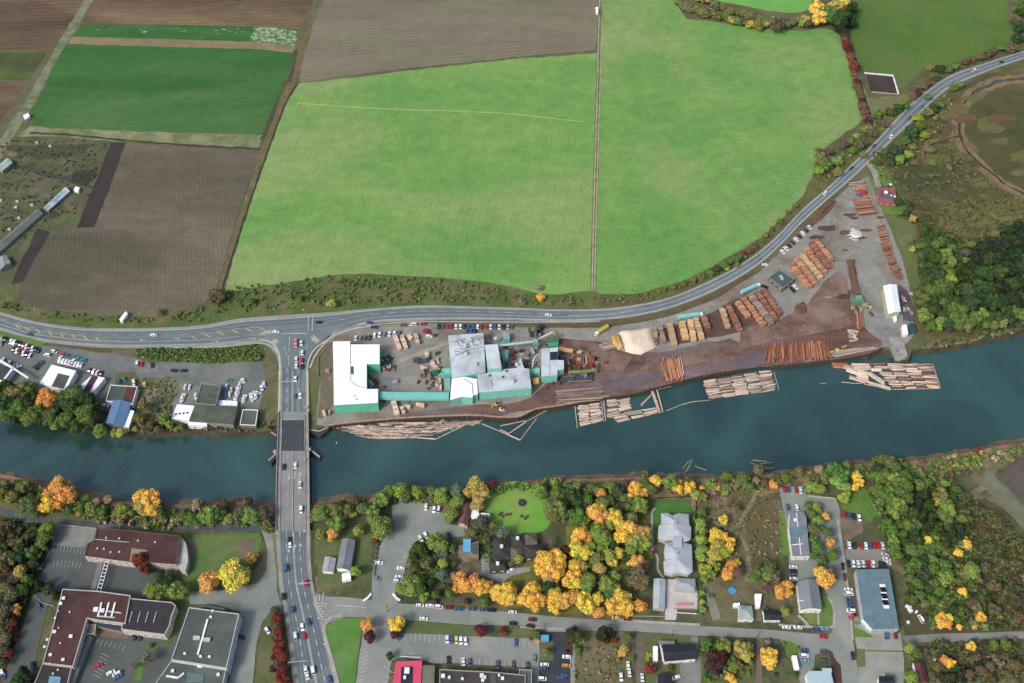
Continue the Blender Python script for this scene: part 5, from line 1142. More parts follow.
q_ = [P(x, y, 7.0)-hh.location for x, y in F5((172,350),(208,350),(210,395),(172,395))]; MB().prism([(p.x,p.y) for p in ccw(q_)], 0, 7.0, bottom=True).build('link_roof', RHP, hh)
Bld('carport', 'grey roofed carport left of the beige courtyard', 'carport', F5((95,517),(143,519),(140,641),(92,636)), 3.2, (190,186,176), smat('carport_grey', (190,198,200)), kind='gable', rise=1)
Bld('carport', 'dark grey hipped garage above the beige courtyard', 'garage', F5((183,514),(262,517),(262,568),(180,562)), 3.2, (190,186,176), smat('hip_mid', (172,178,182)), kind='hip', rise=1.4)
e = machine('pergola', 'pink and red awning at the courtyard entrance by the street', 'awning', *F5((215,634))[0], [('awning',0,0.8,2.4,9,1.3,.15,(214,130,138),0),('post',-5,-1.4,1.2,.2,.2,2.4,(200,190,180),0),('post',5,-1.4,1.2,.2,.2,2.4,(200,190,180),0),('post',-5,1.4,1.2,.2,.2,2.4,(200,190,180),0),('post',5,1.4,1.2,.2,.2,2.4,(200,190,180),0),('valance',0,-1.65,2.2,11,.1,.4,(150,50,60),0)])
b = Bld('house', 'small pale green roofed house right of the gravel track', 'house', F8((335,86),(408,90),(420,170),(332,168)), 3.8, WH, smat('pale_sage', (176,190,184)), kind='hip', rise=1.6, win=1)
b.panel(F8((350,85),(378,100),(378,140),(350,120)), 'dark_valley', RGR, .9)
Bld('garden_shed', 'white shed roof just north of the black roofed cottage', 'shed', F8((426,22),(466,22),(455,98),(430,98)), 2.8, WH, RW)
Bld('garden_shed', 'small white roofed porch left of the pale green house', 'shed', F8((303,76),(340,72),(342,92),(305,95)), 2.6, WH, RW)
b = Bld('cottage', 'black roofed cottage with white vents above the street', 'cottage', F8((470,110),(570,122),(575,172),(480,172)), 3.6, WH, RBL, kind='gable', rise=1.2, win=1)
o = MB().tube((0,0,.7),(0,0,.82), 2.2, 2.2, 20).tube((0,0,0),(0,0,.7), 2.0, 2.1, 12).build('trampoline', gmat('pool_blue', (70,160,210))); o.location = P(*F5((410,567))[0], 0); tag(o, 'bright blue round pool on the lawn above the pale house', 'pool')
# pink and dark buildings at the bottom edge
b = Bld('diner', 'bright pink roofed building with dark sunken centre', 'diner', F6((262,408),(410,400),(400,640),(225,640)), 4.5, (210,90,110), RPINK)
b.panel(F6((292,440),(360,436),(352,620),(285,620)), 'sunken_roof', RBL, .25); b.vent(*F6((325,462))[0], 2.4, 3, 1, WHITE); b.vent(*F6((312,500))[0], 1.2, 1.6, 1, WHITE)
b.duct(F6((285,372),(403,378)), .3, .3, 'rail', WHITE, -1.5)
b = Bld('shop_building', 'wide dark flat roofed shop building at the bottom edge', 'shop', F6((510,452),(820,468),(1000,485),(998,700),(505,700)), 5.5, (150,146,138), smat('shop_tar', (70,66,68), (84,80,78)), para=(176,172,162))
for x, y, s in ((530,492,2.6),(565,500,1.8),(640,508,1.6),(750,490,2.6),(765,500,2.2),(848,488,1.4),(868,505,2),(755,515,2)): b.vent(*F6((x,y))[0], s*.7, s*.7, 1, WHITE)
b.panel(F6((800,470),(830,472),(830,600),(800,600)), 'green_roof_strip', ROL, .4)
Bld('shop_building', 'olive grey low roof left of the wide dark shop', 'shop', F6((412,428),(482,428),(478,600),(408,600)), 4, (130,130,118), smat('olive_pale', (126,128,112)))
Bld('shop_building', 'small shop roof at the bottom edge beside the dark lot', 'shop', F7((-5,452),(68,456),(66,600),(-10,600)), 5, (130,134,120), RGY, para=(180,176,160))
Bld('garden_shed', 'bright blue flat roofed kiosk at the parking lot corner', 'kiosk', F7((118,254),(165,256),(163,292),(116,290)), 2.8, (150,140,120), smat('bright_blue', (110,180,220)))
b = Bld('house', 'black roofed house with white gutters south of the street', 'house', F7((805,315),(998,306),(1002,392),(822,408)), 4.5, WH, RBL, kind='gable', rise=1.4, win=1)
b.duct(F7((797,312),(815,408)), .5, .3, 'gutter', WHITE, 0)
Bld('canopy', 'white canopy on the left of the black roofed house', 'canopy', F7((757,330),(785,328),(784,404),(758,406)), 3, WH, RW)
Bld('garage', 'black roofed garage at the bottom edge below the black house', 'garage', F7((782,478),(865,480),(866,600),(780,600)), 3.5, WH, RBL, kind='gable', rise=1)
Bld('garage', 'grey patio roof north of the black roofed house', 'canopy', F7((790,288),(880,290),(880,308),(790,310)), 2.6, GY, RGR)
b = Bld('house', 'pale blue roofed house at the bottom edge of the corner lot', 'house', RS((192,540),(212,518),(370,522),(400,640),(205,640)), 4, WH, RLB)
b.vent(*RS((340,518))[0], 4.5, 2, .6, RLB)
b = Bld('house', 'long grey stepped house beside the upper north-south street', 'house', RZ((40,170),(92,166),(106,190),(108,228),(120,346),(50,346),(36,232)), 5, WH, RGR, win=1)
b.duct(RZ((66,172),(84,340)), .3, .3, 'ridge_line', RW, .25); b.panel(RZ((38,232),(100,230),(104,250),(42,300)), 'upper_roof', RSL, .5); b.vent(*RZ((60,203))[0], 1.5, 1.5, 1, WHITE); b.duct(RZ((48,302),(92,298)), .4, .4, 'gutter', WHITE)
b = Bld('house', 'grey gabled house with white trim at the street corner lawn', 'house', RZ((68,450),(150,440),(170,560),(82,562)), 5, WH, RGR, kind='gable', rise=2.2, win=1)
b.duct(RZ((74,528),(116,522)), .4, .4, 'gutter', WHITE, .6)
b = Bld('office_building', 'large slate blue roofed office with white square skylights', 'office', RZ((305,400),(437,397),(478,637),(372,640),(336,602)), 6, (190,196,196), RSL, win=1)
for i in range(7): b.vent(*RZ((411+i*2.3,470+i*13))[0], 2.8, 2.6, .7, WHITE if i % 2 == 0 else GLASS, name='skylight')
b.duct(RZ((306,402),(340,440),(360,520),(372,638)), .25, .3, 'hip_line', smat('slate_light', (140,162,168)), .2); b.duct(RZ((437,400),(410,450),(425,560),(372,636)), .25, .3, 'hip_line', smat('slate_light', (140,162,168)), .2)
b.duct(RZ((330,600),(345,612),(355,628),(370,642)), 1.0, 1.2, 'entrance_canopy', WHITE, -1)
b = Bld('cabin', 'maroon roofed cabin with white edge at the bottom right', 'cabin', G3((256,588),(300,584),(330,683),(285,690)), 4, WH, RMAR, kind='gable', rise=1.2)
b.duct(G3((252,590),(268,640)), .5, .3, 'gutter', WHITE, 0)
b = Bld('house', 'dark roofed white fronted house at the bottom right corner lot', 'house', RS((722,560),(830,555),(840,640),(718,640)), 4, WH, RBL, kind='gable', rise=1)
# ------------------------------------------------------------------ vegetation
rng = np.random.default_rng(5)
def leafcloud(nl, nq, q, flat=1.0, seed=0, cone=False, sparse=False, core=True):
    """lobed crown of radius ~1 made of many small leaf clumps round a rough inner mass"""
    r = np.random.default_rng(seed); lob = []
    for i in range(nl):
        a = r.uniform(0, 2*math.pi); d = r.uniform(.15, .72)*(i > 0); z = r.uniform(-.45, .6)
        if cone: z = -0.8+1.9*i/nl; d = r.uniform(0,.5)*(1-(z+.8)/2); lr = .55*(1-(z+.8)/2.3)+.1
        else: lr = r.uniform(.2, .42) if i else .62
        lob.append((math.cos(a)*d, math.sin(a)*d, z*flat, lr))
    V = []; F = []; lob = np.array(lob); w = lob[:,3]**2; w /= w.sum()
    pick = r.choice(nl, nq, p=w); n = r.normal(size=(nq,3)); n /= np.linalg.norm(n, axis=1)[:,None]
    n[:,2] = np.where(r.random(nq) < .6, np.abs(n[:,2]), n[:,2])
    rad = lob[pick,3]*r.uniform(.72 if not sparse else .2, 1.12, nq)
    c = lob[pick,:3]+n*rad[:,None]*np.array([1,1,.9*flat])
    nr = n*.9+r.normal(size=(nq,3))*.55; nr /= np.linalg.norm(nr, axis=1)[:,None]
    t = np.cross(nr, r.normal(size=(nq,3))); t /= np.linalg.norm(t, axis=1)[:,None]; b = np.cross(nr, t)
    s = q*r.uniform(.6, 1.35, nq)[:,None]
    Q = np.stack([c-t*s-b*s*.8, c+t*s-b*s*.5, c+t*s*.9+b*s, c-t*s*.6+b*s*.8], axis=1).reshape(-1,3)
    Fq = np.arange(nq*4).reshape(-1,4)
    return Q, Fq, lob
def core_mesh(lob, k=.68):
    import bmesh
    bm = bmesh.new()
    for x, y, z, r_ in lob:
        mt = Matrix.Translation((x,y,z)) @ Matrix.Scale(r_*k, 4); bmesh.ops.create_icosphere(bm, subdivisions=1, radius=1, matrix=mt)
    V = np.array([v.co[:] for v in bm.verts]); V += rng.normal(size=V.shape)*.02; F = [tuple(v.index for v in f.verts) for f in bm.faces]; bm.free(); return V, F
def crown_mesh(name, nl, nq, q, flat=1.0, seed=0, cone=False, sparse=False):
    Q, Fq, lob = leafcloud(nl, nq, q, flat, seed, cone, sparse)
    v = [tuple(p) for p in Q]; f = [tuple(int(i) for i in a) for a in Fq]
    if not sparse:
        V, F = core_mesh(lob); n = len(v); v += [tuple(p) for p in V]; f += [tuple(n+i for i in a) for a in F]
    me = bpy.data.meshes.new(name); me.from_pydata(v, [], f); me.materials.append(FOL); me.update(); return me
CR = [crown_mesh('crown', 17, 2200, .066, .8, s) for s in range(6)]
CRB = [crown_mesh('crown', 28, 4000, .047, .75, 20+s) for s in range(3)]
CRS = [crown_mesh('crown', 6, 420, .12, .7, 40+s) for s in range(4)]
CRC = [crown_mesh('crown', 9, 1300, .08, 1.2, 60+s, cone=True) for s in range(2)]
CRX = [crown_mesh('crown', 12, 700, .05, .8, 70+s, sparse=True) for s in range(2)]
def trunk_mesh(s):
    r = random.Random(s); m = MB(); m.tube((0,0,0),(0.02,0,.55), .075, .055, 7).tube((.02,0,.55),(-.03,.03,1.1), .055, .03, 6)
    for i in range(6):
        a = i*1.05+r.uniform(0,.5); m.tube((0,0,.5+.08*i), (math.cos(a)*.55, math.sin(a)*.55, .95+.1*i), .028, .01, 5)
    me = bpy.data.meshes.new('trunk'); me.from_pydata(m.v, [], m.f); me.materials.append(BARK); return me
TRK = [trunk_mesh(s) for s in range(3)]
TC = {'g':(92,114,58),'d':(64,82,46),'l':(122,142,68),'v':(144,160,74),'y':(222,184,84),'Y':(214,196,84),'o':(212,158,84),'r':(118,56,44),'m':(80,50,52),'b':(128,114,94),
      'e':(114,118,72),'u':(98,124,98),'t':(152,138,110),'c':(112,50,58),'a':(174,158,88),'k':(46,60,38),'n':(102,92,70)}
TN = {'g':'mid green tree','d':'dark green tree','l':'light green tree','v':'lime green tree','y':'golden tree','Y':'bright yellow tree','o':'orange tree','r':'red tree','m':'maroon tree',
      'b':'bare brown tree','e':'olive green tree','u':'bluish green tree','t':'tan tree','c':'crimson tree','a':'amber tree','k':'blackish evergreen tree','n':'reddish brown tree'}
TREEN = [0]
def tree(px, py, rpx, c, phrase, group, shrub=False, big=False):
    rw = rpx*mpp(py)*1.2; TREEN[0] += 1
    kk = 1.35
    if shrub or rw < 2.6: cz = rw*.75; hv = .8; kind = 'shrub'
    else: cz = rw*1.0+1.2; hv = 1.0; kind = 'tree'
    cen = P(px, py, cz); e = empty(('maple_tree' if c in 'yYorcm' else 'bare_tree' if c in 'nbt' else 'broadleaf_tree') if kind == 'tree' and c not in 'kd' else ('evergreen_tree' if kind == 'tree' else 'shrub'), (cen.x, cen.y, 0), random.uniform(0, 6.28))
    src = CRX if c == 'b' and kind == 'tree' else CRC if c == 'k' and not big else (CRB if rw > 5.2 else CR if rw > 2.2 else CRS)
    o = bpy.data.objects.new('crown' if kind == 'tree' else 'foliage', random.choice(src)); COL.objects.link(o); o.parent = e
    o.location = (0,0,cz); o.scale = (rw*random.uniform(.92,1.1), rw*random.uniform(.92,1.1), rw*hv*random.uniform(.9,1.15)); o.rotation_euler = (random.uniform(-.1,.1), random.uniform(-.1,.1), 0)
    col = lin(tuple(max(0, min(255, v*kk*.8+random.uniform(-8,8))) for v in TC[c])); col = tuple(min(1, v*1.12) for v in col[:3])+(1,)
    o.color = col
    t = bpy.data.objects.new('trunk' if kind == 'tree' else 'stem', random.choice(TRK)); COL.objects.link(t); t.parent = e
    s = cz*1.05; t.scale = (s, s, s) if kind == 'tree' else (s*.7, s*.7, s*.8)
    nm = TN[c] if kind == 'tree' else TN[c].replace('tree', 'shrub')
    reg(e, nm, phrase, kind, group, px, py); return e
def T(frame, s, phrase, group, shrub=False, big=False):
    for tok in s.split():
        a = tok.split(','); x, y = frame((float(a[0]), float(a[1])))[0]
        tree(x, y, float(a[2])/frame.s*(1.22 if big else 1.16 if frame in (F4,) else 1.04), a[3], phrase, group, shrub, big)
g_nw = 'trees on the river bank below the car yards'
T(C6, "20,400,40,d 60,430,42,e 95,420,36,a 130,400,34,g 40,480,44,d 90,490,44,g 140,460,40,d 170,510,40,g 215,450,46,o 240,490,26,n 230,530,36,g 130,540,34,e 275,470,32,d 300,440,36,g 340,430,42,g 390,460,44,d 330,490,44,d 385,520,44,g 300,540,38,g 350,570,36,d 410,560,34,d 250,570,24,l 430,490,30,d 455,600,28,l 520,610,16,v 552,603,20,a 70,540,24,d 190,560,24,d 20,510,30,e", 'in the tree belt between car yards and river', g_nw)
T(C7, "60,475,28,e 152,545,26,l 182,568,18,v 235,580,16,g 40,540,22,e 95,575,20,n 125,590,16,e 25,590,14,v 210,590,12,l 60,590,18,b 120,500,14,g", 'on weedy ground west of the boatyard', 'trees beside the boatyard')
T(N, "217,297,8,n 540,298,4,y 539,288,3,t 332,303,5,a 250,302,4,g 300,299,4,g 160,312,4,e 118,318,3,e", 'on the verge between ploughed field and highway', 'verge shrubs', True)
T(E7, "270,165,44,o 235,195,36,o 300,200,42,o 325,215,30,o 260,235,36,o 215,255,34,y 130,250,42,g 60,215,34,e 105,170,32,e 25,210,32,g 15,170,24,e 160,285,22,g 320,275,24,g 370,265,28,g 420,270,26,l 470,275,24,g 445,240,22,t 355,285,16,o 555,270,34,l 490,225,24,t 640,215,36,y 690,220,38,y 640,260,34,a 690,275,32,y 730,290,24,g 600,285,20,e 400,225,20,e", 'on the river bank behind the school', 'river bank trees behind the school')
T(E7, "210,360,34,l 205,400,30,g 640,500,34,r 660,540,26,r 690,630,26,l", 'around the school buildings', 'school trees')
T(F1, "70,385,24,l 108,388,26,g 150,385,26,l 180,392,18,g 95,340,18,d 132,345,13,d 325,335,42,Y 318,310,22,v 250,355,32,o 388,285,17,o 408,275,8,o", 'near the school field and car park road', 'school trees')
T(F1, "215,115,20,t 250,150,28,l 285,140,24,g 345,150,22,e 390,145,26,l 428,140,20,n 200,160,20,g 320,160,18,l 235,105,18,b 370,110,20,n 440,165,14,e 300,110,16,n 170,150,18,g", 'on the river bank left of the bridge', 'river bank trees by the bridge')
T(F1, "465,450,13,n 472,475,17,r 468,500,16,n 478,515,17,r 470,540,17,n 480,555,19,r 475,580,17,r 488,600,19,r 474,620,17,n 490,640,19,r 480,665,17,r 495,680,19,r 462,600,13,m 460,640,13,m", 'in the red hedge beside the southern road', 'red hedge shrubs', True)
T(E8, "95,160,32,a 130,190,24,g 60,190,28,n 60,260,34,n 30,230,28,e 100,240,24,g 30,330,32,n 75,330,24,o 20,400,34,n 60,400,26,r 30,470,28,n 70,455,16,r 20,530,26,n 45,545,20,r 10,590,20,g 120,640,40,k 90,665,30,d 150,60,28,g 95,70,34,d 40,90,34,e 10,130,30,n 160,110,24,d 200,20,26,g 30,40,30,d 80,25,30,e 190,215,26,k 235,235,26,d 270,260,24,k 150,200,22,d 700,560,38,b 640,600,20,b 715,505,14,g", 'in the dark wood at the lower left', 'trees of the lower left wood')
T(F2, "232,110,25,l 262,95,20,e 290,100,24,e 330,105,20,e 290,152,26,l 280,184,19,o 240,183,16,l 343,116,14,v 363,170,16,v 380,100,22,e 410,110,24,g 445,70,24,l 470,45,18,l 505,38,24,l 525,50,18,g 440,155,36,l 425,135,20,l 465,165,18,l 355,306,18,v 300,70,14,b 350,75,18,n 422,205,9,r", 'around the long house by the bridge', 'trees by the bridge ramp house')
T(F2, "398,488,20,o 385,495,12,o 402,528,19,m 495,485,24,y 488,522,14,m 470,592,13,d", 'at the entrance of the southern parking lot', 'parking lot trees')
T(F3, "80,100,26,l 145,88,30,l 215,105,30,l 180,80,18,g 45,145,28,g 15,195,30,l 320,112,34,l 285,100,24,g 395,92,26,u 400,145,30,l 370,205,30,l 360,230,18,l 480,70,38,a 460,100,30,a 505,105,34,a 490,145,32,a 553,68,20,c 600,290,28,u 505,240,30,n 530,225,20,b 475,245,18,n", 'between the river and the car park or lawn', 'riverside car park trees')
T(F3, "300,320,38,l 275,345,28,v 330,350,30,l 225,365,32,d 200,390,20,d 338,375,17,u 335,430,22,v 330,482,28,u 185,520,44,l 150,540,30,l 220,545,30,g 380,360,22,g 245,580,22,l 300,570,20,g 380,430,16,g 260,430,22,e 210,440,20,d 180,430,14,e 270,520,18,d 360,560,20,g 300,600,12,m 440,600,14,m 520,600,22,g 680,405,20,v 655,590,20,b 560,250,18,e 470,290,16,e 530,320,18,n 600,330,20,d 560,385,14,d 640,430,16,e", 'in the garden south-east of the riverside car park', 'garden trees')
T(F3, "410,500,30,o 395,540,22,o 440,530,34,o 475,510,32,o 510,530,34,y 545,525,22,o 380,480,18,t 580,560,34,y 600,590,22,y 630,545,34,y 650,580,26,y", 'in the orange row along the street', 'golden maples along the street')
T(F4, "35,570,34,y 150,545,30,y 120,580,34,y 165,600,34,y 200,590,22,o 250,575,32,y 245,620,30,y 290,600,34,y 330,580,28,o 385,590,34,Y 400,630,30,Y 440,590,24,Y 545,580,32,y 520,620,32,y 570,625,34,y 575,580,22,y 630,615,26,o 655,625,18,o 450,650,22,o", 'in the golden row beside the street', 'golden maples along the street')
T(F4, "215,410,36,y 255,405,34,y 195,450,36,y 250,460,38,y 275,430,28,y 225,490,24,a", 'in the large golden group at the oval drive', 'golden maples by the oval drive')
T(F4, "370,295,32,y 345,325,24,y 395,310,24,o 350,365,32,Y 385,380,28,Y 360,395,24,v 440,290,32,l 470,310,30,l 450,270,26,e 480,335,20,v 430,200,30,y 450,175,24,y 470,150,28,e 465,220,28,o 515,215,32,Y 545,245,26,Y 500,250,24,v 560,300,30,y 590,270,28,y 600,220,24,e 540,320,20,y 610,330,32,v 600,370,26,l 650,290,32,a 660,330,26,v 640,360,20,l 625,415,24,o 600,425,16,y 495,395,28,v 510,420,20,Y 540,380,20,Y 440,405,26,e 420,430,18,g 455,450,24,a 340,440,28,y 370,445,24,a 335,490,28,y 310,510,26,y 350,520,26,Y 405,500,30,l 400,530,28,l 490,520,34,l 520,550,30,l 500,570,26,g 530,490,22,v 460,490,18,d 520,345,20,d 295,365,24,m 310,400,18,m 460,360,20,l 410,350,22,v 570,395,20,d", 'in the dense autumn grove by the street', 'trees of the autumn grove')
T(F4, "620,85,28,y 605,110,26,y 645,105,22,y 640,155,32,l 600,160,26,g 705,50,24,y 665,75,22,g 350,215,32,g 380,235,22,l 335,235,20,g 340,120,30,d 360,150,24,d 230,165,30,e 265,185,34,e 245,215,26,e 290,210,22,e 175,85,28,l 200,110,20,g 345,75,22,e 265,95,30,g 310,85,22,g 300,120,22,d 540,95,30,d 510,80,22,g 460,105,20,o 480,110,12,r 440,95,18,e 420,80,22,g 400,140,22,g 500,140,20,g 570,130,22,g 400,170,16,b 630,480,38,b 650,520,30,b 600,510,26,b 220,540,28,d 250,530,16,g 235,330,20,b 290,150,18,g 575,65,20,n 690,90,22,g", 'between river bank and the autumn grove', 'riverside park trees')
T(F5, "65,140,20,g 100,125,16,a 160,128,26,l 200,130,14,y 195,155,18,y 240,152,22,y 235,125,18,g 265,185,20,v 290,185,18,l 287,152,12,y 345,148,15,y 325,138,22,l 365,140,20,b 390,105,24,g 450,120,26,g 420,140,20,e 515,85,24,e 505,125,16,t 540,130,16,n 573,140,18,o 600,130,16,g 480,150,20,g 60,95,14,e 390,150,20,g 400,210,16,b 430,230,14,n 290,250,18,g", 'on the river bank behind the lawn and meadow', 'meadow edge trees')
T(F5, "375,280,18,Y 285,300,22,v 285,325,20,l 285,365,22,v 290,400,24,l 285,430,20,v 300,480,26,v 320,500,20,l 300,520,18,l 345,345,26,y 375,350,26,y 400,370,22,y 350,385,28,a 390,395,26,y 340,425,28,a 370,415,24,v 325,455,22,a 345,470,18,l 405,460,22,o 425,455,16,y 400,490,22,o 385,510,18,y 430,490,22,n 560,480,28,g 520,490,24,g 580,500,20,g 500,510,18,g 290,575,13,l 290,610,12,v 292,640,14,l 95,410,9,c 270,420,9,g 265,330,9,g 60,470,20,n", 'between hip-roofed house and meadow', 'meadow trees')
T(G1, "105,110,22,g 130,100,18,e 205,145,24,l 235,155,22,l 155,90,18,e 265,95,22,g 300,80,28,g 330,100,28,g 310,130,24,l 345,150,22,l 335,190,20,v 350,180,16,v 385,105,20,Y 395,130,20,y 380,150,16,y 350,60,18,e 240,80,18,t 60,110,16,g", 'on the bank above the side street', 'side street trees')
T(G1, "195,225,16,g 225,235,20,l 205,260,20,g 235,285,20,l 210,315,22,g 265,270,14,y 215,358,16,g 268,335,20,g 245,320,14,l 280,375,16,o 228,395,22,g 215,425,16,g 250,440,22,g 290,422,20,g 240,470,14,g", 'on the planted side street island', 'island trees')
T(G1, "250,500,28,o 280,495,26,n 265,530,28,o 240,525,18,o 60,520,32,b 110,545,22,o 75,570,24,o 40,560,24,n 110,575,18,y 100,650,18,l 20,640,12,g 30,500,22,l", 'beside the grey houses and cottage', 'cottage trees')
T(G2, "100,200,32,g 140,210,34,g 170,235,30,g 90,240,28,d 120,270,36,g 170,290,36,l 210,270,30,g 200,310,36,g 150,330,34,g 80,280,26,g 100,340,34,g 60,345,22,g 140,370,34,g 190,350,32,g 230,330,32,g 230,380,28,g 180,410,34,l 210,430,28,g 150,430,26,g 100,400,24,g 90,450,24,g 180,490,16,n 165,460,22,l 250,290,26,d 290,320,28,g 330,310,26,g 350,290,18,l 410,310,26,l 385,320,18,g 350,340,24,d 395,370,34,e 370,400,24,a 420,420,34,l 440,450,28,l 400,470,32,e 430,490,24,e 300,380,36,k 330,420,32,d 280,420,32,k 300,470,36,k 350,470,28,d 260,460,28,d 330,520,36,k 370,520,28,d 270,510,28,g 230,510,26,g 450,380,24,d 460,340,24,g", 'in the dense lower right bank wood', 'trees of the lower right wood')
T(G2, "500,490,26,e 530,485,18,g 480,540,34,k 440,560,30,k 520,530,24,d 330,590,20,Y 350,605,22,v 370,580,16,v 340,630,30,g 380,620,28,g 410,610,24,d 510,580,14,y 520,605,18,y 500,625,16,y 530,630,16,o 480,650,22,y 450,660,14,y 160,550,28,g 130,500,24,g 110,520,22,g 165,590,26,l 160,630,28,g 180,660,26,g 210,560,22,g 250,630,28,g 220,600,24,d 280,590,26,d 290,640,26,g 270,550,24,d", 'among dark trees right of the office', 'trees of the lower right wood')
T(G2, "452,225,10,y 445,262,14,n 575,150,14,r 590,158,12,o 545,163,10,v 380,200,16,g 420,230,14,g 480,190,16,g 520,215,16,l 560,200,14,g 350,240,14,g 480,260,16,g 350,210,14,e 620,175,12,e 300,200,14,n 520,260,18,n", 'in the scrub along the lower right bank', 'bank scrub shrubs', True)
T(G3, "345,90,30,g 300,110,28,d 350,140,30,g 400,120,26,g 310,170,28,d 400,190,34,l 420,160,26,g 360,210,28,g 370,250,24,g 330,230,24,d 270,200,24,g 290,260,22,g 350,290,24,g 255,60,26,g 235,138,10,Y 260,110,26,g 210,100,20,d 240,180,20,g 525,145,34,l 495,160,28,e 550,170,24,e 470,200,20,g 490,245,20,y 480,265,16,o 500,265,16,v 530,300,24,n 555,320,22,e 575,368,22,y 590,380,16,o 545,415,14,y 385,370,24,y 415,370,24,y 385,400,26,y 420,405,22,o 390,340,14,o 475,412,15,y 760,365,28,n 740,390,22,n 670,368,12,v 595,255,11,v 310,305,22,e 440,330,20,d 640,330,26,n 640,220,26,n 600,130,26,n", 'above the gravel lane at lower right', 'trees above the gravel lane')
T(G3, "530,505,20,y 515,520,14,o 400,575,20,o 430,590,22,y 370,605,20,n 640,565,24,b 670,590,28,b 620,600,22,n 240,515,26,l 265,540,26,g 250,560,18,g 245,655,26,l 265,675,20,g 430,660,32,k 480,650,28,k 460,630,24,d 310,530,18,n 330,560,14,n 560,560,20,n 700,500,24,g 640,500,20,g 580,620,22,n 740,600,26,n 340,640,18,n 520,640,24,n", 'below the gravel lane at lower right', 'trees below the gravel lane')
T(F6, "735,225,24,c 760,235,22,c 745,250,22,c 868,228,18,c 885,242,18,c", 'on the parking lot verge by the street', 'crimson verge trees')
T(F7, "300,235,30,k 330,260,34,d 350,285,26,g 290,270,26,d 80,250,26,g 65,270,18,d 100,293,15,o 150,350,22,e 470,235,32,k 505,240,28,k 480,270,26,k 520,275,18,r 540,290,18,r 590,340,26,a 575,365,20,o 620,270,22,g 735,440,24,r 755,455,24,r 725,465,18,r 735,370,16,v 725,390,14,v 640,390,18,g 270,300,12,m 265,350,12,m 560,400,14,e 330,340,20,g 860,440,18,d 880,290,10,g", 'south of the street by the dark lot', 'trees south of the street')
T(F8, "490,365,34,y 520,360,34,y 510,395,36,y 480,400,28,o 505,425,28,y 345,330,34,a 390,330,32,e 370,370,36,a 330,370,28,e 255,300,30,e 235,330,24,l 270,330,24,a 190,370,32,m 230,380,34,m 170,420,30,m 220,430,32,m 200,460,26,m 280,500,24,y 305,515,20,y 150,295,28,g 140,330,22,g 300,410,28,g 330,430,24,e 300,450,22,l 400,410,20,e 600,125,24,l 115,140,11,g 95,130,10,g 500,295,18,b 675,325,8,d 545,480,14,d 660,480,18,d 590,310,13,g", 'below the meadow beside the street', 'trees of the eastern gardens')
# hedges in the north
def along(pts, n, r, cols, phrase, group, jit=1.5):
    l = resample(smooth_line([Vector((x, y, 0)) for x, y in pts], 6), n)
    for p in l: tree(p.x+random.uniform(-jit,jit), p.y+random.uniform(-jit,jit)*.7, r*random.uniform(.75,1.2), random.choice(cols), phrase, group, True)
along([(678,2),(688,8),(705,12),(725,17),(745,22),(765,25)], 26, 5.0, 'eeageen', 'in the curved hedge at the top', 'hedge shrubs')
along([(700,-2),(720,6),(745,15),(768,20)], 16, 4.6, 'eeagen', 'in the curved hedge at the top', 'hedge shrubs')
along([(768,21),(785,22),(800,20),(815,18)], 11, 4.6, 'egnael', 'in the curved hedge at the top', 'hedge shrubs')
T(A4, "200,30,30,y 205,62,28,y 195,90,16,y 270,25,32,a 300,15,28,Y 250,55,34,g 290,70,34,d 320,60,30,k 300,105,24,k 335,30,24,d 340,90,16,k 38,100,25,n 80,98,13,u 135,92,12,v 160,95,14,n", 'in the clump where three fields meet', 'trees where the fields meet')
along([(843,34),(848,48),(853,66),(857,84),(861,100),(866,116),(870,130)], 34, 4.2, 'nmrnm', 'in the red hedge beside the field track', 'red field hedge', .8)
path('footpath', [(852,52),(858,72),(866,95),(872,115),(876,134)], 2.0, FT, 6)
T(A4, "240,605,18,n 275,645,22,l 300,580,17,n 330,565,17,e 365,580,20,n 385,570,16,n 355,545,15,v 310,555,15,n 210,630,26,e 230,660,22,g 395,515,22,e 420,530,20,n 460,490,16,n 475,500,12,n 440,455,20,g 490,450,18,d 520,430,20,d 550,420,16,g 580,385,16,n 600,370,16,m 622,345,18,n 640,335,14,n 665,305,18,n 650,270,16,e 690,275,20,d 720,275,18,g 750,265,16,e 790,250,16,n 815,240,14,n 850,230,16,n 880,215,18,n 900,205,16,n 935,190,18,g 980,190,20,n 960,195,16,n 1000,150,22,d 1010,110,24,d 990,80,22,n 1010,50,22,d 1015,15,22,g 995,40,18,e 280,690,20,e 200,680,20,l 250,640,14,n 340,600,16,g 380,620,14,e 200,600,14,e", 'on the strip between highway and fields', 'highway strip shrubs', True)
T(Q1, "1000,30,14,e 960,60,14,e 920,110,16,g 880,150,14,n 850,180,14,e 830,210,12,g 790,240,16,n 760,260,18,n 735,275,14,r 700,300,22,g 670,310,22,g 640,330,22,g 600,350,22,d 560,370,22,g 520,390,18,e 480,410,16,e 430,430,14,g 380,445,14,e 330,460,12,g 300,470,12,e 650,345,14,a 700,330,14,e", 'on the strip between highway and fields', 'highway strip shrubs', True)
T(A4, "570,530,26,d 545,560,20,g 510,600,26,d 530,640,20,l 470,630,18,d 490,650,18,d 560,620,18,v 610,500,20,g 640,450,20,e 660,430,20,d 600,470,18,l 690,420,16,g 630,540,18,l 580,590,16,e 740,350,16,g 770,340,14,e 650,600,16,e 700,560,14,n 590,650,14,n 660,650,16,e 440,650,14,d 640,390,14,g", 'on marshy ground right of the highway', 'marsh shrubs', True)
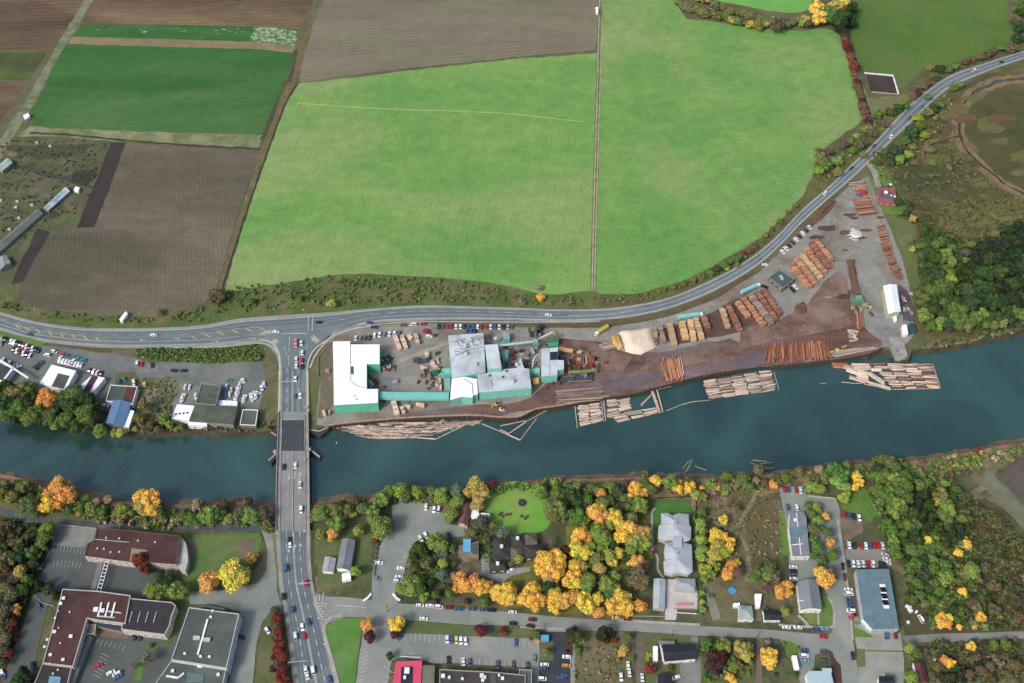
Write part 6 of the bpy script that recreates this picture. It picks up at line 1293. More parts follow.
# wood on the right bank above the river, individual crowns
T(Q3, "260,180,24,d 300,200,24,g 330,215,24,d 270,220,22,g 230,200,20,d 210,150,20,d 350,240,20,g 320,260,22,l 300,290,24,g 340,290,20,l 350,310,18,l 270,290,24,d 260,260,22,d 230,250,20,d 215,230,18,g 245,350,34,d 280,370,28,d 235,390,26,d 330,350,24,g 345,385,26,l 330,410,24,g 360,400,20,d 290,410,24,g 300,440,24,g 270,450,26,g 240,440,22,g 330,450,22,d 280,490,26,d 310,500,24,g 340,490,30,d 380,500,28,d 370,530,28,g 340,540,26,g 400,540,26,g 320,560,28,d 360,570,28,g 260,540,24,d 210,545,22,l 205,575,22,l 230,570,20,g 300,590,20,l 285,615,20,l 250,620,22,g 330,610,24,d 380,600,26,g 410,580,24,g 200,500,18,g 190,460,18,g 220,480,20,g 420,300,16,l 395,280,16,d 400,320,20,d 150,200,12,g 160,240,12,v 190,225,12,g 160,90,14,a 90,10,16,d 140,20,14,d 100,60,12,g 130,60,14,d", 'in the bright front of the right bank wood', 'right bank wood trees', big=True)
T(Q3, "500,240,34,k 550,230,34,k 600,220,36,k 650,200,36,k 690,180,30,k 690,230,30,k 480,280,30,k 530,290,30,d 600,280,34,k 650,270,34,k 440,330,30,k 430,380,32,k 480,360,34,d 530,360,34,d 580,350,34,d 630,340,34,k 680,330,32,d 690,290,24,g 440,440,34,d 490,430,34,d 540,430,34,d 590,420,34,k 640,410,34,d 690,400,32,k 450,500,32,d 500,500,34,k 550,500,34,d 600,490,34,k 650,490,34,k 690,480,28,d 470,570,28,g 500,560,24,l 540,570,26,d 580,570,26,d 620,550,28,d 660,550,26,g 690,560,22,g 440,600,24,g 600,600,20,e 560,610,18,e 420,260,18,n 450,220,18,e 560,170,20,e 600,140,22,d 640,150,22,k 680,130,24,k 420,200,14,n 350,180,12,n 430,620,20,e 640,590,16,d 520,610,18,g", 'in the dark back of the right bank wood', 'right bank wood trees', big=True)
# ------------------------------------------------------------------ masses nobody could count
def mass(name, label, cat, polys, dens, rr, cols, cz=.6, nq=60, q=.2, lay=0, dk=1.0):
    V = []; F = []; C = []; nv = 0
    for poly in polys:
        xs = [p[0] for p in poly]; ys = [p[1] for p in poly]
        A = abs(sum(poly[i][0]*poly[(i+1) % len(poly)][1]-poly[(i+1) % len(poly)][0]*poly[i][1] for i in range(len(poly))))/2
        n = int(A*dens); k = 0; tries = 0
        while k < n and tries < n*30:
            tries += 1; x, y = random.uniform(min(xs), max(xs)), random.uniform(min(ys), max(ys)); ins = False; j = len(poly)-1
            for i in range(len(poly)):
                if (poly[i][1] > y) != (poly[j][1] > y) and x < (poly[j][0]-poly[i][0])*(y-poly[i][1])/(poly[j][1]-poly[i][1])+poly[i][0]: ins = not ins
                j = i
            if not ins: continue
            k += 1; r_ = random.uniform(*rr); Q, Fq, lob = leafcloud(3, nq, q, .8, random.randrange(10**6)); p = P(x, y, 0)
            Q = Q*np.array([r_, r_, r_*.8])+np.array([p.x, p.y, r_*cz]); Q[:,2] = np.maximum(Q[:,2], .02)
            V.append(Q); F.append(Fq+nv); nv += len(Q)
            c = TC[random.choice(cols)]; c = lin(tuple(v*1.04*dk+random.uniform(-6,6) for v in c)); C.append(np.tile(np.array([min(1, v*1.2) for v in c[:3]]+[1.0]), (len(Q),1)))
    V = np.concatenate(V); F = np.concatenate(F); C = np.concatenate(C)
    me = bpy.data.meshes.new(name); me.vertices.add(len(V)); me.vertices.foreach_set('co', V.ravel().astype(np.float32))
    me.loops.add(F.size); me.loops.foreach_set('vertex_index', F.ravel().astype(np.int32)); me.polygons.add(len(F)); me.polygons.foreach_set('loop_start', np.arange(0, F.size, 4, dtype=np.int32))
    me.update(calc_edges=True); a = me.color_attributes.new('tint', 'FLOAT_COLOR', 'POINT'); a.data.foreach_set('color', C.ravel().astype(np.float32)); me.materials.append(FOLA)
    o = bpy.data.objects.new(name, me); COL.objects.link(o); return stuff(o, label, cat)
def band(px, d0, d1): return [(x, y+d0) for x, y in px]+[(x, y+d1) for x, y in reversed(px)]
SBv = [p for p in SB if -40 <= p[0] <= 1024]
mass('bank_scrub', 'tangled green and brown scrub lining the south river bank', 'scrub', [band([p for p in SBv if p[0] <= 275], 6, 24), band([p for p in SBv if 312 <= p[0] <= 475], 3, 14), band([p for p in SBv if 470 <= p[0] <= 570], 1, 8), band([p for p in SBv if 560 <= p[0] <= 780], 7, 17), band([p for p in SBv if p[0] >= 780], 3, 17)], .10, (.7,3.2), 'egbetgegl', nq=50, q=.24)
mass('bank_scrub', 'low dull scrub lining the north river bank by the car yards', 'scrub', [band([p for p in NB if -40 <= p[0] <= 275], -10, 0), [(915,346),(960,338),(1024,322),(1024,332),(960,345),(925,350)]], .08, (1.0,2.2), 'egnbd', nq=50, q=.24)
mass('verge_scrub', 'rough green scrub along the field side of the highway', 'scrub', [[(222,290),(330,276),(440,278),(540,297),(600,297),(668,290),(710,273),(745,254),(760,243),(748,258),(710,280),(668,296),(629,303),(600,306),(540,306),(440,302),(330,306),(240,312),(213,316)], [(0,302),(60,314),(150,319),(205,308),(200,322),(130,324),(60,320),(0,308)]], .06, (.6,1.9), 'eggegne', nq=36, q=.28)
mass('island_scrub', 'dense green scrub on the long island beside the highway', 'scrub', [C7((30,228),(150,226),(300,226),(420,226),(560,212),(600,212),(600,275),(480,280),(360,286),(200,280),(80,270),(35,258))], .35, (.9,1.9), 'geggg', nq=36, q=.28)
mass('verge_scrub', 'mixed scrub between highway bend and marsh', 'scrub', [D5((60,520),(170,440),(290,340),(400,240),(420,260),(400,330),(370,420),(300,480),(240,560),(220,640),(190,683),(130,640),(90,560)), [(820,160),(864,126),(885,112),(905,98),(925,90),(880,132),(850,160),(815,190)]], .06, (.8,2.2), 'egdeln', nq=40, q=.26)
mass('marsh_scrub', 'olive tussocks and bushes scattered over the marsh', 'scrub', [Q3((240,60),(420,0),(703,20),(703,200),(480,260),(330,180)), D5((200,683),(300,500),(450,470),(560,600),(699,700),(699,900),(300,860))],   .06, (.7,2.2), 'eeegn', nq=36, q=.26, dk=.88)
mass('wood_undergrowth', 'dark undergrowth beneath the right bank wood', 'undergrowth', [Q3((200,130),(330,180),(440,220),(703,130),(703,570),(560,610),(420,640),(220,640),(180,430))], .10, (1.8,3.8), 'dgd', nq=50, q=.22)
mass('wood_undergrowth', 'leafy undergrowth in the lower right wood', 'undergrowth', [G2((60,190),(190,190),(330,280),(480,300),(500,420),(540,500),(530,683),(160,683),(90,500),(50,330)), G3((200,0),(500,0),(560,200),(620,430),(360,430),(300,330),(220,300))], .08, (1.2,3.2), 'dgge', nq=46, q=.24)
mass('thicket', 'brown leafless thicket in the lower right corner', 'thicket', [G2((480,320),(560,400),(680,480),(800,600),(800,683),(560,683),(500,500)), G3((480,0),(783,0),(783,430),(620,430),(560,200)), G3((330,490),(783,480),(783,683),(340,683))], .09, (1.0,2.8), 'eneeegdn', nq=34, q=.22, dk=.84)
mass('wood_undergrowth', 'rust and green undergrowth in the lower left wood', 'undergrowth', [[(0,520),(40,527),(52,532),(45,560),(34,590),(24,615),(8,655),(0,665)]], .07, (1.5,3.2), 'dnkdngd', nq=50, q=.22, dk=.86)
mass('garden_shrubs', 'mixed garden shrubbery around the town houses', 'shrubbery', [F3((180,350),(370,320),(370,560),(250,600),(180,560)), F3((450,260),(560,260),(560,420),(440,420)), [(572,512),(640,500),(650,560),(640,600),(580,600)], F7((300,210),(400,230),(380,330),(300,330)), F8((120,270),(420,280),(420,520),(120,520)), [(690,505),(715,505),(712,600),(698,600)]], .05, (.7,1.8), 'gdelg', nq=34, q=.28)
mass('meadow_scrub', 'dead stalks and brambles in the fenced meadow', 'scrub', [[(705,500),(780,495),(783,600),(760,590),(740,575),(720,590),(706,560)], F7((310,300),(560,320),(600,683),(310,683))], .05, (.5,1.4), 'ebten', nq=26, q=.3)
mass('boatyard_weeds', 'weeds and junk bushes at the west of the boatyard', 'weeds', [C7((60,360),(240,365),(190,470),(180,560),(100,610),(30,600),(10,500),(40,420))], .09, (.6,1.5), 'egeeb', nq=30, q=.28)

mass('farmyard_scrub', 'weeds and bushes around the farm at the left edge', 'scrub', [[(0,142),(60,138),(106,145),(95,185),(70,225),(40,232),(20,245),(0,240)]], .03, (.6,1.6), 'egneg', nq=30, q=.28, dk=.9)
# ------------------------------------------------------------------ vehicles
def car_protos():
    out = {}
    def body(prof, w, taper):
        m = MB()
        n = len(prof); V = []
        for sgn in (-1, 1):
            for x, z in prof: V.append((x, sgn*w/2*(taper if z > .8 else 1), z))
        m.v = V; m.f.append(tuple(range(n-1, -1, -1))); m.f.append(tuple(range(n, 2*n)))
        for i in range(n): j = (i+1) % n; m.f.append((i, j, n+j, n+i))
        return m
    for kind, L_, w, low, roof in (('car', 4.6, 1.85, [(-2.3,.3),(2.3,.3),(2.3,.7),(1.35,.88),(-1.9,.92),(-2.3,.8)], (-1.35,.75,1.42)),
                                   ('pickup', 5.4, 1.95, [(-2.7,.4),(2.7,.4),(2.7,.95),(1.5,1.05),(-2.7,1.05)], (-.5,1.0,1.75)),
                                   ('van', 5.0, 1.95, [(-2.5,.35),(2.5,.35),(2.5,.85),(1.9,1.0),(-2.4,1.05),(-2.5,.9)], (-2.1,1.2,1.95))):
        mb = body(low[::-1], w, 1.0); x0, x1, zr = roof; zb = .9 if kind == 'car' else 1.03
        # roof slab above the glass
        mb.box(((x0+x1)/2+(.0), 0, zr), (x1-x0-.3, w*.78, .07))
        g = MB(); n = 0
        a = [(x0-.35, w*.46), (x1+.55, w*.46)]; b = [(x0+.12, w*.39), (x1-.12, w*.39)]
        lo = [(a[0][0],-a[0][1],zb-.05),(a[1][0],-a[1][1],zb-.05),(a[1][0],a[1][1],zb-.05),(a[0][0],a[0][1],zb-.05)]
        hi = [(b[0][0],-b[0][1],zr-.04),(b[1][0],-b[1][1],zr-.04),(b[1][0],b[1][1],zr-.04),(b[0][0],b[0][1],zr-.04)]
        g.v = lo+hi; g.f = [(0,1,5,4),(1,2,6,5),(2,3,7,6),(3,0,4,7),(4,5,6,7)]
        wheel = MB().tube((0,-.11,0),(0,.11,0), .33, .33, 10)
        def me(m, nm, mat): x = bpy.data.meshes.new(nm); x.from_pydata(m.v, [], m.f); x.materials.append(mat); x.update(); return x
        if kind == 'pickup': 
            bed = MB().box((-1.75,0,1.06), (1.7,w*.8,.02))
            out[kind] = [('body', me(mb,'body',CARP)), ('windows', me(g,'windows',GLASS)), ('cargo_bed', me(bed,'cargo_bed',TYRE))]
        else: out[kind] = [('body', me(mb,'body',CARP)), ('windows', me(g,'windows',GLASS))]
        out[kind+'_w'] = me(wheel, 'wheel', TYRE)
    return out
CP = car_protos()
CC = {'w':((226,228,230),'white'),'s':((176,182,186),'silver'),'k':((40,44,50),'black'),'b':((62,92,130),'blue'),'B':((120,160,190),'light blue'),'r':((176,44,52),'red'),'m':((112,40,52),'maroon'),
      't':((70,138,140),'teal'),'g':((110,140,120),'green'),'y':((222,196,130),'yellow'),'o':((220,150,70),'orange'),'n':((120,96,84),'brown'),'d':((86,92,98),'dark grey'),'p':((214,150,150),'pink')}
def wdir(px, py, ang):
    a = P(px, py); b = P(px+math.cos(R(ang))*2, py+math.sin(R(ang))*2); d = b-a; return math.atan2(d.y, d.x)
NCAR = [0]
def car(px, py, ang, c, phrase, group='parked cars', kind='car', z=.3, parked=True, sc=1.0):
    """ang: direction of the long axis in the picture, 0 = along the row of pixels, 90 = down"""
    rz = wdir(px, py, ang); p = P(px, py, z+.5); NCAR[0] += 1
    e = empty('parked_'+kind if parked else kind, (p.x, p.y, z), rz+(math.pi if random.random() < .4 else 0)); e.scale = (sc, sc, sc)
    for nm, me in CP[kind]:
        o = bpy.data.objects.new(nm, me); COL.objects.link(o); o.parent = e
        if nm == 'body': k = random.uniform(.92,1.06); o.color = lin(tuple(min(255, v*k) for v in CC[c][0]), .9)
    hx = 1.4 if kind == 'car' else 1.65
    for sx in (-1,1):
        for sy in (-1,1):
            o = bpy.data.objects.new('wheel', CP[kind+'_w']); COL.objects.link(o); o.parent = e; o.location = (sx*hx, sy*.82, .33)
    reg(e, CC[c][1]+' '+kind, phrase, 'car' if kind == 'car' else kind, group, px, py)
def row(frame, a, b, cols, ang, phrase, kind='car', group=None, sc=1.0, z=.3):
    (x0,y0),(x1,y1) = frame(a)[0], frame(b)[0]; n = len(cols)
    for i, c in enumerate(cols):
        if c == '-': continue
        t = i/max(1, n-1); k = kind if kind != 'mix' else random.choice(['car','car','pickup','van'])
        car(x0+(x1-x0)*t, y0+(y1-y0)*t, ang+random.uniform(-3,3), c, phrase, group or 'cars '+phrase, k, z, True, sc)
def cars(frame, s, phrase, group='parked cars', parked=True, z=.3):
    for tok in s.split():
        a = tok.split(','); x, y = frame((float(a[0]), float(a[1])))[0]
        car(x, y, float(a[2]), a[3], phrase, group, {'v':'van','p':'pickup'}.get(a[4] if len(a) > 4 else '', 'car'), z, parked)
DA = 112
row(Z1, (12,262), (262,345), 'gkkwwkkrwkwkk', DA, 'in the upper dealership row', group='dealership cars')
row(Z1, (92,338), (204,380), 'kwmwkw', DA, 'in the second dealership row', group='dealership cars')
cars(Z1, "20,412,110,w 66,432,100,w 8,300,110,g 100,452,150,w 125,460,150,w 283,425,30,d 245,465,30,k 260,445,30,d", 'near the dealership at the left edge', 'dealership cars')
cars(Z1, "325,377,12,w,v 371,354,18,w,v", 'at the dealership exit', 'dealership cars')
row(Z1, (432,370), (572,410), 'rbttt', 20, 'in the teal row above the white showroom', group='showroom cars')
row(Z1, (410,414), (556,448), 'wwwwwwws', 125, 'in the white row above the white showroom', group='showroom cars')
row(Z1, (412,398), (500,418), 'ww', 125, 'in the white row above the white showroom', group='showroom cars')
row(C6, (408,322), (460,335), 'mwwm', 115, 'above the brown roofed workshop', group='workshop cars')
cars(C6, "625,290,90,w,v 645,293,90,r 693,298,80,k 610,374,70,w,v 612,392,70,w 565,362,60,t 540,372,60,b 658,385,80,y 160,305,30,d 185,285,30,d 480,480,10,w 478,510,10,m", 'around the flat workshop and its yard', 'workshop cars')
cars(C6, "135,155,12,b 700,160,4,w", 'driving on the western highway', 'cars on the road', False, .42)
cars(C7, "665,145,5,w", 'driving towards the junction', 'cars on the road', False, .42)
cars(C7, "435,408,90,b 460,412,90,m 437,430,90,b 450,366,10,t 515,368,60,w 200,322,5,k 245,322,5,k 300,440,80,w 610,385,80,w 600,400,80,w", 'in the boatyard above its roofs', 'boatyard cars')
cars(C8, "163,188,90,p 163,205,90,p 188,197,90,w 165,270,90,w 190,275,90,r 165,300,90,w 191,303,90,k 161,360,90,w 160,440,90,b 183,436,90,w 192,240,90,w", 'on the approach north of the lift span', 'cars on the bridge road', False, .7)
cars(C8, "520,125,8,b,v 500,103,5,b 268,102,5,k", 'on the road right of the junction', 'cars on the road', False, .42)
row(C8, (436,174), (500,172), 'wgbk', 100, 'in the western mill parking row', group='mill cars')
row(C8, (522,160), (635,152), 'wwgwwb', 100, 'in the western mill parking row', group='mill cars')
cars(D1, "152,115,5,n 200,112,5,w,v 245,110,5,r 265,148,10,r 270,165,10,w", 'beside the highway west of the long mill row', 'mill cars')
row(D1, (313,120), (648,124), 'kbrmwwkbbwmrwbwksd', 92, 'in the long car row above the mill', group='mill cars')
row(D1, (440,140), (480,142), 'bbk', 92, 'just below the long car row at the mill', group='mill cars')
cars(D2, "220,68,5,w", 'driving past the mill on the highway', 'cars on the road', False, .42)
row(Q2, (165,672), (362,492), 'wwkmwkwkw', 45, 'in the parking row of the log yard', group='log yard cars')
cars(Q1, "845,332,10,w", 'at the log yard entrance beside the highway', 'log yard cars')
cars(Q2, "478,242,-48,w,v 668,60,-42,k", 'on the highway above the log yard', 'cars on the road', False, .42)
cars(D5, "166,428,-45,w,v 97,465,-42,k 90,497,-45,m 238,353,-45,k 288,308,-45,k 501,163,-18,w,v 610,128,-14,k", 'on the highway bend at upper right', 'cars on the road', False, .42)
cars(Q1, "842,445,20,k,p 985,460,50,k,p 1000,445,40,w", 'around the yard office', 'log yard cars')
cars(BR, "193,495,90,k 258,487,90,w 283,600,88,w", 'on the bridge deck over the river', 'cars on the bridge', False, 1.46)
cars(F2, "168,15,90,w 172,100,90,w,v", 'on the bridge deck over the river', 'cars on the bridge', False, 1.46)
cars(F2, "135,215,88,w 134,203,88,k 120,297,85,b,v", 'just south of the bridge', 'cars on the town road', False, 1.3)
cars(F2, "190,348,84,r 142,435,80,b 196,478,78,b 112,392,88,k", 'around the junction at the bridge foot', 'cars on the town road', False, .8)
cars(F2, "153,525,82,w,v 183,525,80,r 188,640,82,w 212,640,80,w,v 193,658,80,w 268,672,72,b 176,495,80,w", 'on the southern road at the bottom edge', 'cars on the town road', False, .4)
cars(F1, "357,535,30,k 440,515,60,w", 'between the gymnasium and the red hedge', 'school cars')
cars(F3, "152,135,10,w 170,135,10,w 255,168,95,w 292,180,95,w 313,178,98,w,v 230,312,60,w 254,298,60,w 362,300,60,k 42,423,5,w 30,495,20,g 140,448,5,w 132,487,5,w 122,507,5,w,v", 'in the riverside car park', 'car park cars')
cars(F3, "228,617,4,w 272,618,4,w 313,623,4,w,v 360,627,4,m 408,632,4,b 465,633,4,b 515,636,4,b 555,639,4,k 650,648,4,w", 'parked along the north kerb of the street', 'street cars')
cars(F3, "245,678,5,w 640,458,-20,w 590,385,60,w 705,316,80,w", 'near the lodge and the street', 'street cars')
row(F6, (553,280), (657,290), 'wbyww', 86, 'in the parking lot below the street', group='parking lot cars', z=.36)
cars(F6, "282,270,-50,t 943,300,88,b 645,408,88,w 682,412,88,d 560,398,88,k 930,425,90,d 1010,430,90,d 840,425,90,d", 'in the parking lot below the street', 'parking lot cars', z=.36)
cars(F6, "928,190,5,k", 'on the street beside the crimson trees', 'street cars')
cars(F7, "70,168,5,m 60,205,10,k 545,160,5,y 612,165,5,m", 'on the street near the golden row', 'street cars', False)
cars(F7, "140,424,2,w 135,447,5,b 125,505,3,w,v 265,380,3,w 264,430,3,o 255,487,5,b 82,390,90,g 235,500,5,b", 'in the dark parking lot at the bottom', 'dark lot cars', z=.36)
cars(F7, "887,498,-20,w 615,430,85,w 622,470,85,w 695,498,85,w 575,495,85,w", 'near the black roofed house', 'cars by black house')
cars(F8, "605,212,3,w 670,213,4,w 775,222,4,b 828,222,4,B", 'parked below the corner lawn', 'street cars')
cars(F8, "817,266,6,r", 'driving through the corner junction', 'cars on the road', False)
cars(F8, "708,345,4,b 705,374,4,w,v 712,402,4,B 820,350,4,d 820,405,4,d", 'in the corner parking lot', 'corner lot cars')
cars(F8, "983,375,80,k", 'driving down the side street', 'cars on the road', False)
row(RZ, (18,78), (82,82), 'rb-rw', 78, 'at the top of the side street lot', group='side street cars')
cars(RZ, "32,150,80,b 68,152,80,w", 'above the long grey stepped house', 'side street cars')
row(RZ, (255,180), (318,192), 'rbkw', 78, 'in the dirt lot by the side street', group='side street cars')
row(RZ, (278,302), (298,304), 'wk', 82, 'in the upper office car row', group='office cars')
row(RZ, (328,305), (412,304), 'rwbrrw', 82, 'in the upper office car row', group='office cars')
cars(RZ, "422,340,20,s 428,358,20,w 430,372,20,w", 'on the right edge of the office lot', 'office cars')
row(RZ, (275,376), (374,378), 'kwwwrw', 82, 'in the lower office car row', group='office cars')
row(RZ, (402,380), (420,380), 'kk', 82, 'in the lower office car row', group='office cars')
cars(RZ, "252,387,85,k 260,430,85,m 275,480,5,w 276,497,5,w,v 281,518,5,b 283,532,5,d 286,546,5,b 286,566,5,w,v 292,588,-30,r,p", 'along the kerb left of the slate roof', 'kerbside cars')
row(RZ, (53,390), (54,437), 'wkdw', 3, 'between the two grey houses', group='house lot cars')
cars(RS, "778,257,88,b,v 845,257,85,m 790,562,80,g 760,575,80,w", 'behind the slate roofed office', 'office cars')
cars(G3, "372,535,10,t,v 352,575,80,w 292,378,60,w,v", 'beside the gravel lane at lower right', 'lane cars')
cars(E8, "185,315,70,b 470,600,-20,r 530,633,-25,w 560,640,-25,w,v 565,655,-25,b 75,465,70,r 45,545,70,r 10,635,60,w 12,650,60,b 155,600,80,k 668,462,90,k 640,462,90,k", 'in the school yards', 'school cars')
cars(D6, "150,340,60,w 110,395,80,w 175,430,20,b", 'near the white warehouse', 'warehouse cars')
# trailers and trucks
def rig(px, py, ang, Ln, col, cabcol, label, cab=True, z=.45, name='semi_truck'):
    p = P(px, py, z+1.5); e = empty(name, (p.x, p.y, z), wdir(px, py, ang)); tag(e, label, 'truck' if cab else 'trailer')
    MB().box((0,0,2.1), (Ln,2.5,2.5)).build('trailer', PAINTO, e, color=lin(col))
    if cab:
        MB().box((Ln/2+1.6,0,1.6), (2.2,2.4,2.4), top=.9).build('cab', PAINTO, e, color=lin(cabcol)); MB().box((Ln/2+2.62,0,2.0), (.3,2.1,.8)).build('windscreen', GLASS, e)
    for x in ((-Ln/2+1.2),(-Ln/2+2.5),(Ln/2-1.5),(Ln/2+1.8)) if cab else ((-Ln/2+1.2),(Ln/2-1.2)):
        for y in (-1,1): MB().tube((x,y-.2,.5),(x,y+.2,.5), .5, .5, 10).build('wheel', TYRE, e)
    return e
rig(*D3((312,303))[0], -8, 15.5, (146,204,200), (232,232,228), 'teal trailer truck with white cab beside the yellow lumber stacks')
rig(*D3((588,180))[0], -24, 14, (146,204,200), (232,232,228), 'teal trailer truck with white cab beside the orange lumber stacks')
rig(*D2((470,135))[0], 147, 9.0, (190,180,84), (236,232,228), 'yellow dump truck with white cab near the sawdust pile')
rig(*F7((769,366))[0], 90, 8, (236,236,238), (0,0,0), 'white camper beside the black roofed house', False, .3, 'camper')
rig(*F8((654,418))[0], 78, 7.5, (240,240,242), (0,0,0), 'white camper parked in the corner lot', False, .3, 'camper')
rig(*F2((318,331))[0], 88, 4.6, (236,238,240), (0,0,0), 'left white van below the long grey house', False, .3, 'camper')
rig(*F2((333,328))[0], 88, 4.6, (236,238,240), (0,0,0), 'right white van below the long grey house', False, .3, 'camper')
# boats
def boat(px, py, ang, Ln, phrase, look='white motorboat', z=.35):
    p = P(px, py, z); e = empty('motorboat', p, wdir(px, py, ang)); m = MB(); w = Ln*.17
    out = [(-.5,-1),(.1,-1.05),(.35,-.7),(.5,0),(.35,.7),(.1,1.05),(-.5,1)]; m.prism([(x*Ln*.96, y*w*.8) for x, y in out], .0, .5, bottom=True); m.prism([(x*Ln, y*w) for x, y in out], .5, 1.0, bottom=True)
    m.build('hull', WHITE, e); MB().prism([(x*Ln*.8-.1*Ln*0, y*w*.7) for x, y in out], 1.0, 1.04).build('deck', gmat('boat_deck', (176,180,182)), e)
    MB().box((0,0,1.5), (Ln*.32, w*1.3, .9), top=.8).build('cabin', WHITE, e); MB().box((0,0,1.55), (Ln*.33, w*1.2, .35)).build('cabin_window', GLASS, e)
    reg(e, look, phrase, 'boat', 'boats in the boatyard', px, py)
for x, y, a, l in ((240,452,110,8),(252,400,105,5),(272,402,100,5),(300,440,95,5),(520,456,110,7.5),(556,448,80,8),(575,440,100,7),(488,440,-60,7),(495,412,-60,7),(500,392,-50,6),(510,372,-40,5),(462,415,90,5),(455,432,90,5),(580,425,5,6),(440,400,95,5)):
    boat(*C7((x,y))[0], a, l, 'stored ashore in the boatyard')
for x, y, a in ((155,410,-50),(175,430,60),(190,400,-30),(210,425,-60),(165,380,0),(200,378,10),(150,440,-60),(205,445,30),(160,495,80),(182,415,80)):
    q = P(*C7((x,y))[0], .3); o = MB().beam((-3,0,.25),(3,0,.25), .35, .35).beam((-1.5,-1,.2),(-1.5,1,.2), .25, .25).build('spar_trailer', METAL); o.location = q; o.rotation_euler = (0,0,wdir(*C7((x,y))[0], a)); reg(o, 'pale metal spar', 'lying in the weeds west of the boatyard', 'spar', 'spars in the weeds', *C7((x,y))[0])
# ------------------------------------------------------------------ lumber
def bundle_me():
    m = MB()
    for k in range(3):
        for j in range(2): m.box((0, (j-.5)*1.28, .55+k*.98), (3.7-random.uniform(0,.3), 1.2, .86))
        m.box((0,0,.08+k*.98), (.12,2.4,.12)).box((1.4,0,.08+k*.98), (.12,2.4,.12)).box((-1.4,0,.08+k*.98), (.12,2.4,.12))
    me = bpy.data.meshes.new('lumber_bundle'); me.from_pydata(m.v, [], m.f); me.materials.append(WOODO); return me
BM = [bundle_me() for _ in range(4)]
LC = {'y':((214,180,128),'yellow lumber pack'),'t':((196,168,132),'tan lumber pack'),'r':((158,112,92),'reddish brown lumber pack'),'o':((192,142,108),'orange brown lumber pack'),'g':((158,140,122),'weathered grey lumber pack'),'w':((224,196,172),'fresh cream lumber pack')}
def packs(frame, a, b, w, c, phrase, group, sz=1.0, z=.3):
    (x0,y0),(x1,y1) = frame(a)[0], frame(b)[0]; A_, B_ = P(x0,y0,z), P(x1,y1,z); d = B_-A_; Ln = d.length; n = max(1, round(Ln/(2.35*sz)))
    wm = w/frame.s*mpp(y0)
    for i in range(n):
        p = A_.lerp(B_, (i+.5)/n); ph = px_of(p); p = P(ph[0], ph[1], z+1.5*sz); o = bpy.data.objects.new('lumber_bundle', random.choice(BM)); COL.objects.link(o); o.location = (p.x+random.uniform(-.25,.25), p.y+random.uniform(-.2,.2), z)
        o.rotation_euler = (0,0,math.atan2(d.y, d.x)+math.pi/2+random.uniform(-.05,.05)); o.scale = (wm/3.7*random.uniform(.95,1.04), sz*random.uniform(.78,.86), sz*random.choice([.7,.95,1,1.05]))
        k = random.uniform(.88,1.12); o.color = lin(tuple(min(255, v*k) for v in LC[c][0]))
        reg(o, LC[c][1], phrase, 'lumber pack', group, ph[0], ph[1])
g = 'lumber packs in the yard'
for a, b_, w, c in (((225,338),(248,432),26,'t'),((282,328),(300,405),30,'y'),((318,318),(335,412),26,'y'),((345,312),(372,408),26,'t'),((378,300),(400,360),26,'r')): packs(D3, a, b_, w, c, 'beside the first teal truck', g)
for a, b_, w, c in (((462,262),(492,352),22,'t'),((492,252),(548,368),24,'r'),((534,236),(588,306),24,'o'),((562,218),(658,345),24,'o'),((594,202),(692,340),28,'g'),((622,190),(712,322),24,'r'),((650,182),(729,295),22,'r')): packs(D3, a, b_, w, c, 'beside the second teal truck', g)
for a, b_, w, c in (((152,280),(208,350),15,'o'),((166,262),(224,338),15,'o'),((181,248),(240,322),15,'t'),((196,234),(252,306),15,'o'),((210,216),(266,292),15,'r'),((222,208),(276,270),13,'o')): packs(D4, a, b_, w, c, 'in stacks by the yard office', g)
for a, b_, w, c in (((462,130),(498,215),26,'w'),((505,130),(535,210),26,'w'),((545,128),(572,150),24,'w'),((590,120),(610,180),24,'w'),((455,540),(478,618),32,'w'),((505,570),(520,610),24,'w'),((600,548),(650,566),16,'w'),((525,568),(560,572),14,'w')):
    packs(M1, a, b_, w, c, 'among cream packs around the mill asphalt', 'fresh lumber packs')
for a, b_, w, c in (((655,232),(672,262),24,'w'),((690,290),(738,345),22,'w'),((730,265),(738,300),10,'w'),((625,325),(670,330),10,'w'),((745,395),(752,470),12,'w'),((390,325),(400,342),16,'w'),((415,315),(430,335),14,'w'),((305,415),(330,440),18,'w'),((20,595),(28,630),20,'w'),((55,592),(62,620),12,'t'),((640,345),(650,380),10,'t'),((680,350),(690,400),10,'r'),((375,240),(382,265),9,'r')): packs(M1, a, b_, w, c, 'scattered around the mill asphalt', 'fresh lumber packs', .8)
for a, b_, w, c in (((155,355),(165,400),18,'g'),((180,345),(200,420),22,'g'),((150,400),(170,430),14,'r')): packs(D3, a, b_, w, c, 'next to the sawdust pile', g, .9)
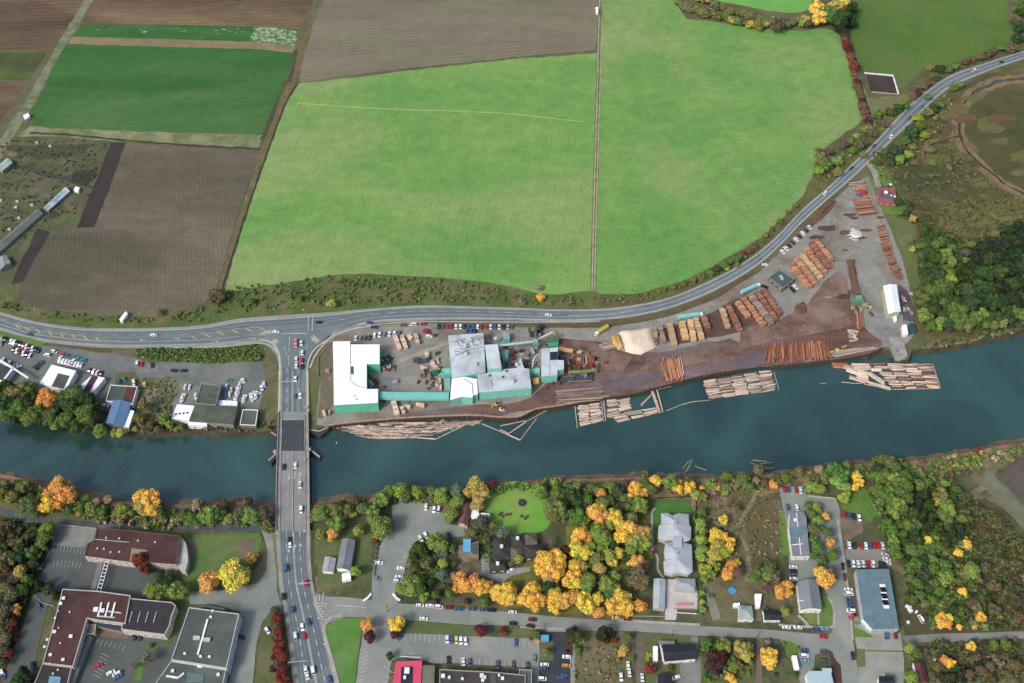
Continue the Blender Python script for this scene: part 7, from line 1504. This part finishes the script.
# machinery clutter in the mill yard
for i, (x, y, s, c) in enumerate(((420,290,3,(70,100,80)),(440,270,2,(60,70,66)),(400,270,2.5,(96,130,104)),(600,285,3,(80,90,90)),(620,295,2.4,(70,84,90)),(650,290,3,(90,96,94)),(470,420,2.4,(170,172,166)),(720,365,3.4,(50,110,92)),(700,440,2,(110,90,76)),(455,325,2,(90,80,70)),(350,430,2,(60,70,60)),(340,405,1.8,(80,90,70)),(390,450,2,(120,100,80)),(710,130,2,(90,80,72)),(660,105,3,(150,60,60)),(640,380,2,(100,84,72)),(70,400,2,(150,130,110)),(50,350,2.4,(170,140,120)),(730,240,2,(80,74,66)),(395,535,2,(90,90,84)),(545,540,1.6,(150,146,136)))):
    p = P(*M1((x,y))[0], .3); o = MB().box((0,0,s*.3), (s*1.5, s, s*.6), 0, .92).box((s*.2,0,s*.75), (s*.6, s*.7, s*.35)).beam((-s*.9,0,s*.3),(s*1.1,.3,s*.5), .3, .3).build('yard_equipment', PAINTO, color=lin(c)); o.location = p; o.rotation_euler = (0,0,random.uniform(-.4,.4))
    reg(o, 'small equipment unit', 'scattered in the western mill yard', 'equipment', 'equipment in the mill yard', *M1((x,y))[0])
for i, (x, y, s, c) in enumerate(((70,130,3,(90,84,74)),(130,110,3,(60,60,56)),(210,150,2,(190,170,120)),(250,160,2,(170,150,110)),(60,340,2,(110,130,120)),(260,300,2.4,(120,110,96)),(300,320,2.4,(96,90,84)),(400,350,2,(160,140,120)),(320,440,3,(84,88,92)),(390,410,3,(100,104,100)),(420,440,2,(70,70,68)),(280,400,2,(110,90,76)),(240,460,2,(120,70,60)),(160,490,2,(130,80,66)),(530,330,2,(150,70,56)),(480,350,2,(120,84,70)),(370,265,2,(220,200,170)),(620,225,2.4,(224,190,140)),(30,350,2,(80,110,100)))):
    p = P(*M3((x,y))[0], .3); o = MB().box((0,0,s*.3), (s*1.4, s, s*.6), 0, .92).box((s*.2,0,s*.75), (s*.5, s*.6, s*.4)).beam((-s*.9,0,s*.3),(s*1.2,-.3,s*.6), .35, .3).build('yard_equipment', PAINTO, color=lin(c)); o.location = p; o.rotation_euler = (0,0,random.uniform(-.6,.6))
    reg(o, 'small equipment unit', 'scattered around the eastern mill building', 'equipment', 'equipment east of the mill', *M3((x,y))[0])
sheet('log_yard', W6((545,-110),(600,-60),(640,60),(650,150),(570,140),(555,60)), gmat('shadow_strip_ground', (104,94,104), (88,80,88), .1, grain=.4), 9, .8)  # purplish ground with the warehouse's shadow strip put into its colour
for i in range(26):
    x, y = random.choice([(random.uniform(325,420), random.uniform(40,120)), (random.uniform(560,640), random.uniform(-60,120)), (random.uniform(215,330), random.uniform(20,90))]); s = random.uniform(1.2,2.4)
    p = P(*W6((x,y))[0], .4); o = MB().box((0,0,s*.3), (s*1.5, s*.8, s*.6), 0, .9).beam((-s,0,s*.4),(s*1.3,.4,s*.5), .3, .3).build('yard_equipment', PAINTO, color=lin(random.choice([(150,140,110),(90,84,80),(190,186,170),(110,76,66),(100,110,116),(70,66,66)]))); o.location = p; o.rotation_euler = (0,0,random.uniform(0,3)); reg(o, 'small equipment unit', 'scattered around the eastern white warehouse', 'equipment', 'equipment by the warehouse', *W6((x,y))[0])
for fr_, x0, x1, y0, y1, n, ph in ((M2, 445,620,200,330,22,'between mill halls and blowpipe tower'),(M3, 200,480,235,470,34,'on the bark around the debarkers'),(M1, 375,460,235,345,14,'behind the white sawmill hall'),(M1, 295,370,320,450,10,'in the notch of the white hall'),(M2, 620,690,110,330,16,'beneath the blowpipe tower'),(M1,600,760,250,470,18,'west of the main mill hall')):
    for i in range(n):
        x, y = random.uniform(x0,x1), random.uniform(y0,y1); s = random.uniform(.9,2.3); p = P(*fr_((x,y))[0], .35)
        o = MB().box((0,0,s*.3), (s*1.5, s*.8, s*.6), 0, .9).box((.2*s,0,s*.7), (s*.5, s*.5, s*.4)).beam((-s,0,s*.4),(s*1.3,.4,s*.5), .3, .3).build('yard_equipment', PAINTO, color=lin(random.choice([(200,180,150),(70,66,62),(60,58,56),(196,196,186),(126,70,56),(90,120,108),(84,90,92),(150,120,90)]))); o.location = p; o.rotation_euler = (0,0,random.uniform(-.5,.5)+random.choice([0,1.57])); reg(o, 'small equipment unit', ph, 'equipment', 'equipment in the mill yard', *fr_((x,y))[0])
# ------------------------------------------------------------------ logs
def log_me(s):
    r = random.Random(s); m = MB(); k = 9; n = len(m.v); pts = [(-.5,0,0,.5),(-.2,r.uniform(-.02,.02),.0,.47),(.15,r.uniform(-.02,.02),0,.43),(.5,0,0,.36)]
    for x, y, z, rr in pts:
        for i in range(k): t = 2*math.pi*i/k; m.v.append((x, y*3+rr*math.cos(t), z+rr*math.sin(t)))
    for a in range(3):
        for i in range(k): j = (i+1) % k; m.f.append((a*k+i, (a+1)*k+i, (a+1)*k+j, a*k+j))
    m.f.append(tuple(range(k))); m.f.append(tuple(3*k+k-1-i for i in range(k)))
    me = bpy.data.meshes.new('log'); me.from_pydata(m.v, [], m.f); me.materials.append(WOODO); me.polygons.foreach_set('use_smooth', [len(f) == 4 for f in m.f]); return me
LG = [log_me(s) for s in range(4)]
NLOG = [0]; LOGC = {'w':(206,186,166),'p':(216,194,176),'o':(190,128,94),'n':(134,100,82),'g':(156,146,134),'r':(154,98,78)}
def log(p, rz, Ln, dia, c, label, group, tilt=0.0):
    NLOG[0] += 1; o = bpy.data.objects.new('log', random.choice(LG)); COL.objects.link(o); o.location = p; o.rotation_euler = (0, tilt, rz); o.scale = (Ln, dia, dia)
    k = random.uniform(.82,1.12); o.color = lin(tuple(min(255, v*k) for v in LOGC[c])); o['label'] = label; o['category'] = 'log'; o['group'] = group
def raft(frame, quad, ncol, nrow, cols, label, group, ang=0, dia=1.15, jit=.12, skip=.03):
    """quad corners: top-left, top-right, bottom-right, bottom-left; logs lie along the columns' width"""
    a, b, c, d = [P(x, y, WZ) for x, y in frame(*quad)]
    for i in range(ncol):
        for j in range(nrow):
            if random.random() < skip: continue
            u0, u1, v = (i+.02)/ncol, (i+.98)/ncol, (j+.5)/nrow
            p = a.lerp(b, u0).lerp(d.lerp(c, u0), v); q = a.lerp(b, u1).lerp(d.lerp(c, u1), v); dd = q-p; Ln = dd.length*random.uniform(.82,1.12); mid = (p+q)/2+dd*random.uniform(-.08,.08)
            log((mid.x, mid.y+random.uniform(-.25,.25), WZ+.3), math.atan2(dd.y, dd.x)+random.uniform(-.1,.1)+(math.pi if random.random() < .5 else 0), Ln, dia*random.uniform(.75,1.25), random.choice(cols), label, group)
raft(W5, [(582,290),(970,228),(1002,345),(625,395)], 5, 17, 'wwpwgn', 'pale log in the densely packed raft below the orange log deck', 'logs of the centre raft', dia=1.2)
raft(W6, [(340,432),(768,440),(818,605),(500,606)], 4, 17, 'wwppwpn', 'pale log in the squared raft at the east end of the yard', 'logs of the east raft', dia=1.2)
raft(D2, [(352,482),(455,470),(468,552),(362,580)], 2, 13, 'wwpp', 'tan log in the small raft left of the double boom', 'logs of the west raft', dia=1.2)
raft(D2, [(486,460),(590,445),(600,500),(486,530)], 2, 12, 'wwppg', 'tan log in the loose raft right of the double boom', 'logs of the middle raft', dia=1.25)
raft(D2, [(490,530),(725,488),(720,515),(540,560)], 3, 6, 'wwpg', 'tan log in the loose raft right of the double boom', 'logs of the middle raft', dia=1.25)
def logline(frame, pts, dia, c, label, group='boom sticks', z=None, n=None, seglen=14):
    for (x0,y0),(x1,y1) in zip(frame(*pts), frame(*pts[1:])):
        a, b = P(x0, y0, WZ), P(x1, y1, WZ); k = max(1, round((b-a).length/seglen))
        for i in range(k):
            p, q = a.lerp(b, i/k), a.lerp(b, (i+1)/k); d = q-p; m_ = (p+q)/2; log((m_.x, m_.y, WZ+.3), math.atan2(d.y, d.x), d.length*.98, dia, c, label, group)
for pts, n_ in (([(80,432),(190,438)],3),([(215,440),(335,440)],3),([(180,470),(330,525)],3),([(200,520),(310,552)],3),([(330,560),(480,600)],3),([(90,446),(250,452)],3),([(230,458),(345,452)],4),([(260,480),(345,500)],3),([(160,452),(260,470)],3),([(350,470),(420,470)],3),([(250,520),(330,545)],3),([(345,500),(440,560)],4)):
    (x0,y0),(x1,y1) = W6(*pts); 
    for j in range(n_):
        a, b = P(x0, y0+j*1.0, WZ), P(x1, y1+j*1.2, WZ); d = b-a; m_ = (a+b)/2; log((m_.x, m_.y, WZ+.3), math.atan2(d.y,d.x), d.length, 1.2, 'p' if x0 > 840 else 'o', 'long log in the slanting boom tail west of the east raft', 'logs of the raft tail')
logline(W6, [(768,438),(822,600)], .7, 'g', 'grey stick closing the right side of the east raft')
logline(W6, [(300,576),(500,612),(822,606)], .6, 'w', 'pale stick along the river side of the east raft')
logline(W5, [(990,240),(1018,345)], .8, 'g', 'grey stick at the right end of the centre raft')
logline(W5, [(300,345),(345,475)], 1.0, 'w', 'pale boom stick dividing the two river rafts'); logline(W5, [(322,335),(358,468)], 1.0, 'w', 'pale boom stick dividing the two river rafts')
logline(W5, [(235,430),(295,368)], 1.6, 'p', 'tan stick leaning across the loose raft corner'); logline(W5, [(330,340),(410,320)], .7, 'g', 'grey stick tied to the wharf between two rafts')
logline(W5, [(375,462),(470,425),(525,410),(630,400)], .7, 'w', 'pale boom stick in the long line linking two rafts'); logline(W6, [(0,572),(45,570)], .5, 'w', 'thin pale stick floating west of the east raft'); logline(W6, [(145,562),(240,572),(330,565)], .5, 'w', 'thin pale stick floating west of the east raft')
logline(D2, [(342,485),(353,588)], .8, 'w', 'pale boom stick on the left side of the west raft'); logline(D2, [(462,462),(472,555)], 1.4, 'g', 'grey stick of the double boom between small rafts'); logline(D2, [(473,460),(482,552)], 1.4, 'g', 'grey stick of the double boom between small rafts')
logline(D2, [(688,412),(725,515)], .8, 'w', 'pale boom stick right of the loose raft'); logline(D2, [(235,492),(120,555),(40,610),(0,590)], .8, 'w', 'pale stick of the angular boom below the wharf bend'); logline(D2, [(168,540),(92,640),(0,598)], .8, 'w', 'pale stick of the angular boom below the wharf bend'); logline(D2, [(0,575),(120,550)], .8, 'w', 'pale stick of the angular boom below the wharf bend')
logline(D1, [(510,565),(690,640)], .8, 'w', 'pale stick of the angular boom below the wharf bend')
logline(D1, [(430,572),(300,635),(180,625),(0,628)], .9, 'w', 'pale outer stick of the driftwood field at the wharf'); logline(D1, [(340,545),(250,590)], .8, 'w', 'pale inner stick of the driftwood field'); logline(D1, [(420,560),(290,612),(235,600)], .8, 'w', 'pale inner stick of the driftwood field'); logline(D1, [(500,565),(390,560),(330,560)], .8, 'g', 'grey stick lying close to the wharf wall')
for x, y, a, l, g_ in ((235,70,-60,9,0),(225,60,-50,8,0),(243,55,-70,7,0),(230,85,-40,6,0),(285,75,20,8,0),(520,45,5,9,1),(545,55,-8,8,1),(535,70,12,9,1),(560,75,-15,6,1),(500,58,20,6,1)):
    q = P(*F5((x,y))[0], WZ); log((q.x, q.y, WZ+.4), wdir(*F5((x,y))[0], a), l, .7, 'g', ('grey driftwood log stranded off the hip-roofed house lawn','grey driftwood log stranded near the top of the meadow')[g_], 'stranded driftwood')
# log decks ashore: one mesh each, far past what could be told apart
def logpile(frame, quad, n, cols, label, along_v=True, layers=2, dia=.6, sp=.35, z=.3):
    a, b, c, d = [P(x, y, z) for x, y in frame(*quad)]; m = MB(); C = []
    for k in range(n):
        u = random.random(); ly = random.randrange(layers)
        p, q = (a.lerp(b, u), d.lerp(c, u)) if along_v else (a.lerp(d, u), b.lerp(c, u)); s0 = random.uniform(-.05,.12); s1 = random.uniform(.85,1.08); P0, P1 = p.lerp(q, s0), p.lerp(q, s1)
        off = Vector((random.uniform(-sp,sp), random.uniform(-sp,sp), dia*.5+ly*dia*.85+random.uniform(0,.2))); n0 = len(m.v); m.tube(P0+off, P1+off+Vector((random.uniform(-sp,sp), random.uniform(-sp,sp), 0)), dia*.5*random.uniform(.8,1.2), None, 7)
        k_ = random.uniform(.75,1.2); cc = lin(tuple(min(255, v*k_) for v in LOGC[random.choice(cols)])); C += [cc]*(len(m.v)-n0)
    o = m.build('log_pile', omat('wood_by_tint', .85, .2, .4, .9, attr='tint')); at = o.data.color_attributes.new('tint', 'FLOAT_COLOR', 'POINT'); at.data.foreach_set('color', [v for c_ in C for v in c_])
    return stuff(o, label, 'log pile')
m = MB(); C = []
for i in range(430):
    t = random.random()**1.25; x = -160+t*640; ymax = 572+60*min(1, (x+160)/150) if x < 200 else 632-(x-200)*.27; y = 556+(ymax-556)*random.random()**.8
    (x_, y_), = D1((x, y)); p = P(x_, y_, WZ+.25+random.random()*.3); a = random.uniform(-.1,.1)+(.32 if x > 300 and i % 3 else -.16 if x < 60 else 0); l_ = random.uniform(5,13)/2; n0 = len(m.v)
    d = Vector((math.cos(a)*l_, math.sin(a)*l_, 0)); r_ = random.uniform(.2,.42); m.tube(p-d, p+d, r_, r_*.7, 6); k_ = random.uniform(.72,1.12); C += [lin(tuple(min(255, v*k_) for v in LOGC[random.choice('wwpgnp')]))]*(len(m.v)-n0)
o = m.build('driftwood', omat('wood_by_tint', .85, .2, .4, .9, attr='tint')); at = o.data.color_attributes.new('tint', 'FLOAT_COLOR', 'POINT'); at.data.foreach_set('color', [v for c_ in C for v in c_])
stuff(o, 'jumbled field of thin driftwood logs floating along the wharf', 'driftwood')
logpile(D4, [(78,522),(262,508),(272,558),(72,572)], 190, 'ororn', 'orange brown log deck laid side by side on the wharf', dia=.55, sp=1.4)
logpile(W5, [(352,170),(455,155),(475,278),(385,290)], 80, 'opono', 'orange log deck standing alone on the bark mud', dia=.55, sp=.9)
logpile(D4, [(342,420),(360,418),(366,470),(346,472)], 22, 'orn', 'narrow stack of orange logs below the green machine', dia=.7)
logpile(D4, [(405,165),(425,160),(455,260),(430,265)], 110, 'gnor', 'brown log pile leaning along the eastern fence', False, 3, .6)
logpile(D4, [(430,265),(455,258),(484,325),(468,330)], 70, 'rngo', 'mixed slab pile at the southern end of the eastern fence', False, 3, .5)
logpile(Q2, [(680,290),(790,280),(850,400),(720,415)], 90, 'gnno', 'dull brown log pile below the red crane', False, 3, .6)
logpile(Q2, [(640,170),(750,160),(770,215),(690,220)], 40, 'gnp', 'small grey log pile above the red crane', False, 2, .6)
logpile(D4, [(318,270),(338,265),(352,370),(330,372)], 70, 'rno', 'dark brown logs heaped on the northern infeed line', False, 2, .6)
logpile(W6, [(80,345),(260,330),(400,330),(90,400)], 90, 'gpny', 'tangled debris pile at the eastern wharf corner', False, 2, .45) if 'y' in LOGC else logpile(W6, [(80,350),(260,335),(400,330),(100,395)], 90, 'gpn', 'tangled debris pile at the eastern wharf corner', False, 2, .45)
logpile(W6, [(190,205),(260,215),(255,285),(200,290)], 40, 'gpp', 'pale slab pile beside the yard grapple loader', False, 2, .5)
logpile(M3, [(225,500),(500,480),(500,560),(240,580)], 120, 'nggn', 'bark and slab litter on the mud east of the mill', False, 1, .5, 1.0)
logpile(M3, [(490,220),(640,180),(640,230),(520,250)], 30, 'gnp', 'broken slab litter left of the sawdust pile', False, 1, .4, .8)
# ------------------------------------------------------------------ small things in town
def prop(nm, cat, label, px, py, parts):
    e = empty(nm, P(px, py, .3)); tag(e, label, cat)
    for n_, x, y, z, sx, sy, sz, c in parts: MB().box((x,y,z), (sx,sy,sz), 0, .96).build(n_, PAINTO, e, color=lin(c))
TB = [('table_top',0,0,.75,1.8,.8,.08,(96,84,66)),('bench',0,.8,.45,1.8,.3,.06,(96,84,66)),('bench',0,-.8,.45,1.8,.3,.06,(96,84,66)),('frame',0,0,.4,.3,1.4,.7,(70,66,60))]
for i, (x, y) in enumerate(((590,205),(605,212),(622,205),(638,203),(690,212),(706,222),(715,215),(598,198))):
    e = empty('picnic_table', P(*F3((x,y))[0], .15), random.uniform(-.5,.5))
    for n_, a, b_, z, sx, sy, sz, c in TB: MB().box((a,b_,z), (sx,sy,sz)).build(n_, PAINTO, e, color=lin(c))
    reg(e, 'brown picnic table', 'on the bright green lawn', 'picnic table', 'picnic tables', *F3((x,y))[0])
e = empty('fountain', P(*F3((694,150))[0], .15)); tag(e, 'round dark fountain in the middle of the bright lawn', 'fountain')
MB().tube((0,0,0),(0,0,.5), 2.8, 2.6, 18).build('basin', gmat('dark_stone', (104,98,90)), e); MB().tube((0,0,.5),(0,0,1.6), .8, .3, 10).build('centre_stone', gmat('dark_stone', (104,98,90)), e); MB().tube((0,0,.5),(0,0,.54), 2.2, 2.2, 16).build('water', GLASS, e)
def fence(pts, frame, label, h=1.2, mat=None, w=.12, z=.1, step=4):
    l = [P(x, y, z) for x, y in frame(*pts)]; c0 = l[0].copy(); e = empty('fence', c0); tag(e, label, 'fence'); m = MB(); mp_ = MB()
    for a, b in zip(l, l[1:]):
        m.beam(a-c0+Vector((0,0,h*.6)), b-c0+Vector((0,0,h*.6)), w, h*.7); k = max(1, int((b-a).length/step))
        for i in range(k+1): p = a.lerp(b, i/k)-c0; mp_.box((p.x,p.y,h*.5), (.16,.16,h))
    m.build('panel', mat or BARK, e); mp_.build('posts', mat or BARK, e)
fence([(40,330),(20,480)], F3, 'brown timber fence on the left side of the riverside car park')
fence([(165,128),(180,180),(205,215)], RZ if False else FR(840,560,4), 'low brown fence beside the office roof') if False else None
fence([(110,410),(255,420)], FR(700,430,4), 'weathered fence across the top of the meadow') if False else None
fence([(110,195),(250,190)], F5, 'dark hedge fence closing the house lawn from the river')
fence([(265,170),(262,300)], F5, 'brown fence between house lawn and meadow path')
fence([(0,668),(142,670)], F5, 'white low wall along the street at the carport', .8, CONC, .3)
fence([(188,655),(290,662)], F5, 'red and white edging fence below the pink awning', 1.0, WHITE, .3)
fence([(108,105),(112,150),(180,160),(232,164)], RZ, 'pale rail fence around the upper side street lot', .7, CONC, .25) if False else fence([(112,106),(155,110),(222,115)], RZ, 'pale rail closing the top of the side street', .8, gmat('yellow_rail', (214,204,160)), .3)
fence([(110,134),(165,138),(180,160),(180,180)], RZ, 'white rail around the planted island top', .6, CONC, .25)
fence([(262,342),(440,360)], E7, 'pale wall along the top of the school court', 1.2, CONC, .35)
fence([(225,40),(235,70),(215,100),(190,140)], FR(0,540,4.776), 'curved white kerb rail on the left of the school lot', .6, CONC, .3)
fence([(168,268),(200,300),(262,318)], E8, 'curved white rail below the dark hedge by the school', .6, CONC, .3)
fence([(265,350),(266,260),(300,225),(350,170)], C8, 'pale guard fence between bridge ramp and white mill hall', 1.0, gmat('pale_timber', (186,166,142)), .3)
fence([(0,115),(45,133)], FR(480,600,1), 'low tan wall') if False else None
fence([(660,10),(690,60),(720,160),(735,215)], FR(760,160,7.314), 'fence') if False else None
fence([(770,215),(800,260),(850,390)], Q2, 'pale fence on the east side of the upper log piles', 1.6, gmat('pale_timber', (186,166,142)), .4)
fence([(860,440),(915,530),(950,640),(965,680)], Q2, 'pale fence behind the eastern log pile', 1.6, gmat('pale_timber', (186,166,142)), .4)
fence([(0,0),(0.1,20)], FR(617,600,5), 'x') if False else None
for fr_, x, y, a in ((F2, 398,397,-30),(F3,120,585,60)):
    p = P(*fr_((x,y))[0], .3); o = MB().beam((-3.4,-.4,.5),(0,0,.5), 1.2, .9).beam((0,0,.5),(2.6,1.2,.5), 1.2, .9).build('entrance_wall', WHITE); o.location = p; o.rotation_euler = (0,0,wdir(*fr_((x,y))[0], a)); tag(o, 'white curved entrance wall '+('left' if a < 0 else 'right')+' of the riverside car park drive', 'wall')
for i, (x, y) in enumerate(((235,325),(222,318),(268,345),(340,350),(228,395),(240,338))):
    p = P(*G3((x,y))[0], .2); o = MB().box((0,0,.7), (2.6 if i in (0,5) else 1.6, 2.2 if i in (0,5) else 1.2, 1.4), i*.4, .8).box((0,0,1.5), (1.2,1.0,.3)).build('covered_load', WHITE); o.location = p; reg(o, 'white covered load', 'at the west end of the gravel lane', 'load', 'loads by the lane', x, y)
for i, (fr_, x, y) in enumerate(((F6,190,215),(F6,245,320),(F6,240,335),(F6,160,245),(F7,740,105),(F8,520,110))):
    pass
# traffic island lights: buoys in the river
for x, y in ((348,432),(492-140,359+60)): pass
o = MB().tube((0,0,-.5),(0,0,.5), .5, .3, 10).dome((0,0,.5), .35, .3).build('buoy', WHITE); o.location = P(336.5, 443, WZ); tag(o, 'small white buoy floating right of the bridge', 'buoy')
finish_labels()
# ------------------------------------------------------------------ light
w = bpy.data.worlds.new('World'); scene.world = w; w.use_nodes = True; nt = w.node_tree; bg = nt.nodes['Background']
sky = nt.nodes.new('ShaderNodeTexSky'); sky.sky_type = 'NISHITA'; sky.sun_disc = False
ELEV, AZ = 43.0, 228.0      # sun stands low left of the camera (compass azimuth from +Y clockwise)
sky.sun_elevation = R(ELEV); sky.sun_rotation = R(AZ); sky.air_density = 0.8; sky.dust_density = 3.5; sky.ozone_density = 1.0
nt.links.new(sky.outputs[0], bg.inputs[0]); bg.inputs[1].default_value = 0.15
sd = bpy.data.lights.new('sun', 'SUN'); sd.energy = 1.4; sd.angle = R(12); sd.color = (1, .97, .92)
so = bpy.data.objects.new('sun', sd); COL.objects.link(so)
dirv = Vector((math.sin(R(AZ))*math.cos(R(ELEV)), math.cos(R(AZ))*math.cos(R(ELEV)), math.sin(R(ELEV))))
so.rotation_euler = dirv.to_track_quat('Z', 'Y').to_euler(); so.location = (-300, -100, 400)
vs = scene.view_settings; vs.view_transform = 'Standard'; vs.look = 'None'; vs.exposure = 0.62; vs.gamma = 1; vs.use_curve_mapping = False
scene.render.resolution_x = 1024; scene.render.resolution_y = 683
print('TREES', TREEN, 'CARS', NCAR, 'LOGS', NLOG, 'objects', len(bpy.data.objects))
